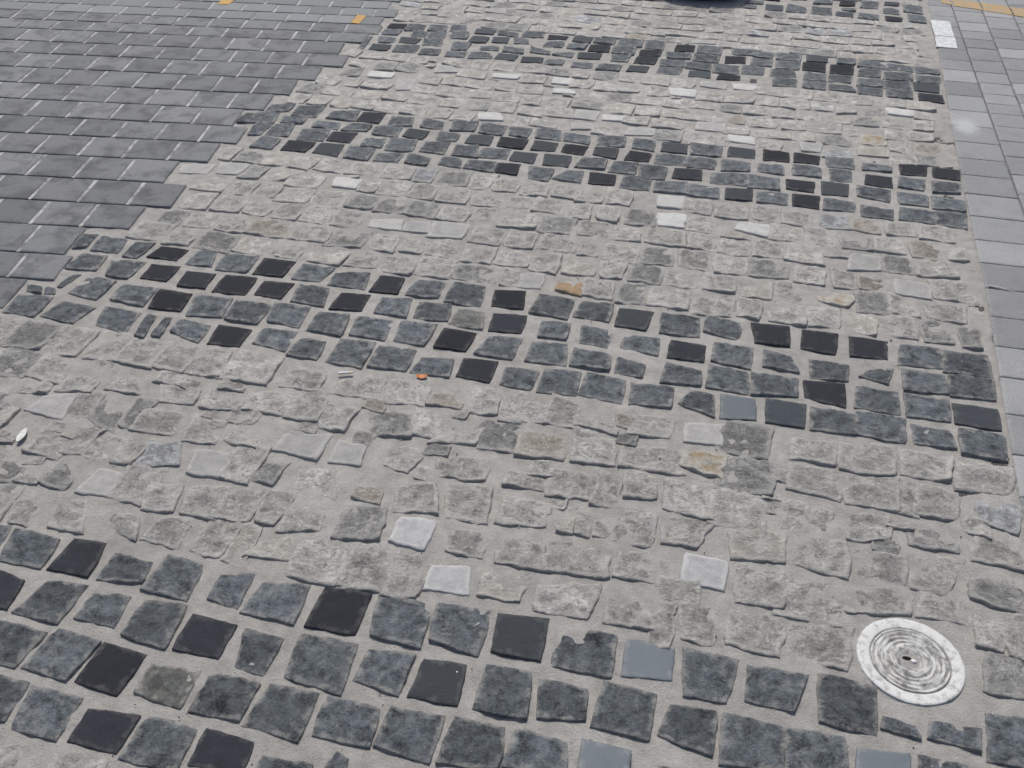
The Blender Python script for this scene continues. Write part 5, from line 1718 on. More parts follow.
0 -2915 3007 -2765 3026 -2742 2872 -2892 2853
0 -4459 2649 -4309 2668 -4285 2503 -4435 2484
0 -4297 2669 -4147 2688 -4122 2523 -4273 2504
0 -4135 2690 -3985 2709 -3960 2544 -4110 2525
0 -3973 2710 -3822 2729 -3798 2565 -3948 2546
0 -3811 2731 -3660 2750 -3636 2585 -3786 2566
0 -3648 2750 -3498 2769 -3474 2606 -3624 2587
0 -3486 2772 -3336 2791 -3311 2626 -3462 2607
0 -3324 2792 -3174 2811 -3149 2646 -3299 2627
0 -3162 2813 -3011 2832 -2987 2667 -3137 2648
0 -2999 2832 -2849 2851 -2825 2689 -2975 2670
0 -2837 2853 -2687 2872 -2663 2709 -2813 2690
0 -2675 2873 -2525 2892 -2500 2729 -2651 2710
0 -4181 2512 -4030 2531 -4006 2368 -4157 2349
0 -4018 2531 -3868 2550 -3844 2389 -3994 2370
0 -3856 2552 -3706 2571 -3682 2410 -3832 2391
0 -3694 2572 -3544 2591 -3520 2430 -3670 2411
0 -3532 2592 -3381 2611 -3358 2451 -3508 2432
0 -3370 2613 -3219 2632 -3195 2471 -3346 2452
0 -3207 2632 -3057 2651 -3033 2493 -3184 2474
0 -3045 2653 -2895 2672 -2871 2513 -3021 2494
0 -2883 2674 -2732 2693 -2709 2534 -2859 2515
0 -2721 2695 -2570 2714 -2547 2554 -2697 2535
0 -4081 2353 -3931 2372 -3908 2223 -4059 2204
0 -3919 2374 -3768 2393 -3746 2243 -3896 2224
0 -3757 2395 -3606 2414 -3584 2263 -3734 2244
0 -3594 2415 -3444 2434 -3422 2284 -3572 2265
0 -3432 2435 -3282 2454 -3259 2305 -3410 2286
0 -3270 2457 -3120 2476 -3097 2324 -3247 2305
0 -3107 2476 -2957 2495 -2935 2346 -3085 2327
0 -2945 2497 -2795 2516 -2773 2366 -2923 2347
0 -2783 2518 -2633 2537 -2610 2386 -2761 2367
0 -2621 2539 -2471 2558 -2448 2405 -2598 2387
0 -2459 2559 -2309 2578 -2286 2427 -2436 2408
0 -3855 2223 -3704 2242 -3680 2079 -3831 2060
0 -3693 2244 -3542 2263 -3518 2099 -3668 2080
0 -3530 2264 -3380 2283 -3356 2120 -3506 2101
0 -3368 2284 -3218 2303 -3194 2140 -3344 2121
0 -3206 2304 -3056 2323 -3032 2162 -3182 2143
0 -3044 2326 -2894 2345 -2869 2181 -3019 2162
0 -2882 2346 -2731 2365 -2707 2201 -2857 2182
0 -2719 2366 -2569 2385 -2545 2222 -2695 2203
0 -2557 2386 -2407 2405 -2383 2244 -2533 2225
0 -2395 2408 -2245 2427 -2220 2263 -2371 2244
0 -3631 2080 -3481 2099 -3460 1960 -3610 1941
0 -3469 2100 -3318 2119 -3298 1981 -3448 1962
0 -3306 2120 -3156 2139 -3136 2003 -3286 1984
0 -3144 2141 -2994 2160 -2973 2022 -3124 2003
0 -2982 2161 -2832 2180 -2811 2044 -2962 2025
0 -2820 2181 -2669 2200 -2649 2064 -2800 2045
0 -2657 2201 -2507 2220 -2487 2085 -2637 2066
0 -2495 2222 -2345 2241 -2325 2105 -2475 2086
0 -2333 2243 -2183 2262 -2163 2126 -2313 2107
0 -3541 1945 -3390 1964 -3368 1813 -3518 1794
0 -3378 1966 -3228 1985 -3206 1833 -3356 1814
0 -3216 1987 -3066 2006 -3043 1853 -3194 1834
0 -3054 2007 -2904 2026 -2881 1874 -3031 1855
0 -2892 2028 -2742 2047 -2719 1894 -2869 1875
0 -2730 2047 -2579 2066 -2557 1916 -2707 1897
0 -2567 2067 -2417 2086 -2395 1937 -2545 1918
0 -2405 2089 -2255 2108 -2232 1956 -2383 1937
0 -2243 2110 -2093 2129 -2070 1976 -2220 1957
0 -3289 1818 -3139 1837 -3116 1683 -3266 1664
0 -3127 1838 -2977 1857 -2954 1704 -3104 1685
0 -2965 1858 -2814 1877 -2792 1725 -2942 1706
0 -2802 1879 -2652 1898 -2630 1746 -2780 1727
0 -2640 1899 -2490 1918 -2467 1766 -2618 1747
0 -2478 1920 -2328 1939 -2305 1786 -2455 1767
0 -2316 1940 -2166 1959 -2143 1807 -2293 1788
0 -2153 1959 -2029 1975 -2007 1826 -2131 1810
0 -3200 1667 -3049 1686 -3027 1536 -3177 1517
0 -3038 1689 -2887 1708 -2865 1555 -3015 1536
0 -2875 1708 -2725 1727 -2703 1577 -2853 1558
0 -2713 1730 -2563 1749 -2540 1597 -2691 1578
0 -2551 1749 -2400 1768 -2378 1618 -2528 1599
0 -2388 1769 -2238 1788 -2216 1639 -2366 1620
0 -2227 1792 -2129 1804 -2106 1651 -2204 1639
0 -2948 1539 -2798 1558 -2775 1408 -2926 1389
0 -2786 1561 -2636 1580 -2613 1427 -2763 1408
0 -2624 1581 -2473 1600 -2451 1448 -2601 1429
0 -2461 1600 -2311 1619 -2289 1470 -2439 1451
0 -2299 1621 -2228 1630 -2205 1480 -2277 1471
"""
RP = """
0 0 959 5659 1063 5659 1062 5501 954 5501
0 1 954 5499 1062 5499 1060 5341 950 5341
0 2 950 5339 1060 5339 1058 5191 945 5191
0 3 945 5189 1058 5189 1056 5031 939 5031
0 4 939 5029 1056 5029 1054 4871 932 4871
0 5 932 4869 1054 4869 1052 4721 926 4721
0 6 926 4719 1052 4719 1051 4601 920 4601
0 7 920 4599 1051 4599 1049 4458 913 4458
0 8 913 4456 1049 4456 1047 4301 905 4301
0 9 905 4299 1047 4299 1045 4141 897 4141
0 10 897 4139 1045 4139 1044 3986 889 3986
0 11 889 3984 1044 3984 1042 3831 882 3831
0 12 882 3829 1042 3829 1040 3681 875 3681
0 13 875 3679 1040 3679 1038 3541 870 3541
0 14 870 3539 1038 3539 1037 3391 864 3391
0 15 864 3389 1037 3389 1035 3225 859 3225
0 16 859 3223 1035 3223 1033 3063 853 3063
0 17 853 3061 1033 3061 1031 2917 848 2917
0 18 848 2915 1031 2915 1029 2766 843 2766
0 19 843 2764 1029 2764 1027 2611 835 2611
0 20 835 2609 1027 2609 1026 2461 826 2461
0 21 826 2459 1026 2459 1024 2317 817 2317
0 22 817 2315 1024 2315 1022 2157 807 2157
0 23 807 2155 1022 2155 1020 2001 798 2001
0 24 798 1999 1020 1999 1018 1851 791 1851
0 25 791 1849 1018 1849 1017 1691 785 1691
1 0 1071 5759 1209 5759 1206 5601 1069 5601
1 1 1069 5599 1206 5599 1203 5451 1068 5451
1 2 1068 5449 1203 5449 1200 5278 1066 5278
1 3 1066 5276 1200 5276 1197 5147 1064 5147
1 4 1064 5145 1197 5145 1195 5031 1063 5031
1 5 1063 5029 1195 5029 1192 4909 1061 4909
1 6 1061 4907 1192 4907 1189 4749 1059 4749
1 7 1059 4747 1189 4747 1186 4601 1058 4601
1 8 1058 4599 1186 4599 1184 4471 1056 4471
1 9 1056 4469 1184 4469 1181 4348 1055 4348
1 10 1055 4346 1181 4346 1179 4241 1053 4241
1 11 1053 4239 1179 4239 1177 4139 1052 4139
1 12 1052 4137 1177 4137 1175 4011 1051 4011
1 13 1051 4009 1175 4009 1172 3875 1049 3875
1 14 1049 3873 1172 3873 1169 3736 1047 3736
1 15 1047 3734 1169 3734 1166 3581 1046 3581
1 16 1046 3579 1166 3579 1163 3431 1044 3431
1 17 1044 3429 1163 3429 1161 3297 1042 3297
2 0 1215 5699 1348 5699 1345 5551 1212 5551
2 1 1212 5549 1345 5549 1342 5391 1209 5391
2 2 1209 5389 1342 5389 1338 5213 1205 5213
2 3 1205 5211 1338 5211 1336 5076 1202 5076
2 4 1202 5074 1336 5074 1333 4935 1200 4935
2 5 1200 4933 1333 4933 1330 4812 1197 4812
2 6 1197 4810 1330 4810 1327 4659 1194 4659
2 7 1194 4657 1327 4657 1324 4501 1191 4501
2 8 1191 4499 1324 4499 1322 4371 1189 4371
2 9 1189 4369 1322 4369 1320 4277 1187 4277
2 10 1187 4275 1320 4275 1317 4121 1184 4121
3 0 1356 5759 1489 5759 1486 5621 1353 5621
3 1 1353 5619 1486 5619 1483 5471 1350 5471
3 2 1350 5469 1483 5469 1480 5321 1347 5321
3 3 1347 5319 1480 5319 1477 5171 1344 5171
"""
RPOUT = """
981 7043 1080 7043 1078 6892 981 6892
981 6890 1078 6890 1076 6739 981 6739
981 6737 1076 6737 1074 6586 981 6586
981 6584 1074 6584 1072 6433 980 6433
980 6431 1072 6431 1071 6280 975 6280
975 6278 1071 6278 1069 6127 971 6127
971 6125 1069 6125 1067 5974 967 5974
967 5972 1067 5972 1065 5821 963 5821
963 5819 1065 5819 1063 5661 959 5661
785 1689 1017 1689 1015 1541 782 1541
782 1539 1015 1539 1013 1381 779 1381
779 1379 1013 1379 1011 1231 777 1231
777 1229 1011 1229 1009 1081 774 1081
774 1079 1009 1079 1008 927 772 927
772 925 1008 925 1006 773 769 773
769 771 1006 771 1004 619 767 619
767 617 1004 617 1002 465 764 465
764 463 1002 463 1000 311 762 311
762 309 1000 309 998 157 761 157
761 155 998 155 997 3 761 3
761 1 997 1 995 -151 761 -151
761 -153 995 -153 993 -305 761 -305
1087 7123 1236 7123 1233 6972 1086 6972
1086 6970 1233 6970 1230 6819 1084 6819
1084 6817 1230 6817 1227 6666 1082 6666
1082 6664 1227 6664 1224 6513 1080 6513
1080 6511 1224 6511 1221 6360 1078 6360
1078 6358 1221 6358 1218 6207 1077 6207
1077 6205 1218 6205 1215 6054 1075 6054
1075 6052 1215 6052 1212 5901 1073 5901
1073 5899 1212 5899 1209 5761 1071 5761
1042 3295 1161 3295 1158 3141 1040 3141
1040 3139 1158 3139 1155 2991 1039 2991
1039 2989 1155 2989 1152 2841 1037 2841
1037 2839 1152 2839 1149 2691 1035 2691
1035 2689 1149 2689 1146 2531 1033 2531
1033 2529 1146 2529 1143 2371 1031 2371
1031 2369 1143 2369 1140 2221 1030 2221
1030 2219 1140 2219 1137 2071 1028 2071
1028 2069 1137 2069 1134 1921 1026 1921
1026 1919 1134 1919 1131 1767 1024 1767
1024 1765 1131 1765 1128 1613 1022 1613
1022 1611 1128 1611 1125 1459 1021 1459
1021 1457 1125 1457 1122 1305 1019 1305
1019 1303 1122 1303 1119 1151 1017 1151
1017 1149 1119 1149 1116 997 1015 997
1015 995 1116 995 1113 843 1013 843
1013 841 1113 841 1110 689 1012 689
1012 687 1110 687 1107 535 1010 535
1010 533 1107 533 1104 381 1008 381
1008 379 1104 379 1101 227 1006 227
1006 225 1101 225 1098 73 1004 73
1004 71 1098 71 1095 -81 1002 -81
1002 -83 1095 -83 1092 -235 1001 -235
1001 -237 1092 -237 1089 -389 999 -389
1241 7070 1374 7070 1372 6919 1238 6919
1238 6917 1372 6917 1369 6766 1235 6766
1235 6764 1369 6764 1366 6613 1232 6613
1232 6611 1366 6611 1363 6460 1229 6460
1229 6458 1363 6458 1360 6307 1226 6307
1226 6305 1360 6305 1357 6154 1223 6154
1223 6152 1357 6152 1354 6001 1220 6001
1220 5999 1354 5999 1351 5851 1217 5851
1217 5849 1351 5849 1348 5701 1215 5701
1184 4119 1317 4119 1314 3971 1181 3971
1181 3969 1314 3969 1311 3821 1178 3821
1178 3819 1311 3819 1308 3671 1175 3671
1175 3669 1308 3669 1305 3521 1172 3521
1172 3519 1305 3519 1302 3371 1169 3371
1169 3369 1302 3369 1299 3201 1166 3201
1166 3199 1299 3199 1296 3051 1163 3051
1163 3049 1296 3049 1293 2901 1160 2901
1160 2899 1293 2899 1290 2747 1157 2747
1157 2745 1290 2745 1287 2593 1154 2593
1154 2591 1287 2591 1284 2439 1151 2439
1151 2437 1284 2437 1281 2285 1148 2285
1148 2283 1281 2283 1278 2131 1145 2131
1145 2129 1278 2129 1275 1977 1142 1977
1142 1975 1275 1975 1272 1823 1139 1823
1139 1821 1272 1821 1269 1669 1136 1669
1136 1667 1269 1667 1266 1515 1133 1515
1133 1513 1266 1513 1263 1361 1130 1361
1130 1359 1263 1359 1260 1207 1127 1207
1127 1205 1260 1205 1257 1053 1124 1053
1124 1051 1257 1051 1254 899 1121 899
1121 897 1254 897 1251 745 1118 745
1118 743 1251 743 1248 591 1115 591
1115 589 1248 589 1245 437 1112 437
1112 435 1245 435 1242 283 1109 283
1109 281 1242 281 1239 129 1106 129
1106 127 1239 127 1236 -25 1103 -25
1103 -27 1236 -27 1233 -179 1100 -179
1100 -181 1233 -181 1230 -333 1097 -333
1382 7120 1515 7120 1512 6969 1379 6969
1379 6967 1512 6967 1509 6816 1376 6816
1376 6814 1509 6814 1507 6663 1373 6663
1373 6661 1507 6661 1504 6510 1370 6510
1370 6508 1504 6508 1501 6357 1367 6357
1367 6355 1501 6355 1498 6204 1364 6204
1364 6202 1498 6202 1495 6051 1361 6051
1361 6049 1495 6049 1492 5901 1358 5901
1358 5899 1492 5899 1489 5761 1356 5761
1344 5169 1477 5169 1474 5001 1341 5001
1341 4999 1474 4999 1471 4851 1338 4851
1338 4849 1471 4849 1468 4701 1335 4701
1335 4699 1468 4699 1465 4551 1332 4551
1332 4549 1465 4549 1462 4401 1329 4401
1329 4399 1462 4399 1459 4251 1326 4251
1326 4249 1459 4249 1457 4101 1323 4101
1323 4099 1457 4099 1454 3951 1320 3951
1320 3949 1454 3949 1451 3801 1318 3801
1318 3799 1451 3799 1448 3651 1315 3651
1315 3649 1448 3649 1445 3497 1312 3497
1312 3495 1445 3495 1442 3343 1309 3343
1309 3341 1442 3341 1439 3189 1306 3189
1306 3187 1439 3187 1436 3035 1303 3035
1303 3033 1436 3033 1433 2881 1300 2881
1300 2879 1433 2879 1430 2727 1297 2727
1297 2725 1430 2725 1427 2573 1294 2573
1294 2571 1427 2571 1424 2419 1291 2419
1291 2417 1424 2417 1421 2265 1288 2265
1288 2263 1421 2263 1418 2111 1285 2111
1285 2109 1418 2109 1415 1957 1282 1957
1282 1955 1415 1955 1412 1803 1279 1803
1279 1801 1412 1801 1409 1649 1276 1649
1276 1647 1409 1647 1406 1495 1273 1495
1273 1493 1406 1493 1403 1341 1270 1341
1270 1339 1403 1339 1400 1187 1267 1187
1267 1185 1400 1185 1397 1033 1264 1033
1264 1031 1397 1031 1394 879 1261 879
1261 877 1394 877 1391 725 1258 725
1258 723 1391 723 1388 571 1255 571
1255 569 1388 569 1385 417 1252 417
1252 415 1385 415 1382 263 1249 263
1249 261 1382 261 1379 109 1246 109
1246 107 1379 107 1376 -45 1243 -45
1243 -47 1376 -47 1373 -199 1240 -199
1240 -201 1373 -201 1370 -353 1236 -353
1521 7067 1654 7067 1651 6916 1518 6916
1518 6914 1651 6914 1648 6763 1515 6763
1515 6761 1648 6761 1645 6610 1512 6610
1512 6608 1645 6608 1642 6457 1509 6457
1509 6455 1642 6455 1640 6304 1506 6304
1506 6302 1640 6302 1637 6151 1503 6151
1503 6149 1637 6149 1634 6001 1500 6001
1500 5999 1634 5999 1630 5831 1497 5831
1497 5829 1630 5829 1628 5701 1495 5701
1495 5699 1628 5699 1625 5541 1491 5541
1491 5539 1625 5539 1622 5391 1489 5391
1489 5389 1622 5389 1619 5241 1486 5241
1486 5239 1619 5239 1616 5101 1483 5101
1483 5099 1616 5099 1613 4951 1480 4951
1480 4949 1613 4949 1610 4801 1477 4801
1477 4799 1610 4799 1607 4651 1474 4651
1474 4649 1607 4649 1604 4501 1471 4501
1471 4499 1604 4499 1601 4351 1468 4351
1468 4349 1601 4349 1598 4201 1465 4201
1465 4199 1598 4199 1595 4047 1462 4047
1462 4045 1595 4045 1592 3893 1459 3893
1459 3891 1592 3891 1589 3739 1456 3739
1456 3737 1589 3737 1586 3585 1453 3585
1453 3583 1586 3583 1583 3431 1450 3431
1450 3429 1583 3429 1580 3277 1447 3277
1447 3275 1580 3275 1577 3123 1444 3123
1444 3121 1577 3121 1574 2969 1441 2969
1441 2967 1574 2967 1571 2815 1438 2815
1438 2813 1571 2813 1568 2661 1435 2661
1435 2659 1568 2659 1565 2507 1432 2507
1432 2505 1565 2505 1562 2353 1429 2353
1429 2351 1562 2351 1559 2199 1426 2199
1426 2197 1559 2197 1556 2045 1423 2045
1423 2043 1556 2043 1553 1891 1420 1891
1420 1889 1553 1889 1550 1737 1417 1737
1417 1735 1550 1735 1547 1583 1414 1583
1414 1581 1547 1581 1544 1429 1411 1429
1411 1427 1544 1427 1541 1275 1408 1275
1408 1273 1541 1273 1538 1121 1405 1121
1405 1119 1538 1119 1535 967 1402 967
1402 965 1535 965 1532 813 1399 813
1399 811 1532 811 1529 659 1396 659
1396 657 1529 657 1526 505 1393 505
1393 503 1526 503 1523 351 1390 351
1390 349 1523 349 1520 197 1387 197
1387 195 1520 195 1517 43 1384 43
1384 41 1517 41 1514 -111 1381 -111
1381 -113 1514 -113 1511 -265 1378 -265
1378 -267 1511 -267 1508 -419 1375 -419
1660 7017 1793 7017 1790 6866 1657 6866
1657 6864 1790 6864 1787 6713 1654 6713
1654 6711 1787 6711 1785 6560 1651 6560
1651 6558 1785 6558 1782 6407 1648 6407
1648 6405 1782 6405 1779 6254 1645 6254
1645 6252 1779 6252 1776 6101 1642 6101
1642 6099 1776 6099 1773 5951 1639 5951
1639 5949 1773 5949 1770 5797 1636 5797
1636 5795 1770 5795 1767 5643 1633 5643
1633 5641 1767 5641 1764 5489 1630 5489
1630 5487 1764 5487 1761 5335 1627 5335
1627 5333 1761 5333 1758 5181 1624 5181
1624 5179 1758 5179 1755 5027 1621 5027
1621 5025 1755 5025 1752 4873 1618 4873
1618 4871 1752 4871 1749 4719 1615 4719
1615 4717 1749 4717 1746 4565 1612 4565
1612 4563 1746 4563 1743 4411 1609 4411
1609 4409 1743 4409 1740 4257 1606 4257
1606 4255 1740 4255 1737 4103 1603 4103
1603 4101 1737 4101 1734 3949 1600 3949
1600 3947 1734 3947 1731 3795 1597 3795
1597 3793 1731 3793 1728 3641 1594 3641
1594 3639 1728 3639 1725 3487 1591 3487
1591 3485 1725 3485 1722 3333 1588 3333
1588 3331 1722 3331 1719 3179 1585 3179
1585 3177 1719 3177 1716 3025 1582 3025
1582 3023 1716 3023 1713 2871 1579 2871
1579 2869 1713 2869 1710 2717 1576 2717
1576 2715 1710 2715 1707 2563 1573 2563
1573 2561 1707 2561 1704 2409 1570 2409
1570 2407 1704 2407 1701 2255 1567 2255
1567 2253 1701 2253 1698 2101 1564 2101
1564 2099 1698 2099 1695 1947 1561 1947
1561 1945 1695 1945 1692 1793 1558 1793
1558 1791 1692 1791 1689 1639 1555 1639
1555 1637 1689 1637 1686 1485 1552 1485
1552 1483 1686 1483 1683 1331 1549 1331
1549 1329 1683 1329 1680 1177 1546 1177
1546 1175 1680 1175 1677 1023 1543 1023
1543 1021 1677 1021 1674 869 1540 869
1540 867 1674 867 1671 715 1537 715
1537 713 1671 713 1668 561 1534 561
1534 559 1668 559 1665 407 1531 407
1531 405 1665 405 1662 253 1528 253
1528 251 1662 251 1659 99 1525 99
1525 97 1659 97 1656 -55 1522 -55
1522 -57 1656 -57 1653 -209 1519 -209
1519 -211 1653 -211 1650 -363 1516 -363
1802 7120 1935 7120 1932 6969 1799 6969
1799 6967 1932 6967 1929 6816 1796 6816
1796 6814 1929 6814 1927 6663 1793 6663
1793 6661 1927 6661 1924 6510 1790 6510
1790 6508 1924 6508 1921 6357 1787 6357
1787 6355 1921 6355 1918 6204 1784 6204
1784 6202 1918 6202 1915 6051 1781 6051
1781 6049 1915 6049 1912 5901 1778 5901
1778 5899 1912 5899 1909 5747 1775 5747
1775 5745 1909 5745 1906 5593 1772 5593
1772 5591 1906 5591 1903 5439 1769 5439
1769 5437 1903 5437 1900 5285 1766 5285
1766 5283 1900 5283 1897 5131 1763 5131
1763 5129 1897 5129 1894 4977 1760 4977
1760 4975 1894 4975 1891 4823 1757 4823
1757 4821 1891 4821 1888 4669 1754 4669
1754 4667 1888 4667 1885 4515 1751 4515
1751 4513 1885 4513 1882 4361 1748 4361
1748 4359 1882 4359 1879 4207 1745 4207
1745 4205 1879 4205 1876 4053 1742 4053
1742 4051 1876 4051 1873 3899 1739 3899
1739 3897 1873 3897 1870 3745 1736 3745
1736 3743 1870 3743 1867 3591 1733 3591
1733 3589 1867 3589 1864 3437 1730 3437
1730 3435 1864 3435 1861 3283 1727 3283
1727 3281 1861 3281 1858 3129 1724 3129
1724 3127 1858 3127 1855 2975 1721 2975
1721 2973 1855 2973 1852 2821 1718 2821
1718 2819 1852 2819 1849 2667 1715 2667
1715 2665 1849 2665 1846 2513 1712 2513
1712 2511 1846 2511 1843 2359 1709 2359
1709 2357 1843 2357 1840 2205 1706 2205
1706 2203 1840 2203 1837 2051 1703 2051
1703 2049 1837 2049 1834 1897 1700 1897
1700 1895 1834 1895 1831 1743 1697 1743
1697 1741 1831 1741 1828 1589 1694 1589
1694 1587 1828 1587 1825 1435 1691 1435
1691 1433 1825 1433 1822 1281 1688 1281
1688 1279 1822 1279 1819 1127 1685 1127
1685 1125 1819 1125 1816 973 1682 973
1682 971 1816 971 1813 819 1679 819
1679 817 1813 817 1810 665 1676 665
1676 663 1810 663 1807 511 1673 511
1673 509 1807 509 1804 357 1670 357
1670 355 1804 355 1801 203 1667 203
1667 201 1801 201 1798 49 1664 49
1664 47 1798 47 1795 -105 1661 -105
1661 -107 1795 -107 1792 -259 1658 -259
1658 -261 1792 -261 1789 -413 1655 -413
1941 7037 2074 7037 2071 6886 1938 6886
1938 6884 2071 6884 2068 6733 1935 6733
1935 6731 2068 6731 2065 6580 1932 6580
1932 6578 2065 6578 2062 6427 1929 6427
1929 6425 2062 6425 2059 6274 1926 6274
1926 6272 2059 6272 2056 6121 1923 6121
1923 6119 2056 6119 2053 5971 1920 5971
1920 5969 2053 5969 2050 5817 1917 5817
1917 5815 2050 5815 2047 5663 1914 5663
1914 5661 2047 5661 2044 5509 1911 5509
1911 5507 2044 5507 2041 5355 1908 5355
1908 5353 2041 5353 2038 5201 1905 5201
1905 5199 2038 5199 2035 5047 1902 5047
1902 5045 2035 5045 2032 4893 1899 4893
1899 4891 2032 4891 2029 4739 1896 4739
1896 4737 2029 4737 2026 4585 1893 4585
1893 4583 2026 4583 2023 4431 1890 4431
1890 4429 2023 4429 2020 4277 1887 4277
1887 4275 2020 4275 2017 4123 1884 4123
1884 4121 2017 4121 2014 3969 1881 3969
1881 3967 2014 3967 2011 3815 1878 3815
1878 3813 2011 3813 2008 3661 1875 3661
1875 3659 2008 3659 2005 3507 1872 3507
1872 3505 2005 3505 2002 3353 1869 3353
1869 3351 2002 3351 1999 3199 1866 3199
1866 3197 1999 3197 1996 3045 1863 3045
1863 3043 1996 3043 1993 2891 1860 2891
1860 2889 1993 2889 1990 2737 1857 2737
1857 2735 1990 2735 1987 2583 1854 2583
1854 2581 1987 2581 1984 2429 1851 2429
1851 2427 1984 2427 1981 2275 1848 2275
1848 2273 1981 2273 1978 2121 1845 2121
1845 2119 1978 2119 1975 1967 1842 1967
1842 1965 1975 1965 1972 1813 1839 1813
1839 1811 1972 1811 1969 1659 1836 1659
1836 1657 1969 1657 1966 1505 1833 1505
1833 1503 1966 1503 1963 1351 1830 1351
1830 1349 1963 1349 1960 1197 1827 1197
1827 1195 1960 1195 1957 1043 1824 1043
1824 1041 1957 1041 1954 889 1821 889
1821 887 1954 887 1951 735 1818 735
1818 733 1951 733 1948 581 1815 581
1815 579 1948 579 1945 427 1812 427
1812 425 1945 425 1942 273 1809 273
1809 271 1942 271 1939 119 1806 119
1806 117 1939 117 1936 -35 1803 -35
1803 -37 1936 -37 1933 -189 1800 -189
1800 -191 1933 -191 1930 -343 1797 -343
"""
COURSES = """
-7608 4372 -1681 5121 -1667 5011 -7594 4262
-7593 4255 -1666 5004 -1652 4894 -7579 4145
-7578 4138 -1689 4882 -1675 4772 -7565 4028
-7564 4021 -1616 4773 -1602 4663 -7550 3911
-7549 3904 -1652 4649 -1638 4539 -7535 3794
-7534 3787 -1620 4534 -1605 4418 -7519 3671
-7519 3664 -1642 4406 -1627 4290 -7504 3548
-7503 3541 -1712 4273 -1694 4126 -7485 3395
-7484 3388 -1640 4126 -1623 3987 -7466 3249
-7465 3242 -1702 3970 -1682 3815 -7446 3087
-7445 3080 -1745 3800 -1725 3641 -7425 2921
-7424 2914 -1782 3627 -1763 3474 -7404 2761
-7404 2754 -1836 3457 -1817 3307 -7385 2603
-7384 2596 -1753 3308 -1735 3163 -7365 2451
-7364 2444 -1788 3149 -1768 2995 -7345 2290
-7344 2283 -1865 2976 -1844 2812 -7323 2120
-7323 2113 -1756 2816 -1735 2657 -7302 1953
-7302 1946 -1813 2640 -1794 2490 -7283 1796
-7282 1790 -1927 2466 -1907 2303 -7261 1627
-7260 1620 -1872 2301 -1855 2165 -7243 1484
-7242 1477 -1929 2148 -1910 1998 -7223 1326
-7222 1319 -2028 1976 -2009 1825 -7203 1169
-7202 1162 -2127 1803 -2108 1652 -7183 1011
-7182 1004 -2226 1630 -2207 1479 -7163 853
"""

def rows(text, nhead):
    out = []
    for line in text.strip().split('\n'):
        p = line.split()
        h = p[:nhead]
        q = [(int(p[nhead + 2 * i]) / 1000, int(p[nhead + 2 * i + 1]) / 1000) for i in range(4)]
        out.append((h, q))          # corners: far left, far right, near right, near left
    return out

# ------------------------------------------------------------------ helpers
def tag(o, label=None, cat=None, group=None, kind=None):
    if label: o['label'] = label
    if cat: o['category'] = cat
    if group: o['group'] = group
    if kind: o['kind'] = kind
    return o

def link(name, me, mat=None, parent=None, loc=(0, 0, 0)):
    o = bpy.data.objects.new(name, me)
    col.objects.link(o)
    if mat is not None: me.materials.append(mat)
    o.location = loc
    if parent is not None: o.parent = parent
    return o

class NT:
    """small wrapper that builds a node tree"""
    def __init__(self, name):
        self.m = bpy.data.materials.new(name)
        self.m.use_nodes = True
        self.t = self.m.node_tree
        self.t.nodes.clear()
        self.out = self.t.nodes.new('ShaderNodeOutputMaterial')
        self.b = self.t.nodes.new('ShaderNodeBsdfPrincipled')
        self.t.links.new(self.b.outputs[0], self.out.inputs[0])
    def n(self, kind, **kw):
        x = self.t.nodes.new(kind)
        for k, v in kw.items(): setattr(x, k, v)
        return x
    def l(self, a, b): self.t.links.new(a, b)
    def val(self, sock, v):
        if hasattr(v, 'is_output'): self.l(v, sock)
        else: sock.default_value = v
    def pos(self, local=False):
        if local: return self.n('ShaderNodeTexCoord').outputs['Object']
        return self.n('ShaderNodeNewGeometry').outputs['Position']
    def noise(self, vec, scale, detail=6, rough=.6, dist=0.0):
        x = self.n('ShaderNodeTexNoise')
        self.l(vec, x.inputs['Vector'])
        x.inputs['Scale'].default_value = scale
        x.inputs['Detail'].default_value = detail
        x.inputs['Roughness'].default_value = rough
        x.inputs['Distortion'].default_value = dist
        return x.outputs['Fac']
    def ramp(self, fac, a, b, interp='LINEAR'):
        x = self.n('ShaderNodeMapRange')
        x.interpolation_type = interp
        self.l(fac, x.inputs[0])
        x.inputs[1].default_value = a
        x.inputs[2].default_value = b
        return x.outputs[0]
    def mix(self, fac, a, b):
        x = self.n('ShaderNodeMix', data_type='RGBA')
        self.val(x.inputs[0], fac)
        for s, v in ((x.inputs[6], a), (x.inputs[7], b)):
            if hasattr(v, 'is_output'): self.l(v, s)
            else: s.default_value = (*v, 1)
        return x.outputs[2]
    def math(self, op, a, b=0.0):
        x = self.n('ShaderNodeMath', operation=op)
        self.val(x.inputs[0], a)
        self.val(x.inputs[1], b)
        return x.outputs[0]
    def scale(self, c, f):
        x = self.n('ShaderNodeVectorMath', operation='SCALE')
        if hasattr(c, 'is_output'): self.l(c, x.inputs[0])
        else: x.inputs[0].default_value = c
        self.val(x.inputs['Scale'], f)
        return x.outputs[0]
    def rand(self): return self.n('ShaderNodeObjectInfo').outputs['Random']
    def attr(self, name): return self.n('ShaderNodeAttribute', attribute_name=name).outputs['Fac']
    def bump(self, h, strength, dist):
        x = self.n('ShaderNodeBump')
        x.inputs['Strength'].default_value = strength
        x.inputs['Distance'].default_value = dist
        self.l(h, x.inputs['Height'])
        self.l(x.outputs[0], self.b.inputs['Normal'])
    def done(self, colour, rough=.7, spec=.4):
        if hasattr(colour, 'is_output'): self.l(colour, self.b.inputs['Base Color'])
        else: self.b.inputs['Base Color'].default_value = (*colour, 1)
        self.val(self.b.inputs['Roughness'], rough)
        self.b.inputs['Specular IOR Level'].default_value = spec
        return self.m

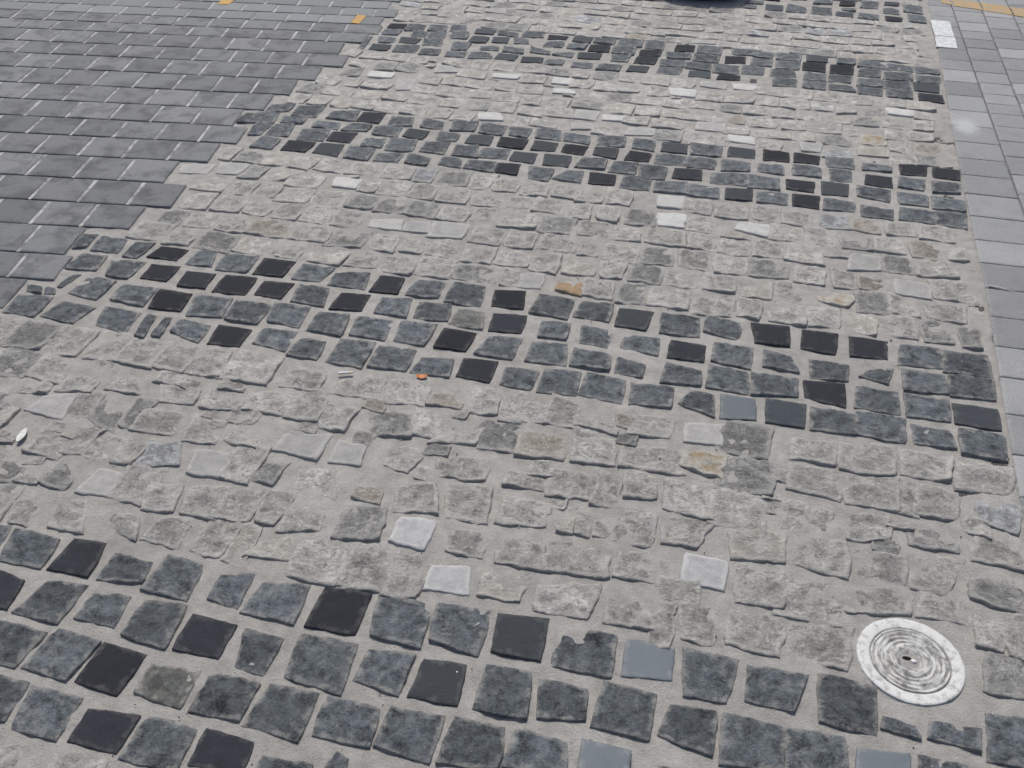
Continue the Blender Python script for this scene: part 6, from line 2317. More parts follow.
MORTAR = (.405, .387, .356)

def stone_mat(name, lo, hi, s1=38, cut=(.36, .66), veins=0.0, vein_col=(.62, .60, .56), film=.6, rough=.7, bump=.5, spec=.35, fs=240,
              fleck=.25, stain=None, vary=.3, wide=0.0, fine=.5, dust=0.0, rim=0.0):
    t = NT(name)
    p = t.pos()
    a = t.noise(p, s1, 8, .68, .4)
    a2 = t.noise(p, s1 * 3.3, 6, .7, .6)
    a = t.math('ADD', t.math('MULTIPLY', a, 1 - fine * .5), t.math('MULTIPLY', a2, fine * .5))
    c = t.mix(t.ramp(a, *cut), lo, hi)
    f = t.noise(p, fs, 5, .75)
    c = t.mix(t.math('MULTIPLY', t.ramp(f, .55, .68), fleck), c, tuple(min(.72, v * 1.7 + .03) for v in hi))
    c = t.mix(t.math('MULTIPLY', t.ramp(t.noise(p, 150, 5, .7), .40, .28), fleck * 1.6), c, tuple(v * .45 for v in lo))
    if dust:
        dd = t.math('MULTIPLY', t.ramp(t.noise(p, 26, 5, .66, .8), .52, .70), t.ramp(t.noise(p, 95, 5, .7), .36, .60))
        c = t.mix(t.math('MULTIPLY', dd, dust), c, (.265, .272, .270))
    if veins:
        v = t.noise(p, 30, 6, .68, .7)
        v = t.math('SUBTRACT', 1.0, t.math('MULTIPLY', t.math('ABSOLUTE', t.math('SUBTRACT', v, .5)), 11.0))
        w = t.ramp(t.noise(p, 13, 3, .6), .47, .6)
        c = t.mix(t.math('MULTIPLY', t.math('MULTIPLY', t.ramp(v, .1, .8), w), veins), c, vein_col)
    if stain:
        c = t.mix(t.ramp(t.noise(p, 22, 4, .6), .44, .60), c, stain)
    r = t.rand()
    c = t.scale(c, t.math('ADD', 1.0 - vary / 2, t.math('MULTIPLY', r, vary)))
    c = t.scale(c, t.math('ADD', .70, t.math('MULTIPLY', t.noise(p, 1.7, 5, .62), .58)))
    if rim:
        q = t.math('ADD', t.attr('edge'), t.math('MULTIPLY', t.math('SUBTRACT', t.noise(p, 48, 5, .65), .5), .5))
        q = t.math('MULTIPLY', t.ramp(q, .74, .90), t.ramp(q, 1.06, .94))
        c = t.mix(t.math('MULTIPLY', q, rim), c, tuple(min(.65, v * 1.35 + .03) for v in hi))
    # cement smeared over the borders of the stone
    e = t.attr('edge')
    k = t.math('ADD', t.math('MULTIPLY', e, 1.0), t.math('MULTIPLY', t.math('SUBTRACT', t.noise(p, 42, 6, .65), .5), 1.15))
    k = t.math('MULTIPLY', t.ramp(k, .80 - wide, 1.12 - wide * .6), film)
    c = t.mix(k, c, MORTAR)
    t.bump(t.math('ADD', t.noise(p, 85, 8, .72, .5), t.math('MULTIPLY', f, .5)), bump, .011)
    rg = t.math('ADD', rough - .1, t.math('MULTIPLY', a, .22))
    return t.done(c, rg, spec)

MK = {
    'r': stone_mat('split_basalt', (.017, .020, .025), (.165, .184, .196), 36, (.37, .63), dust=.75, fine=.6, film=.8, rough=.68, bump=.9, fleck=.45, vary=.5),
    'g': stone_mat('greenish_basalt', (.045, .048, .042), (.165, .165, .148), 34, (.38, .60), dust=.6, film=.75, rough=.62, bump=.6, fleck=.3),
    's': stone_mat('smooth_basalt', (.0145, .0155, .0205), (.028, .030, .037), 30, (.3, .7), film=.16, rough=.80, bump=.4, spec=.2, fleck=.2, vary=.6),
    'n': stone_mat('smooth_sky_tinted_basalt', (.030, .036, .043), (.050, .058, .066), 30, (.3, .7), film=.16, rough=.72, bump=.4, spec=.25, fleck=.2, vary=.6),
    'l': stone_mat('smooth_bluish_basalt', (.085, .102, .118), (.110, .128, .142), 20, (.3, .7), film=.25, rough=.55, bump=.18, fleck=.05, spec=.3),
}
LV = dict(fs=135, fleck=.65, rim=.5, film=.8, wide=.06, rough=.78, spec=.3, bump=1.0)
ML = {
    'r': stone_mat('rough_limestone', (.185, .176, .162), (.440, .420, .384), 32, (.37, .61), veins=.6, **LV),
    'd': stone_mat('dark_limestone', (.115, .113, .109), (.32, .311, .293), 40, (.36, .68), veins=.35, **LV),
    'm': stone_mat('veined_limestone', (.20, .192, .178), (.43, .412, .38), 34, (.36, .66), veins=.8, **LV),
    'e': stone_mat('beige_limestone', (.275, .257, .226), (.44, .415, .372), 34, (.36, .66), veins=.6, **LV),
    'b': stone_mat('brown_limestone', (.19, .165, .135), (.40, .365, .32), 34, (.36, .66), veins=.3, **LV),
    'u': stone_mat('bluish_limestone', (.18, .182, .184), (.37, .37, .366), 34, (.36, .66), veins=.7, vein_col=(.6, .62, .64), **LV),
    'p': stone_mat('smooth_pale_limestone', (.24, .234, .224), (.355, .346, .330), 28, (.36, .64), rim=.25, film=.75, rough=.78, bump=.5, fleck=.12, vary=.2),
    'w': stone_mat('whitish_limestone', (.36, .355, .338), (.48, .472, .448), 34, (.38, .62), film=.5, rough=.78, bump=.5, fleck=.3, vary=.3),
    'q': stone_mat('pale_lilac_limestone', (.275, .274, .274), (.40, .398, .392), 30, (.36, .62), rim=.4, film=.4, rough=.78, bump=.5, fleck=.25, vary=.15),
    'o': stone_mat('ochre_limestone', (.36, .33, .28), (.50, .47, .42), 30, (.36, .66), film=.4, stain=(.345, .27, .165), **{k: v for k, v in LV.items() if k not in ('film',)}),
    'c': stone_mat('rusty_limestone', (.22, .145, .08), (.40, .29, .185), 60, (.36, .66), film=.35, rough=.8, bump=.8),
}

def paver_mat(name, a, b, dark=.6, rough=.62, stains=.5):
    t = NT(name)
    p = t.pos()
    r = t.rand()
    c = t.mix(r, a, b)
    c = t.mix(t.math('MULTIPLY', t.ramp(t.noise(p, 11, 4, .6, .5), .47, .64), stains), c, tuple(v * dark for v in a))
    g = t.noise(p, 210, 5, .78)
    c = t.mix(t.math('MULTIPLY', t.ramp(g, .54, .70), .55), c, tuple(min(1, v * 1.9) for v in b))
    c = t.mix(t.math('MULTIPLY', t.ramp(g, .44, .30), .55), c, tuple(v * .45 for v in a))
    m = t.noise(p, 3.1, 5, .6)
    c = t.scale(c, t.math('ADD', .82, t.math('MULTIPLY', m, .36)))
    v = t.math('ADD', .80, t.math('MULTIPLY', t.math('FRACT', t.math('MULTIPLY', r, 17.3)), .38))
    c = t.scale(c, v)
    e = t.attr('edge')
    k = t.math('ADD', e, t.math('MULTIPLY', t.math('SUBTRACT', t.noise(p, 60, 5, .65), .5), .30))
    c = t.mix(t.math('MULTIPLY', t.ramp(k, .94, 1.06), .55), c, tuple(v * 1.7 for v in b))
    t.bump(t.math('ADD', t.noise(p, 300, 4, .7), t.noise(p, 45, 4, .6)), .6, .005)
    return t.done(c, t.math('ADD', rough - .1, t.math('MULTIPLY', m, .2)), .45)

M_PAV = paver_mat('grey_block', (.116, .121, .124), (.148, .150, .152), .42, .62, .85)
M_PAV_SHEEN = paver_mat('sheen_grey_block', (.145, .155, .157), (.168, .173, .172), .85, .6, .2)  # paler copy of the grey block; sheen of the far courses painted into its colour
M_RP = paver_mat('light_grey_block', (.214, .216, .216), (.256, .255, .252), .82, .68, .35)

def mortar_mat():
    t = NT('mortar')
    p = t.pos()
    c = t.mix(t.ramp(t.noise(p, 26, 6, .65), .34, .68), (.345, .328, .300), (.495, .472, .437))
    c = t.mix(t.math('MULTIPLY', t.ramp(t.noise(p, 300, 4, .75), .54, .66), .6), c, (.62, .60, .565))
    c = t.mix(t.math('MULTIPLY', t.ramp(t.noise(p, 190, 5, .75), .40, .28), .7), c, (.2, .19, .175))
    c = t.mix(t.math('MULTIPLY', t.ramp(t.noise(p, 5, 4, .6), .50, .70), .35), c, (.33, .317, .297))
    c = t.scale(c, t.math('ADD', .72, t.math('MULTIPLY', t.noise(p, 1.7, 5, .62), .56)))
    t.bump(t.math('ADD', t.noise(p, 160, 6, .72), t.noise(p, 420, 3, .7)), .8, .008)
    return t.done(c, .9, .2)
M_MORTAR = mortar_mat()

def plain(name, c, rough=.7, spec=.4, n=60, amt=.25, bump=.2):
    t = NT(name)
    p = t.pos()
    k = t.mix(t.ramp(t.noise(p, n, 5, .65), .35, .65), tuple(v * (1 - amt) for v in c), tuple(min(1, v * (1 + amt)) for v in c))
    t.bump(t.noise(p, n * 4, 4, .6), bump, .003)
    return t.done(k, rough, spec)

# ------------------------------------------------------------------ one stone: a real block with a worn or split top and a skirt going down into its bed
def params(n):
    k = [-1.0, -.955, -.86]
    m = n - 5
    k += [-.86 + 1.72 * (i + 1) / (m) for i in range(m - 1)]
    return k + [.86, .955, 1.0]

def stone_geo(q, n=12, grow=1.0, top=.003, amp=.003, outline=.004, corner=.15, dome=.001, tilt_near=0.0, tilt_side=0.0, bevel=.0015, seed=0.0, freq=34.0,
              facet=0.0, depth=.035):
    """vertices (x, y, z in world metres), faces, edge attribute"""
    us = params(n)
    N = len(us)
    V, E = [], []
    gx, gy = sum(p[0] for p in q) / 4, sum(p[1] for p in q) / 4
    q = [(gx + (x - gx) * grow, gy + (y - gy) * grow) for x, y in q]
    (ax, ay), (bx, by), (cx, cy), (dx, dy) = q
    sv = Vector((seed * 7.13, seed * 3.71, seed))
    fang = seed * 2.4
    fx, fy = math.cos(fang), math.sin(fang)
    for j in range(N):
        v = us[j]
        for i in range(N):
            u = us[i]
            uu = u * math.sqrt(1 - corner * v * v / 2)
            vv = v * math.sqrt(1 - corner * u * u / 2)
            s, t = (uu + 1) / 2, (1 - vv) / 2          # v=+1 far
            x = (1 - t) * ((1 - s) * ax + s * bx) + t * ((1 - s) * dx + s * cx)
            y = (1 - t) * ((1 - s) * ay + s * by) + t * ((1 - s) * dy + s * cy)
            e = max(abs(u), abs(v))
            P = Vector((x * 26, y * 26, 0)) + sv
            k = e ** 3
            x += noise.noise(P) * outline * k + noise.noise(P * 3.1) * outline * .45 * k
            y += noise.noise(P + Vector((31, 7, 3))) * outline * k + noise.noise(P * 3.1 + Vector((5, 9, 1))) * outline * .45 * k
            Q = Vector((x * freq, y * freq, 0)) + sv
            h = top + noise.fractal(Q, .9, 2.1, 4) * amp
            if facet:
                h += facet * abs(noise.noise(Q * .55 + Vector((3, 1, 8)))) - facet * .4
                h += facet * .5 * max(-1, min(1, (u * fx + v * fy) * 1.2 + noise.noise(Q) * .8))
            h -= dome * (u ** 4 + v ** 4)
            h += -v * tilt_near + u * tilt_side
            if e > .94: h -= bevel * ((e - .94) / .06) ** 1.5
            V.append((x, y, h))
            E.append(e)
    F = []
    for j in range(N - 1):
        for i in range(N - 1):
            a = j * N + i
            F.append((a, a + 1, a + N + 1, a + N))
    ring = [i for i in range(N)] + [j * N + N - 1 for j in range(1, N)] + [(N - 1) * N + i for i in range(N - 2, -1, -1)] + [j * N for j in range(N - 2, 0, -1)]
    base = len(V)
    for r in ring:
        V.append((V[r][0], V[r][1], -depth))
        E.append(1.0)
    m = len(ring)
    for i in range(m):
        k = (i + 1) % m
        F.append((ring[k], ring[i], base + i, base + k))
    return V, F, E

def make_mesh(name, V, F, E, origin=(0, 0)):
    me = bpy.data.meshes.new(name)
    me.from_pydata([(x - origin[0], y - origin[1], z) for x, y, z in V], [], F)
    me.attributes.new('edge', 'FLOAT', 'POINT').data.foreach_set('value', E)
    me.polygons.foreach_set('use_smooth', [True] * len(F))
    me.update()
    return me

def centre(q): return (sum(p[0] for p in q) / 4, sum(p[1] for p in q) / 4)

def sett_params(k, dark, dist):
    n = 18 if dist < 1.7 else (13 if dist < 3 else 9)
    sd = R.uniform(0, 90)
    if dark:
        if k in 'sln':
            return dict(n=n, top=.0045 + R.uniform(-.0008, .0012), amp=.0005, outline=.0026, corner=R.uniform(.02, .10), dome=.0005,
                        tilt_near=R.uniform(-.0002, .0012), tilt_side=R.uniform(-.0008, .0008), bevel=.002, seed=sd)
        return dict(n=n, top=.0060 + R.uniform(-.0012, .0012), amp=R.uniform(.0016, .0034), outline=.0027, corner=R.uniform(.02, .16), dome=R.uniform(.0002, .0014), grow=1.12,
                    tilt_near=R.uniform(0, .0020), tilt_side=R.uniform(-.0015, .0015), bevel=.002, seed=sd, facet=R.uniform(.0015, .0045))
    if k in 'wpq':
        return dict(n=n, top=.0038 + R.uniform(-.0005, .0012), amp=.0008, outline=.005, corner=R.uniform(.04, .2), dome=.0008, tilt_near=R.uniform(.001, .003),
                    tilt_side=R.uniform(-.001, .001), bevel=.0025, seed=sd)
    return dict(n=n, top=R.uniform(.0022, .0046), amp=R.uniform(.0032, .0062), outline=.0062, corner=R.uniform(.03, .26), dome=R.uniform(.0, .0016), grow=1.22,
                tilt_near=R.uniform(.0008, .0036), tilt_side=R.uniform(-.002, .002), bevel=.0025, seed=sd, facet=R.uniform(.002, .006))

# ------------------------------------------------------------------ setting: ground to the horizon, beds
def sheet(name, x0, x1, y0, y1, z, mat):
    me = bpy.data.meshes.new(name)
    me.from_pydata([(x0, y0, z), (x1, y0, z), (x1, y1, z), (x0, y1, z)], [], [(0, 1, 2, 3)])
    return link(name, me, mat)

tag(sheet('ground', -400, 400, -400, 400, -.040, plain('dusty_ground', (.16, .155, .148), .9, .2, 12, .2)), kind='structure')
tag(sheet('sand_bed', .5, 3.2, -.4, 7.2, -.004, plain('dark_sand', (.085, .082, .078), .95, .1, 80, .4)), kind='structure')

EX = [(.3, .74), (1.734, .764), (2.05, .779), (2.70, .819), (3.62, .851), (4.03, .870), (4.72, .905), (5.28, .927), (7.5, .99)]
def edge_x(y): return np.interp(y, [a for a, b in EX], [b for a, b in EX])

def vnoise(x, y, seed):
    """smooth value noise, vectorised"""
    rng = np.random.default_rng(seed)
    T = rng.random((256, 256))
    xi, yi = np.floor(x).astype(int), np.floor(y).astype(int)
    fx, fy = x - xi, y - yi
    fx, fy = fx * fx * (3 - 2 * fx), fy * fy * (3 - 2 * fy)
    g = lambda a, b: T[a % 256, b % 256]
    return (g(xi, yi) * (1 - fx) + g(xi + 1, yi) * fx) * (1 - fy) + (g(xi, yi + 1) * (1 - fx) + g(xi + 1, yi + 1) * fx) * fy - .5

def mortar_bed():
    st = .0125
    xs = np.arange(-3.6, 1.10, st)
    ys = np.arange(.35, 6.9, st)
    X, Y = np.meshgrid(xs, ys)
    Z = vnoise(X * 9, Y * 9, 1) * .0040 + vnoise(X * 28, Y * 28, 2) * .0042 + vnoise(X * 75, Y * 75, 3) * .0022
    ed = edge_x(Y) + .026
    Z = np.where(X > ed, Z - np.clip((X - ed) / .01, 0, 1) * .02, Z)
    nx, ny = len(xs), len(ys)
    V = np.stack([X, Y, Z - .0008], -1).reshape(-1, 3)
    I = np.arange(nx * ny).reshape(ny, nx)
    F = np.stack([I[:-1, :-1], I[:-1, 1:], I[1:, 1:], I[1:, :-1]], -1).reshape(-1, 4)
    me = bpy.data.meshes.new('mortar_bed')
    me.from_pydata(V.tolist(), [], F.tolist())
    me.polygons.foreach_set('use_smooth', [True] * len(F))
    return tag(link('mortar_bed', me, M_MORTAR), kind='structure')
mortar_bed()

# ------------------------------------------------------------------ the setts, one object each
ORD = ('first second third fourth fifth sixth seventh eighth ninth tenth eleventh twelfth thirteenth fourteenth fifteenth sixteenth seventeenth '
       'eighteenth nineteenth twentieth twenty-first twenty-second twenty-third twenty-fourth twenty-fifth twenty-sixth twenty-seventh '
       'twenty-eighth twenty-ninth thirtieth').split()
LOOK_D = {'r': 'split dark grey', 's': 'smooth black', 'n': 'smooth sky-tinted slate-black', 'l': 'smooth blue-grey', 'g': 'rough greenish-grey'}
LOOK_L = {'r': 'rough grey', 'd': 'rough dark-grey', 'm': 'white-veined grey', 'e': 'beige', 'b': 'brownish', 'p': 'smooth pale-grey', 'u': 'bluish-grey',
          'w': 'flat whitish', 'q': 'smooth pale', 'o': 'ochre-stained', 'c': 'rusty brown'}
BAND = {'4': 'nearest', '3': 'second-nearest', '2': 'middle', '1': 'fourth-nearest', '0': 'farthest'}
ROW = {'A': 'top', 'B': 'second', 'C': 'third', 'D': 'bottom'}
ROW0 = {'A': 'upper', 'B': 'middle', 'C': 'lower'}
STRIP = {'near': 'between nearest two dark bands', 'mid': 'below the middle dark band', 'far': 'above the middle dark band',
         'top': 'below the farthest dark band', 'bottom': 'below the nearest dark band', 'beyond': 'beyond the farthest dark band'}

def sett(name, q, k, dark, **over):
    c = centre(q)
    pr = sett_params(k, dark, math.hypot(*c))
    pr.update(over)
    V, F, E = stone_geo(q, **pr)
    me = make_mesh(name, V, F, E, c)
    return link(name, me, (MK if dark else ML)[k], loc=(c[0], c[1], 0))

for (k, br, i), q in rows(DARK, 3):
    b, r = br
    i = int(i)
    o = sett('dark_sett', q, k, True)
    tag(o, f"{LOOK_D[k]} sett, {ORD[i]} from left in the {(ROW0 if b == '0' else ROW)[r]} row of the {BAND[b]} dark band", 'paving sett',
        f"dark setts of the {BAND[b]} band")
for (k, s, r, i, sm), q in rows(LIME, 5):
    o = sett('pale_sett', q, k, False, **({} if s == 'near' or k in 'wpq' else {'grow': 1.07}))
    tag(o, f"{LOOK_L[k]} {'stone' if sm == '1' else 'sett'}, {ORD[int(i)]} {'small one' if sm == '1' else 'large one'} from left, {ORD[int(r)]} row down {STRIP[s]}", 'paving sett', 'pale limestone setts between the dark bands')

def merged(name, items, mat_slots, kind, label=None, cat=None):
    """many stones as one object; items: (V, F, E, slot)"""
    AV, AF, AE, AM = [], [], [], []
    for V, F, E, s in items:
        b = len(AV)
        AV += V
        AF += [tuple(b + i for i in f) for f in F]
        AE += E
        AM += [s] * len(F)
    me = make_mesh(name, AV, AF, AE)
    for m in mat_slots: me.materials.append(m)
    me.polygons.foreach_set('material_index', AM)
    o = bpy.data.objects.new(name, me)
    col.objects.link(o)
    return tag(o, label, cat, None, kind)

LK = list(ML)
DK = list(MK)
it = []
for (k,), q in rows(LIMEFAR, 1):
    pr = sett_params(k, False, 4)
    pr['n'] = 8
    if k not in 'wpq': pr['grow'] = 1.07
    it.append((*stone_geo(q, **pr), LK.index(k)))
merged('limestone_setts', it, [ML[k] for k in LK], 'stuff', 'distant grey limestone setts in the pale stripes towards the top of the picture', 'setts')
it = []
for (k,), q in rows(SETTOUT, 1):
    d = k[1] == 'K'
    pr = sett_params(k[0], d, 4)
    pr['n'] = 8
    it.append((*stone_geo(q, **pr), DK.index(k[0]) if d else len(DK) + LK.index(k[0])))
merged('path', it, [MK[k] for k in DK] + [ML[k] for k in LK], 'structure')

# ------------------------------------------------------------------ grey block paving on the left, border blocks on the right
def block_geo(q, tn, ts, top, n=8):
    return stone_geo(q, n=n, top=top, amp=.0005, outline=.0012, corner=.004, dome=.0002, tilt_near=tn, tilt_side=ts, bevel=.0022, seed=R.uniform(0, 90))

for (n, i, pale), q in rows(PAV, 3):
    n, i = int(n), int(i)
    c = centre(q)
    V, F, E = block_geo(q, R.uniform(-.0002, .0009), R.uniform(-.0004, .0004), .0056 + R.uniform(-.0004, .0009))
    o = link('block_paver', make_mesh('block_paver', V, F, E, c), M_PAV_SHEEN if pale == '1' else M_PAV, loc=(c[0], c[1], 0))
    look = 'sheen-lightened grey' if pale == '1' else 'dark grey'
    if i == 0: lab = f"{look} block paver at the sett end of the {ORD[n]} course from top"
    else: lab = f"{look} block paver, {ORD[i]} before the last one of the {ORD[n]} course from top"
    tag(o, lab, 'block paver', 'grey block pavers on the left')
def joint_mat():
    t = NT('pale_joint_sand')
    p = t.pos()
    c = t.mix(t.ramp(t.noise(p, 14, 6, .72), .36, .58), (.15, .148, .145), (.43, .43, .425))
    c = t.mix(t.math('MULTIPLY', t.ramp(t.noise(p, 230, 4, .7), .45, .32), .6), c, (.12, .118, .115))
    t.bump(t.noise(p, 300, 5, .7), .7, .004)
    return t.done(c, .9, .2)
V, F = [], []
for h, q in rows(COURSES, 0):
    b = len(V)
    V += [(x, y, .0028) for x, y in q]
    F.append((b + 3, b + 2, b + 1, b))
me = bpy.data.meshes.new('joint_sand')
me.from_pydata(V, [], F)
tag(link('joint_sand', me, joint_mat()), kind='structure')
it = []
for (pale,), q in rows(PAVOUT, 1):
    it.append((*block_geo(q, 0, 0, .0056, 6), int(pale)))
merged('pavement', it, [M_PAV, M_PAV_SHEEN], 'structure')
CN = ['beside the setts', 'second from the setts', 'third from the setts', 'fourth from the setts', 'fifth from the setts']
for (cn, i), q in rows(RP, 2):
    c = centre(q)
    V, F, E = block_geo(q, R.uniform(-.0003, .0010), R.uniform(-.0004, .0004), .0055)
    o = link('border_block', make_mesh('border_block', V, F, E, c), M_RP, loc=(c[0], c[1], 0))
    tag(o, f"light grey border block, {ORD[int(i)]} from top in the column {CN[int(cn)]}", 'border block', 'light grey border blocks on the right')
it = [(*block_geo(q, 0, 0, .0055, 6), 0) for h, q in rows(RPOUT, 0)]
merged('pavement', it, [M_RP], 'structure')

# ------------------------------------------------------------------ paint on the blocks
def patch(name, pts, z, mat, step=.012, ragged=.004, origin=None):
    """a thin coat of paint with ragged borders"""
    n = len(pts)
    ring = []
    for i in range(n):
        a, b = pts[i], pts[(i + 1) % n]
        m = max(2, int(math.hypot(b[0] - a[0], b[1] - a[1]) / step))
        for k in range(m):
            x, y = a[0] + (b[0] - a[0]) * k / m, a[1] + (b[1] - a[1]) * k / m
            P = Vector((x * 60, y * 60, 4.2))
            ring.append((x + noise.noise(P) * ragged, y + noise.noise(P + Vector((9, 4, 1))) * ragged))
    bm = bmesh.new()
    top = [bm.verts.new((x, y, z)) for x, y in ring]
    bot = [bm.verts.new((x, y, z - .0012)) for x, y in ring]
    f = bm.faces.new(top)
    for i in range(len(top)):
        k = (i + 1) % len(top)
        bm.faces.new((top[i], bot[i], bot[k], top[k]))
    bmesh.ops.recalc_face_normals(bm, faces=bm.faces)
    me = bpy.data.meshes.new(name)
    bm.to_mesh(me)
    bm.free()
    return link(name, me, mat)

def paint_mat(name, c, under, wear=(.36, .50), sc=45):
    t = NT(name)
    p = t.pos()
    w = t.ramp(t.noise(p, sc, 7, .7), *wear)
    k = t.mix(w, under, c)
    k = t.scale(k, t.math('ADD', .88, t.math('MULTIPLY', t.noise(p, 7, 4, .6), .24)))
    t.bump(t.noise(p, 240, 5, .7), .3, .002)
    return t.done(k, .65, .35)
M_WHITE = paint_mat('white_road_paint', (.56, .57, .57), (.36, .37, .375), (.34, .58))
M_YELLOW = paint_mat('yellow_road_paint', (.39, .245, .095), (.27, .24, .19), (.36, .60))
M_DAB = paint_mat('orange_yellow_paint', (.44, .25, .05), (.25, .2, .12), (.28, .5))
wp = patch('painted_patch', [(.934, 5.262), (1.024, 5.258), (1.019, 5.035), (.931, 5.034)], .0073, M_WHITE)
w2 = patch('painted_patch', [(.931, 5.029), (1.021, 5.030), (1.0135, 4.876), (.924, 4.876)], .0073, M_WHITE)
bm = bmesh.new()
bm.from_mesh(wp.data)
bm.from_mesh(w2.data)
bm.to_mesh(wp.data)
bm.free()
bpy.data.objects.remove(w2)
tag(wp, 'white paint patch covering two border blocks beside the setts', 'paint mark')
def smudge_mat():
    t = NT('thin_white_smudge')
    p = t.pos(True)
    ln = t.n('ShaderNodeVectorMath', operation='LENGTH')
    sc = t.n('ShaderNodeVectorMath', operation='MULTIPLY')
    t.l(p, sc.inputs[0])
    sc.inputs[1].default_value = (1, .62, 1)
    t.l(sc.outputs[0], ln.inputs[0])
    k = t.math('ADD', t.ramp(ln.outputs['Value'], .085, .012), t.math('MULTIPLY', t.math('SUBTRACT', t.noise(t.pos(), 55, 6, .7), .5), 1.1))
    k = t.math('MULTIPLY', t.ramp(k, .22, .85), .55)
    t.done((.58, .59, .59), .75, .3)
    tr = t.n('ShaderNodeBsdfTransparent')
    mx = t.n('ShaderNodeMixShader')
    t.l(k, mx.inputs[0])
    t.l(tr.outputs[0], mx.inputs[1])
    t.l(t.b.outputs[0], mx.inputs[2])
    t.l(mx.outputs[0], t.out.inputs[0])
    return t.m
sm = patch('paint_smudge', [(-.052, .17), (.04, .17), (.06, 0), (.05, -.13), (-.03, -.14), (-.055, 0)], .0073, smudge_mat(), ragged=.010)
sm.location = (.938, 3.972, 0)
tag(sm, 'faint whitish smudge on a border block below the white paint patch', 'paint mark')
# yellow line crossing the border blocks, broken where it meets the joints
def line_y(x): return 5.545 - (x - 1.20) * .285
bm_pts = []
for x0, x1, hw in ((1.02, 1.066, .05), (1.074, 1.205, .062), (1.213, 1.342, .066), (1.350, 1.482, .068), (1.49, 1.62, .068)):
    bm_pts.append([(x0, line_y(x0) + hw), (x1, line_y(x1) + hw), (x1, line_y(x1) - hw), (x0, line_y(x0) - hw)])
parts = [patch('painted_line', p, .0076, M_YELLOW, ragged=.003) for p in bm_pts]
AV, AF = [], []
for o in parts:
    b = len(AV)
    AV += [tuple(v.co) for v in o.data.vertices]
    AF += [tuple(b + i for i in f.vertices) for f in o.data.polygons]
for o in parts: bpy.data.objects.remove(o)
me = bpy.data.meshes.new('painted_line')
me.from_pydata(AV, [], AF)
tag(link('painted_line', me, M_YELLOW), 'worn yellow line painted across the border blocks in the far right corner', 'paint mark')
d1 = patch('paint_dab', [(-2.515, 4.735), (-2.455, 4.74), (-2.452, 4.632), (-2.510, 4.628)], .0068, M_DAB, ragged=.003)
tag(d1, 'orange-yellow paint mark on a grey block far from the setts', 'paint mark', 'paint marks on the grey blocks')
d2 = patch('paint_dab', [(-1.785, 4.645), (-1.738, 4.640), (-1.734, 4.524), (-1.776, 4.525)], .0068, M_DAB, ragged=.003)
tag(d2, 'orange-yellow paint mark on a grey block beside the ragged edge of the setts', 'paint mark', 'paint marks on the grey blocks')

# ------------------------------------------------------------------ round utility cover
def lathe(name, prof, mat, parent, seg=96, wob=0.0, closed=False):
    V, F = [], []
    n = len(prof)
    for s in range(seg):
        a = 2 * math.pi * s / seg
        for r, z in prof:
            rr = r * (1 + wob * noise.noise(Vector((math.cos(a) * 3, math.sin(a) * 3, r * 20))))
            V.append((rr * math.cos(a), rr * math.sin(a), z))
    for s in range(seg):
        t = (s + 1) % seg
        for i in range(n - 1):
            F.append((s * n + i, t * n + i, t * n + i + 1, s * n + i + 1))
    me = bpy.data.meshes.new(name)
    me.from_pydata(V, [], F)
    bm = bmesh.new()
    bm.from_mesh(me)
    bmesh.ops.remove_doubles(bm, verts=bm.verts, dist=1e-5)
    bmesh.ops.recalc_face_normals(bm, faces=bm.faces)
    bm.to_mesh(me)
    bm.free()
    me.polygons.foreach_set('use_smooth', [True] * len(me.polygons))
    return link(name, me, mat, parent)

def lid_mat():
    t = NT('worn_painted_iron')
    p = t.pos(True)
    sep = t.n('ShaderNodeSeparateXYZ')
    t.l(p, sep.inputs[0])
    ln = t.n('ShaderNodeVectorMath', operation='LENGTH')
    t.l(p, ln.inputs[0])
    ang = t.math('ARCTAN2', sep.outputs[1], sep.outputs[0])
    cmb = t.n('ShaderNodeCombineXYZ')
    t.l(t.math('ADD', t.math('MULTIPLY', ln.outputs['Value'], 170.0), t.math('MULTIPLY', t.noise(p, 30, 3, .6), 1.6)), cmb.inputs[0])
    t.l(t.math('MULTIPLY', ang, 1.3), cmb.inputs[1])
    arcs = t.noise(cmb.outputs[0], 1.0, 4, .6)
    w = t.ramp(arcs, .44, .54)
    w2 = t.ramp(t.noise(p, 55, 5, .65), .40, .56)
    w = t.math('MULTIPLY', t.math('MAXIMUM', w, t.math('MULTIPLY', w2, .40)), t.ramp(t.noise(p, 34, 5, .7), .36, .52))
    inner = t.ramp(ln.outputs['Value'], .012, .036)
    w = t.math('MULTIPLY', w, t.math('ADD', .35, t.math('MULTIPLY', inner, .65)))
    iron = t.mix(t.ramp(t.noise(p, 70, 5, .6), .4, .6), (.12, .117, .115), (.24, .22, .195))
    t.bump(t.noise(p, 260, 5, .7), .35, .002)
    return t.done(t.mix(w, iron, (.50, .50, .48)), .6, .4)
def ring_mat():
    t = NT('chipped_white_paint')
    p = t.pos(True)
    w = t.ramp(t.noise(p, 60, 7, .74), .36, .50)
    t.bump(t.noise(p, 180, 6, .7), .4, .003)
    return t.done(t.mix(w, (.30, .29, .275), (.54, .54, .52)), .55, .4)
cover = bpy.data.objects.new('utility_cover', None)
col.objects.link(cover)
cover.location = (.5065, 1.328, .0005)
tag(cover, 'round white-painted metal cover set flush in the pale setts', 'utility cover')
lathe('frame', [(.1005, -.03), (.1005, .0018), (.0990, .0030), (.095, .0033), (.079, .0030), (.0768, .0024), (.0755, .000), (.0755, -.012)], ring_mat(), cover, wob=.012)
prof = [(.0738, -.02), (.0738, .0016), (.0726, .0026)]
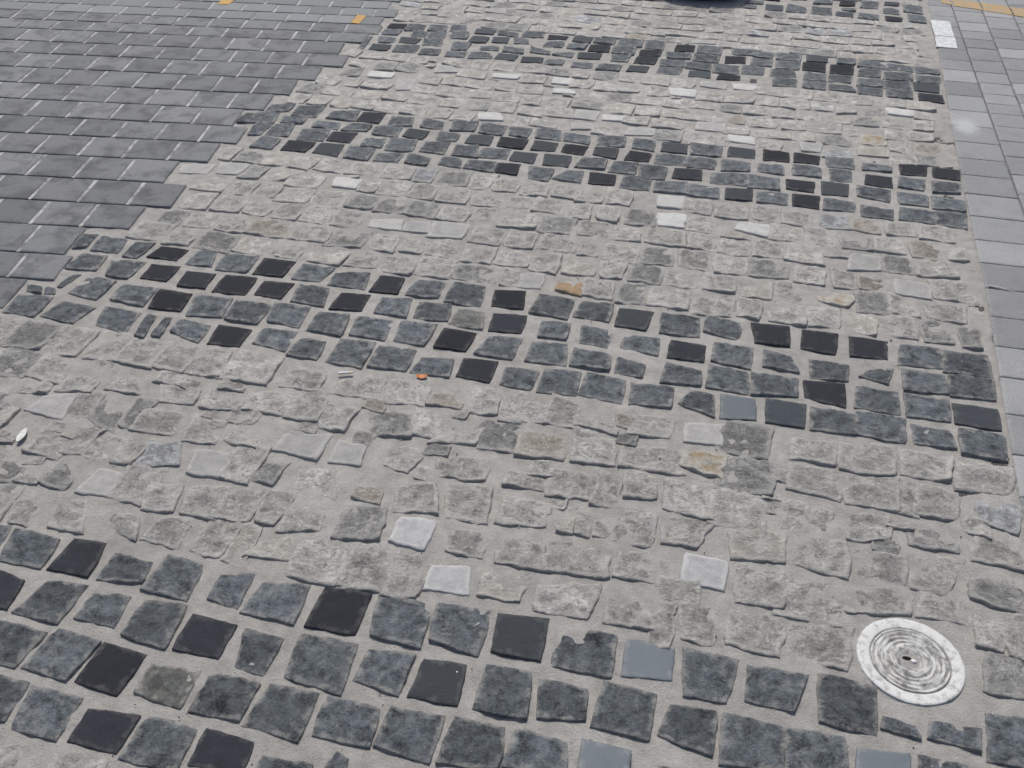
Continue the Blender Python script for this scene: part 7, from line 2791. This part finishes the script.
for r in (.066, .057, .048, .039):
    prof += [(r + .0040, .0028), (r + .0030, .0012), (r + .0008, .0010), (r - .0004, .0026)]
prof += [(.030, .0028), (.026, .0022), (.022, .0008), (.014, -.0016), (.006, -.0032), (.0005, -.0036)]
lid = lathe('lid', prof, lid_mat(), cover)
# dark keyhole slot and a pale bead added as the bright spot beside it, in the middle of the lid
bm = bmesh.new()
for k, (r, z) in enumerate(((.0068, -.0012), (.0060, -.0030))):
    pass
vs = [bm.verts.new((-.006 + .0085 * math.cos(a) * 1.0, .004 + .0045 * math.sin(a), .0004)) for a in [2 * math.pi * i / 20 for i in range(20)]]
vb = [bm.verts.new((v.co.x, v.co.y, -.006)) for v in vs]
bm.faces.new(vs)
for i in range(20): bm.faces.new((vs[i], vb[i], vb[(i + 1) % 20], vs[(i + 1) % 20]))
bmesh.ops.recalc_face_normals(bm, faces=bm.faces)
me = bpy.data.meshes.new('keyhole')
bm.to_mesh(me)
bm.free()
link('keyhole', me, plain('black_hole', (.012, .011, .010), .9, .1), cover)
bm = bmesh.new()
bmesh.ops.create_uvsphere(bm, u_segments=16, v_segments=10, radius=.0046)
for v in bm.verts: v.co = Vector((v.co.x * 1.35 + .006, v.co.y - .001, v.co.z * .8 + .0005))
me = bpy.data.meshes.new('bright_spot')
bm.to_mesh(me)
bm.free()
me.polygons.foreach_set('use_smooth', [True] * len(me.polygons))
link('bright_spot', me, plain('pale_bead', (.66, .65, .63), .35, .5), cover)

# ------------------------------------------------------------------ small litter
def blade(name, L, Wd, mat, loc, rot, curl=.15, nseg=8):
    V, F = [], []
    for i in range(nseg + 1):
        t = i / nseg
        w = Wd * math.sin(math.pi * min(1, .08 + .92 * t)) ** .8 / 2 + .0006
        z = curl * L * (2 * t - 1) ** 2
        x = (t - .5) * L
        V += [(x, -w, z + .10 * w), (x, 0, z), (x, w, z + .10 * w)]
    n = len(V)
    for i in range(nseg):
        for k in range(2):
            a = i * 3 + k
            F.append((a, a + 1, a + 4, a + 3))
    V += [(x, y, z - .0007) for x, y, z in V]
    F += [tuple(n + k for k in reversed(f)) for f in F[:]]
    b = [i * 3 for i in range(nseg + 1)]
    c = [i * 3 + 2 for i in range(nseg + 1)]
    for lst in (b, c):
        for i in range(nseg): F.append((lst[i], lst[i + 1], lst[i + 1] + n, lst[i] + n))
    F += [(0, 1, 1 + n, n), (1, 2, 2 + n, 1 + n), (n - 3, n - 2, 2 * n - 2, 2 * n - 3), (n - 2, n - 1, 2 * n - 1, 2 * n - 2)]
    me = bpy.data.meshes.new(name)
    me.from_pydata(V, [], F)
    bm = bmesh.new()
    bm.from_mesh(me)
    bmesh.ops.recalc_face_normals(bm, faces=bm.faces)
    bm.to_mesh(me)
    bm.free()
    o = link(name, me, mat, loc=loc)
    o.rotation_euler = (0, 0, rot)
    return o
tag(blade('fallen_leaf', .030, .017, plain('orange_leaf', (.42, .15, .04), .6), (-.660, 1.963, .006), .25), 'small orange fallen leaf at the lower edge of a dark sett', 'leaf')
tag(blade('fallen_petal', .050, .017, plain('white_petal', (.5, .5, .45), .6), (-1.528, 1.520, .0085), 1.75, .02), 'whitish elongated petal lying among pale setts below the grey blocks', 'petal')
butt = bpy.data.objects.new('cigarette_butt', None)
col.objects.link(butt)
butt.location = (-.857, 1.927, .0105)
butt.rotation_euler = (0, 0, .35)
tag(butt, 'white cigarette butt lying on a pale sett under a dark band', 'cigarette butt')
def rod(name, x0, x1, r, mat, parent):
    V, F = [], []
    n = 14
    prof = [(x0, 0), (x0, r * .9), (x0 + .0008, r), (x1 - .0008, r), (x1, r * .9), (x1, 0)]
    for x, rr in prof:
        for k in range(n):
            a = 2 * math.pi * k / n
            V.append((x, rr * math.cos(a), rr * math.sin(a) * .85))
    for i in range(len(prof) - 1):
        for k in range(n):
            F.append((i * n + k, i * n + (k + 1) % n, (i + 1) * n + (k + 1) % n, (i + 1) * n + k))
    me = bpy.data.meshes.new(name)
    me.from_pydata(V, [], F)
    bm = bmesh.new()
    bm.from_mesh(me)
    bmesh.ops.remove_doubles(bm, verts=bm.verts, dist=1e-5)
    bmesh.ops.recalc_face_normals(bm, faces=bm.faces)
    bm.to_mesh(me)
    bm.free()
    me.polygons.foreach_set('use_smooth', [True] * len(me.polygons))
    return link(name, me, mat, parent)
rod('paper', -.018, .006, .0040, plain('white_paper', (.72, .72, .70), .8), butt)
rod('filter', .0062, .019, .0041, plain('cork_filter', (.60, .52, .42), .8), butt)
stick = bpy.data.objects.new('stick', None)
V, F = [], []
for i in range(9):
    t = i / 8
    for k in range(6):
        a = 2 * math.pi * k / 6
        r = .0022 * (1 - .5 * t)
        V.append((t * .075, r * math.cos(a) + .002 * math.sin(t * 5), r * math.sin(a)))
for i in range(8):
    for k in range(6): F.append((i * 6 + k, i * 6 + (k + 1) % 6, i * 6 + 6 + (k + 1) % 6, i * 6 + 6 + k))
F += [tuple(range(5, -1, -1)), tuple(range(48, 54))]
me = bpy.data.meshes.new('stick')
me.from_pydata(V, [], F)
bpy.data.objects.remove(stick)
o = link('stick', me, plain('bleached_wood', (.55, .54, .52), .8), loc=(.852, 2.772, .0085))
o.rotation_euler = (0, 0, -.22)
tag(o, 'thin bleached stick lying along a joint of the border blocks', 'stick')

# ------------------------------------------------------------------ grit lying in the joints
def grit():
    V, F, M = [], [], []
    G = random.Random(4)
    for _ in range(900):
        x, y = G.uniform(-2.2, .9), .75 + 4.4 * G.random() ** 1.3
        if x > edge_x(y) or x < -1.0 - (y - 1.2) * .28: continue
        r = G.uniform(.0008, .0022) * (1.6 if G.random() < .08 else 1)
        b = len(V)
        n = 5
        for z, k in ((-.6, .7), (.15, 1.0), (.8, .55)):
            for i in range(n):
                a = 2 * math.pi * i / n + z
                q = k * r * G.uniform(.75, 1.2)
                V.append((x + q * math.cos(a), y + q * math.sin(a), .0012 + r * z + r * .6))
        for j in range(2):
            for i in range(n): F.append((b + j * n + i, b + j * n + (i + 1) % n, b + j * n + n + (i + 1) % n, b + j * n + n + i))
        F.append(tuple(b + 2 * n + i for i in range(n)))
        M += [0 if G.random() < .55 else 1] * (2 * n + 1)
    me = bpy.data.meshes.new('grit')
    me.from_pydata(V, [], F)
    o = link('grit', me, plain('pale_grit', (.52, .50, .46), .9, .2))
    me.materials.append(plain('dark_grit', (.12, .11, .10), .9, .2))
    me.polygons.foreach_set('material_index', M)
    tag(o, 'fine pale and dark grit scattered in the joints of the setts', 'grit', kind='stuff')
grit()

# ------------------------------------------------------------------ dark navy bag lying on the far setts
bag = bpy.data.objects.new('bag', None)
col.objects.link(bag)
bag.location = (-.185, 5.42, .002)
bag.rotation_euler = (0, 0, .16)
tag(bag, 'dark navy bag lying on the setts, cut off by the top edge of the photo', 'bag')
t = NT('navy_cloth')
p = t.pos(True)
c = t.mix(t.ramp(t.noise(p, 9, 5, .6), .35, .7), (.006, .006, .016), (.012, .012, .030))
t.bump(t.math('ADD', t.noise(p, 14, 5, .6), t.math('MULTIPLY', t.noise(p, 400, 2, .5), .08)), .5, .03)
M_BAG = t.done(c, .8, .2)
def bag_body():
    V, F = [], []
    nu, nv = 48, 24
    for j in range(nv + 1):
        ph = -math.pi / 2 + math.pi * j / nv
        for i in range(nu):
            th = 2 * math.pi * i / nu
            sg = lambda v, e: math.copysign(abs(v) ** e, v)
            x = .235 * sg(math.cos(ph), .55) * sg(math.cos(th), .75)
            y = .165 * sg(math.cos(ph), .55) * sg(math.sin(th), .85)
            z = .13 + .13 * sg(math.sin(ph), .7)
            w = noise.noise(Vector((x * 9, y * 9, z * 14))) * .012
            s = .86 + .14 * math.cos((z - .05) * 9)
            V.append((x * s + w, y * s + w, max(0, z + w * (1 if z > .02 else 0) - .02 * (z / .26) * math.cos(x * 7))))
    for j in range(nv):
        for i in range(nu):
            F.append((j * nu + i, j * nu + (i + 1) % nu, (j + 1) * nu + (i + 1) % nu, (j + 1) * nu + i))
    me = bpy.data.meshes.new('body')
    me.from_pydata(V, [], F)
    bm = bmesh.new()
    bm.from_mesh(me)
    bmesh.ops.remove_doubles(bm, verts=bm.verts, dist=1e-5)
    bmesh.ops.recalc_face_normals(bm, faces=bm.faces)
    bm.to_mesh(me)
    bm.free()
    me.polygons.foreach_set('use_smooth', [True] * len(me.polygons))
    return link('body', me, M_BAG, bag)
bag_body()
def strap(yoff):
    V, F = [], []
    n = 24
    for i in range(n + 1):
        a = math.pi * i / n
        x, z = .09 * math.cos(a), .225 + .10 * math.sin(a)
        nx, nz = math.cos(a), math.sin(a)
        for dy, dr in ((-.014, -.002), (.014, -.002), (.014, .002), (-.014, .002)):
            V.append((x + nx * dr, yoff + dy, z + nz * dr))
    for i in range(n):
        for k in range(4): F.append((i * 4 + k, i * 4 + (k + 1) % 4, i * 4 + 4 + (k + 1) % 4, i * 4 + 4 + k))
    F += [(3, 2, 1, 0), (n * 4, n * 4 + 1, n * 4 + 2, n * 4 + 3)]
    me = bpy.data.meshes.new('handle')
    me.from_pydata(V, [], F)
    return link('handle', me, M_BAG, bag)
strap(-.05)
strap(.05)
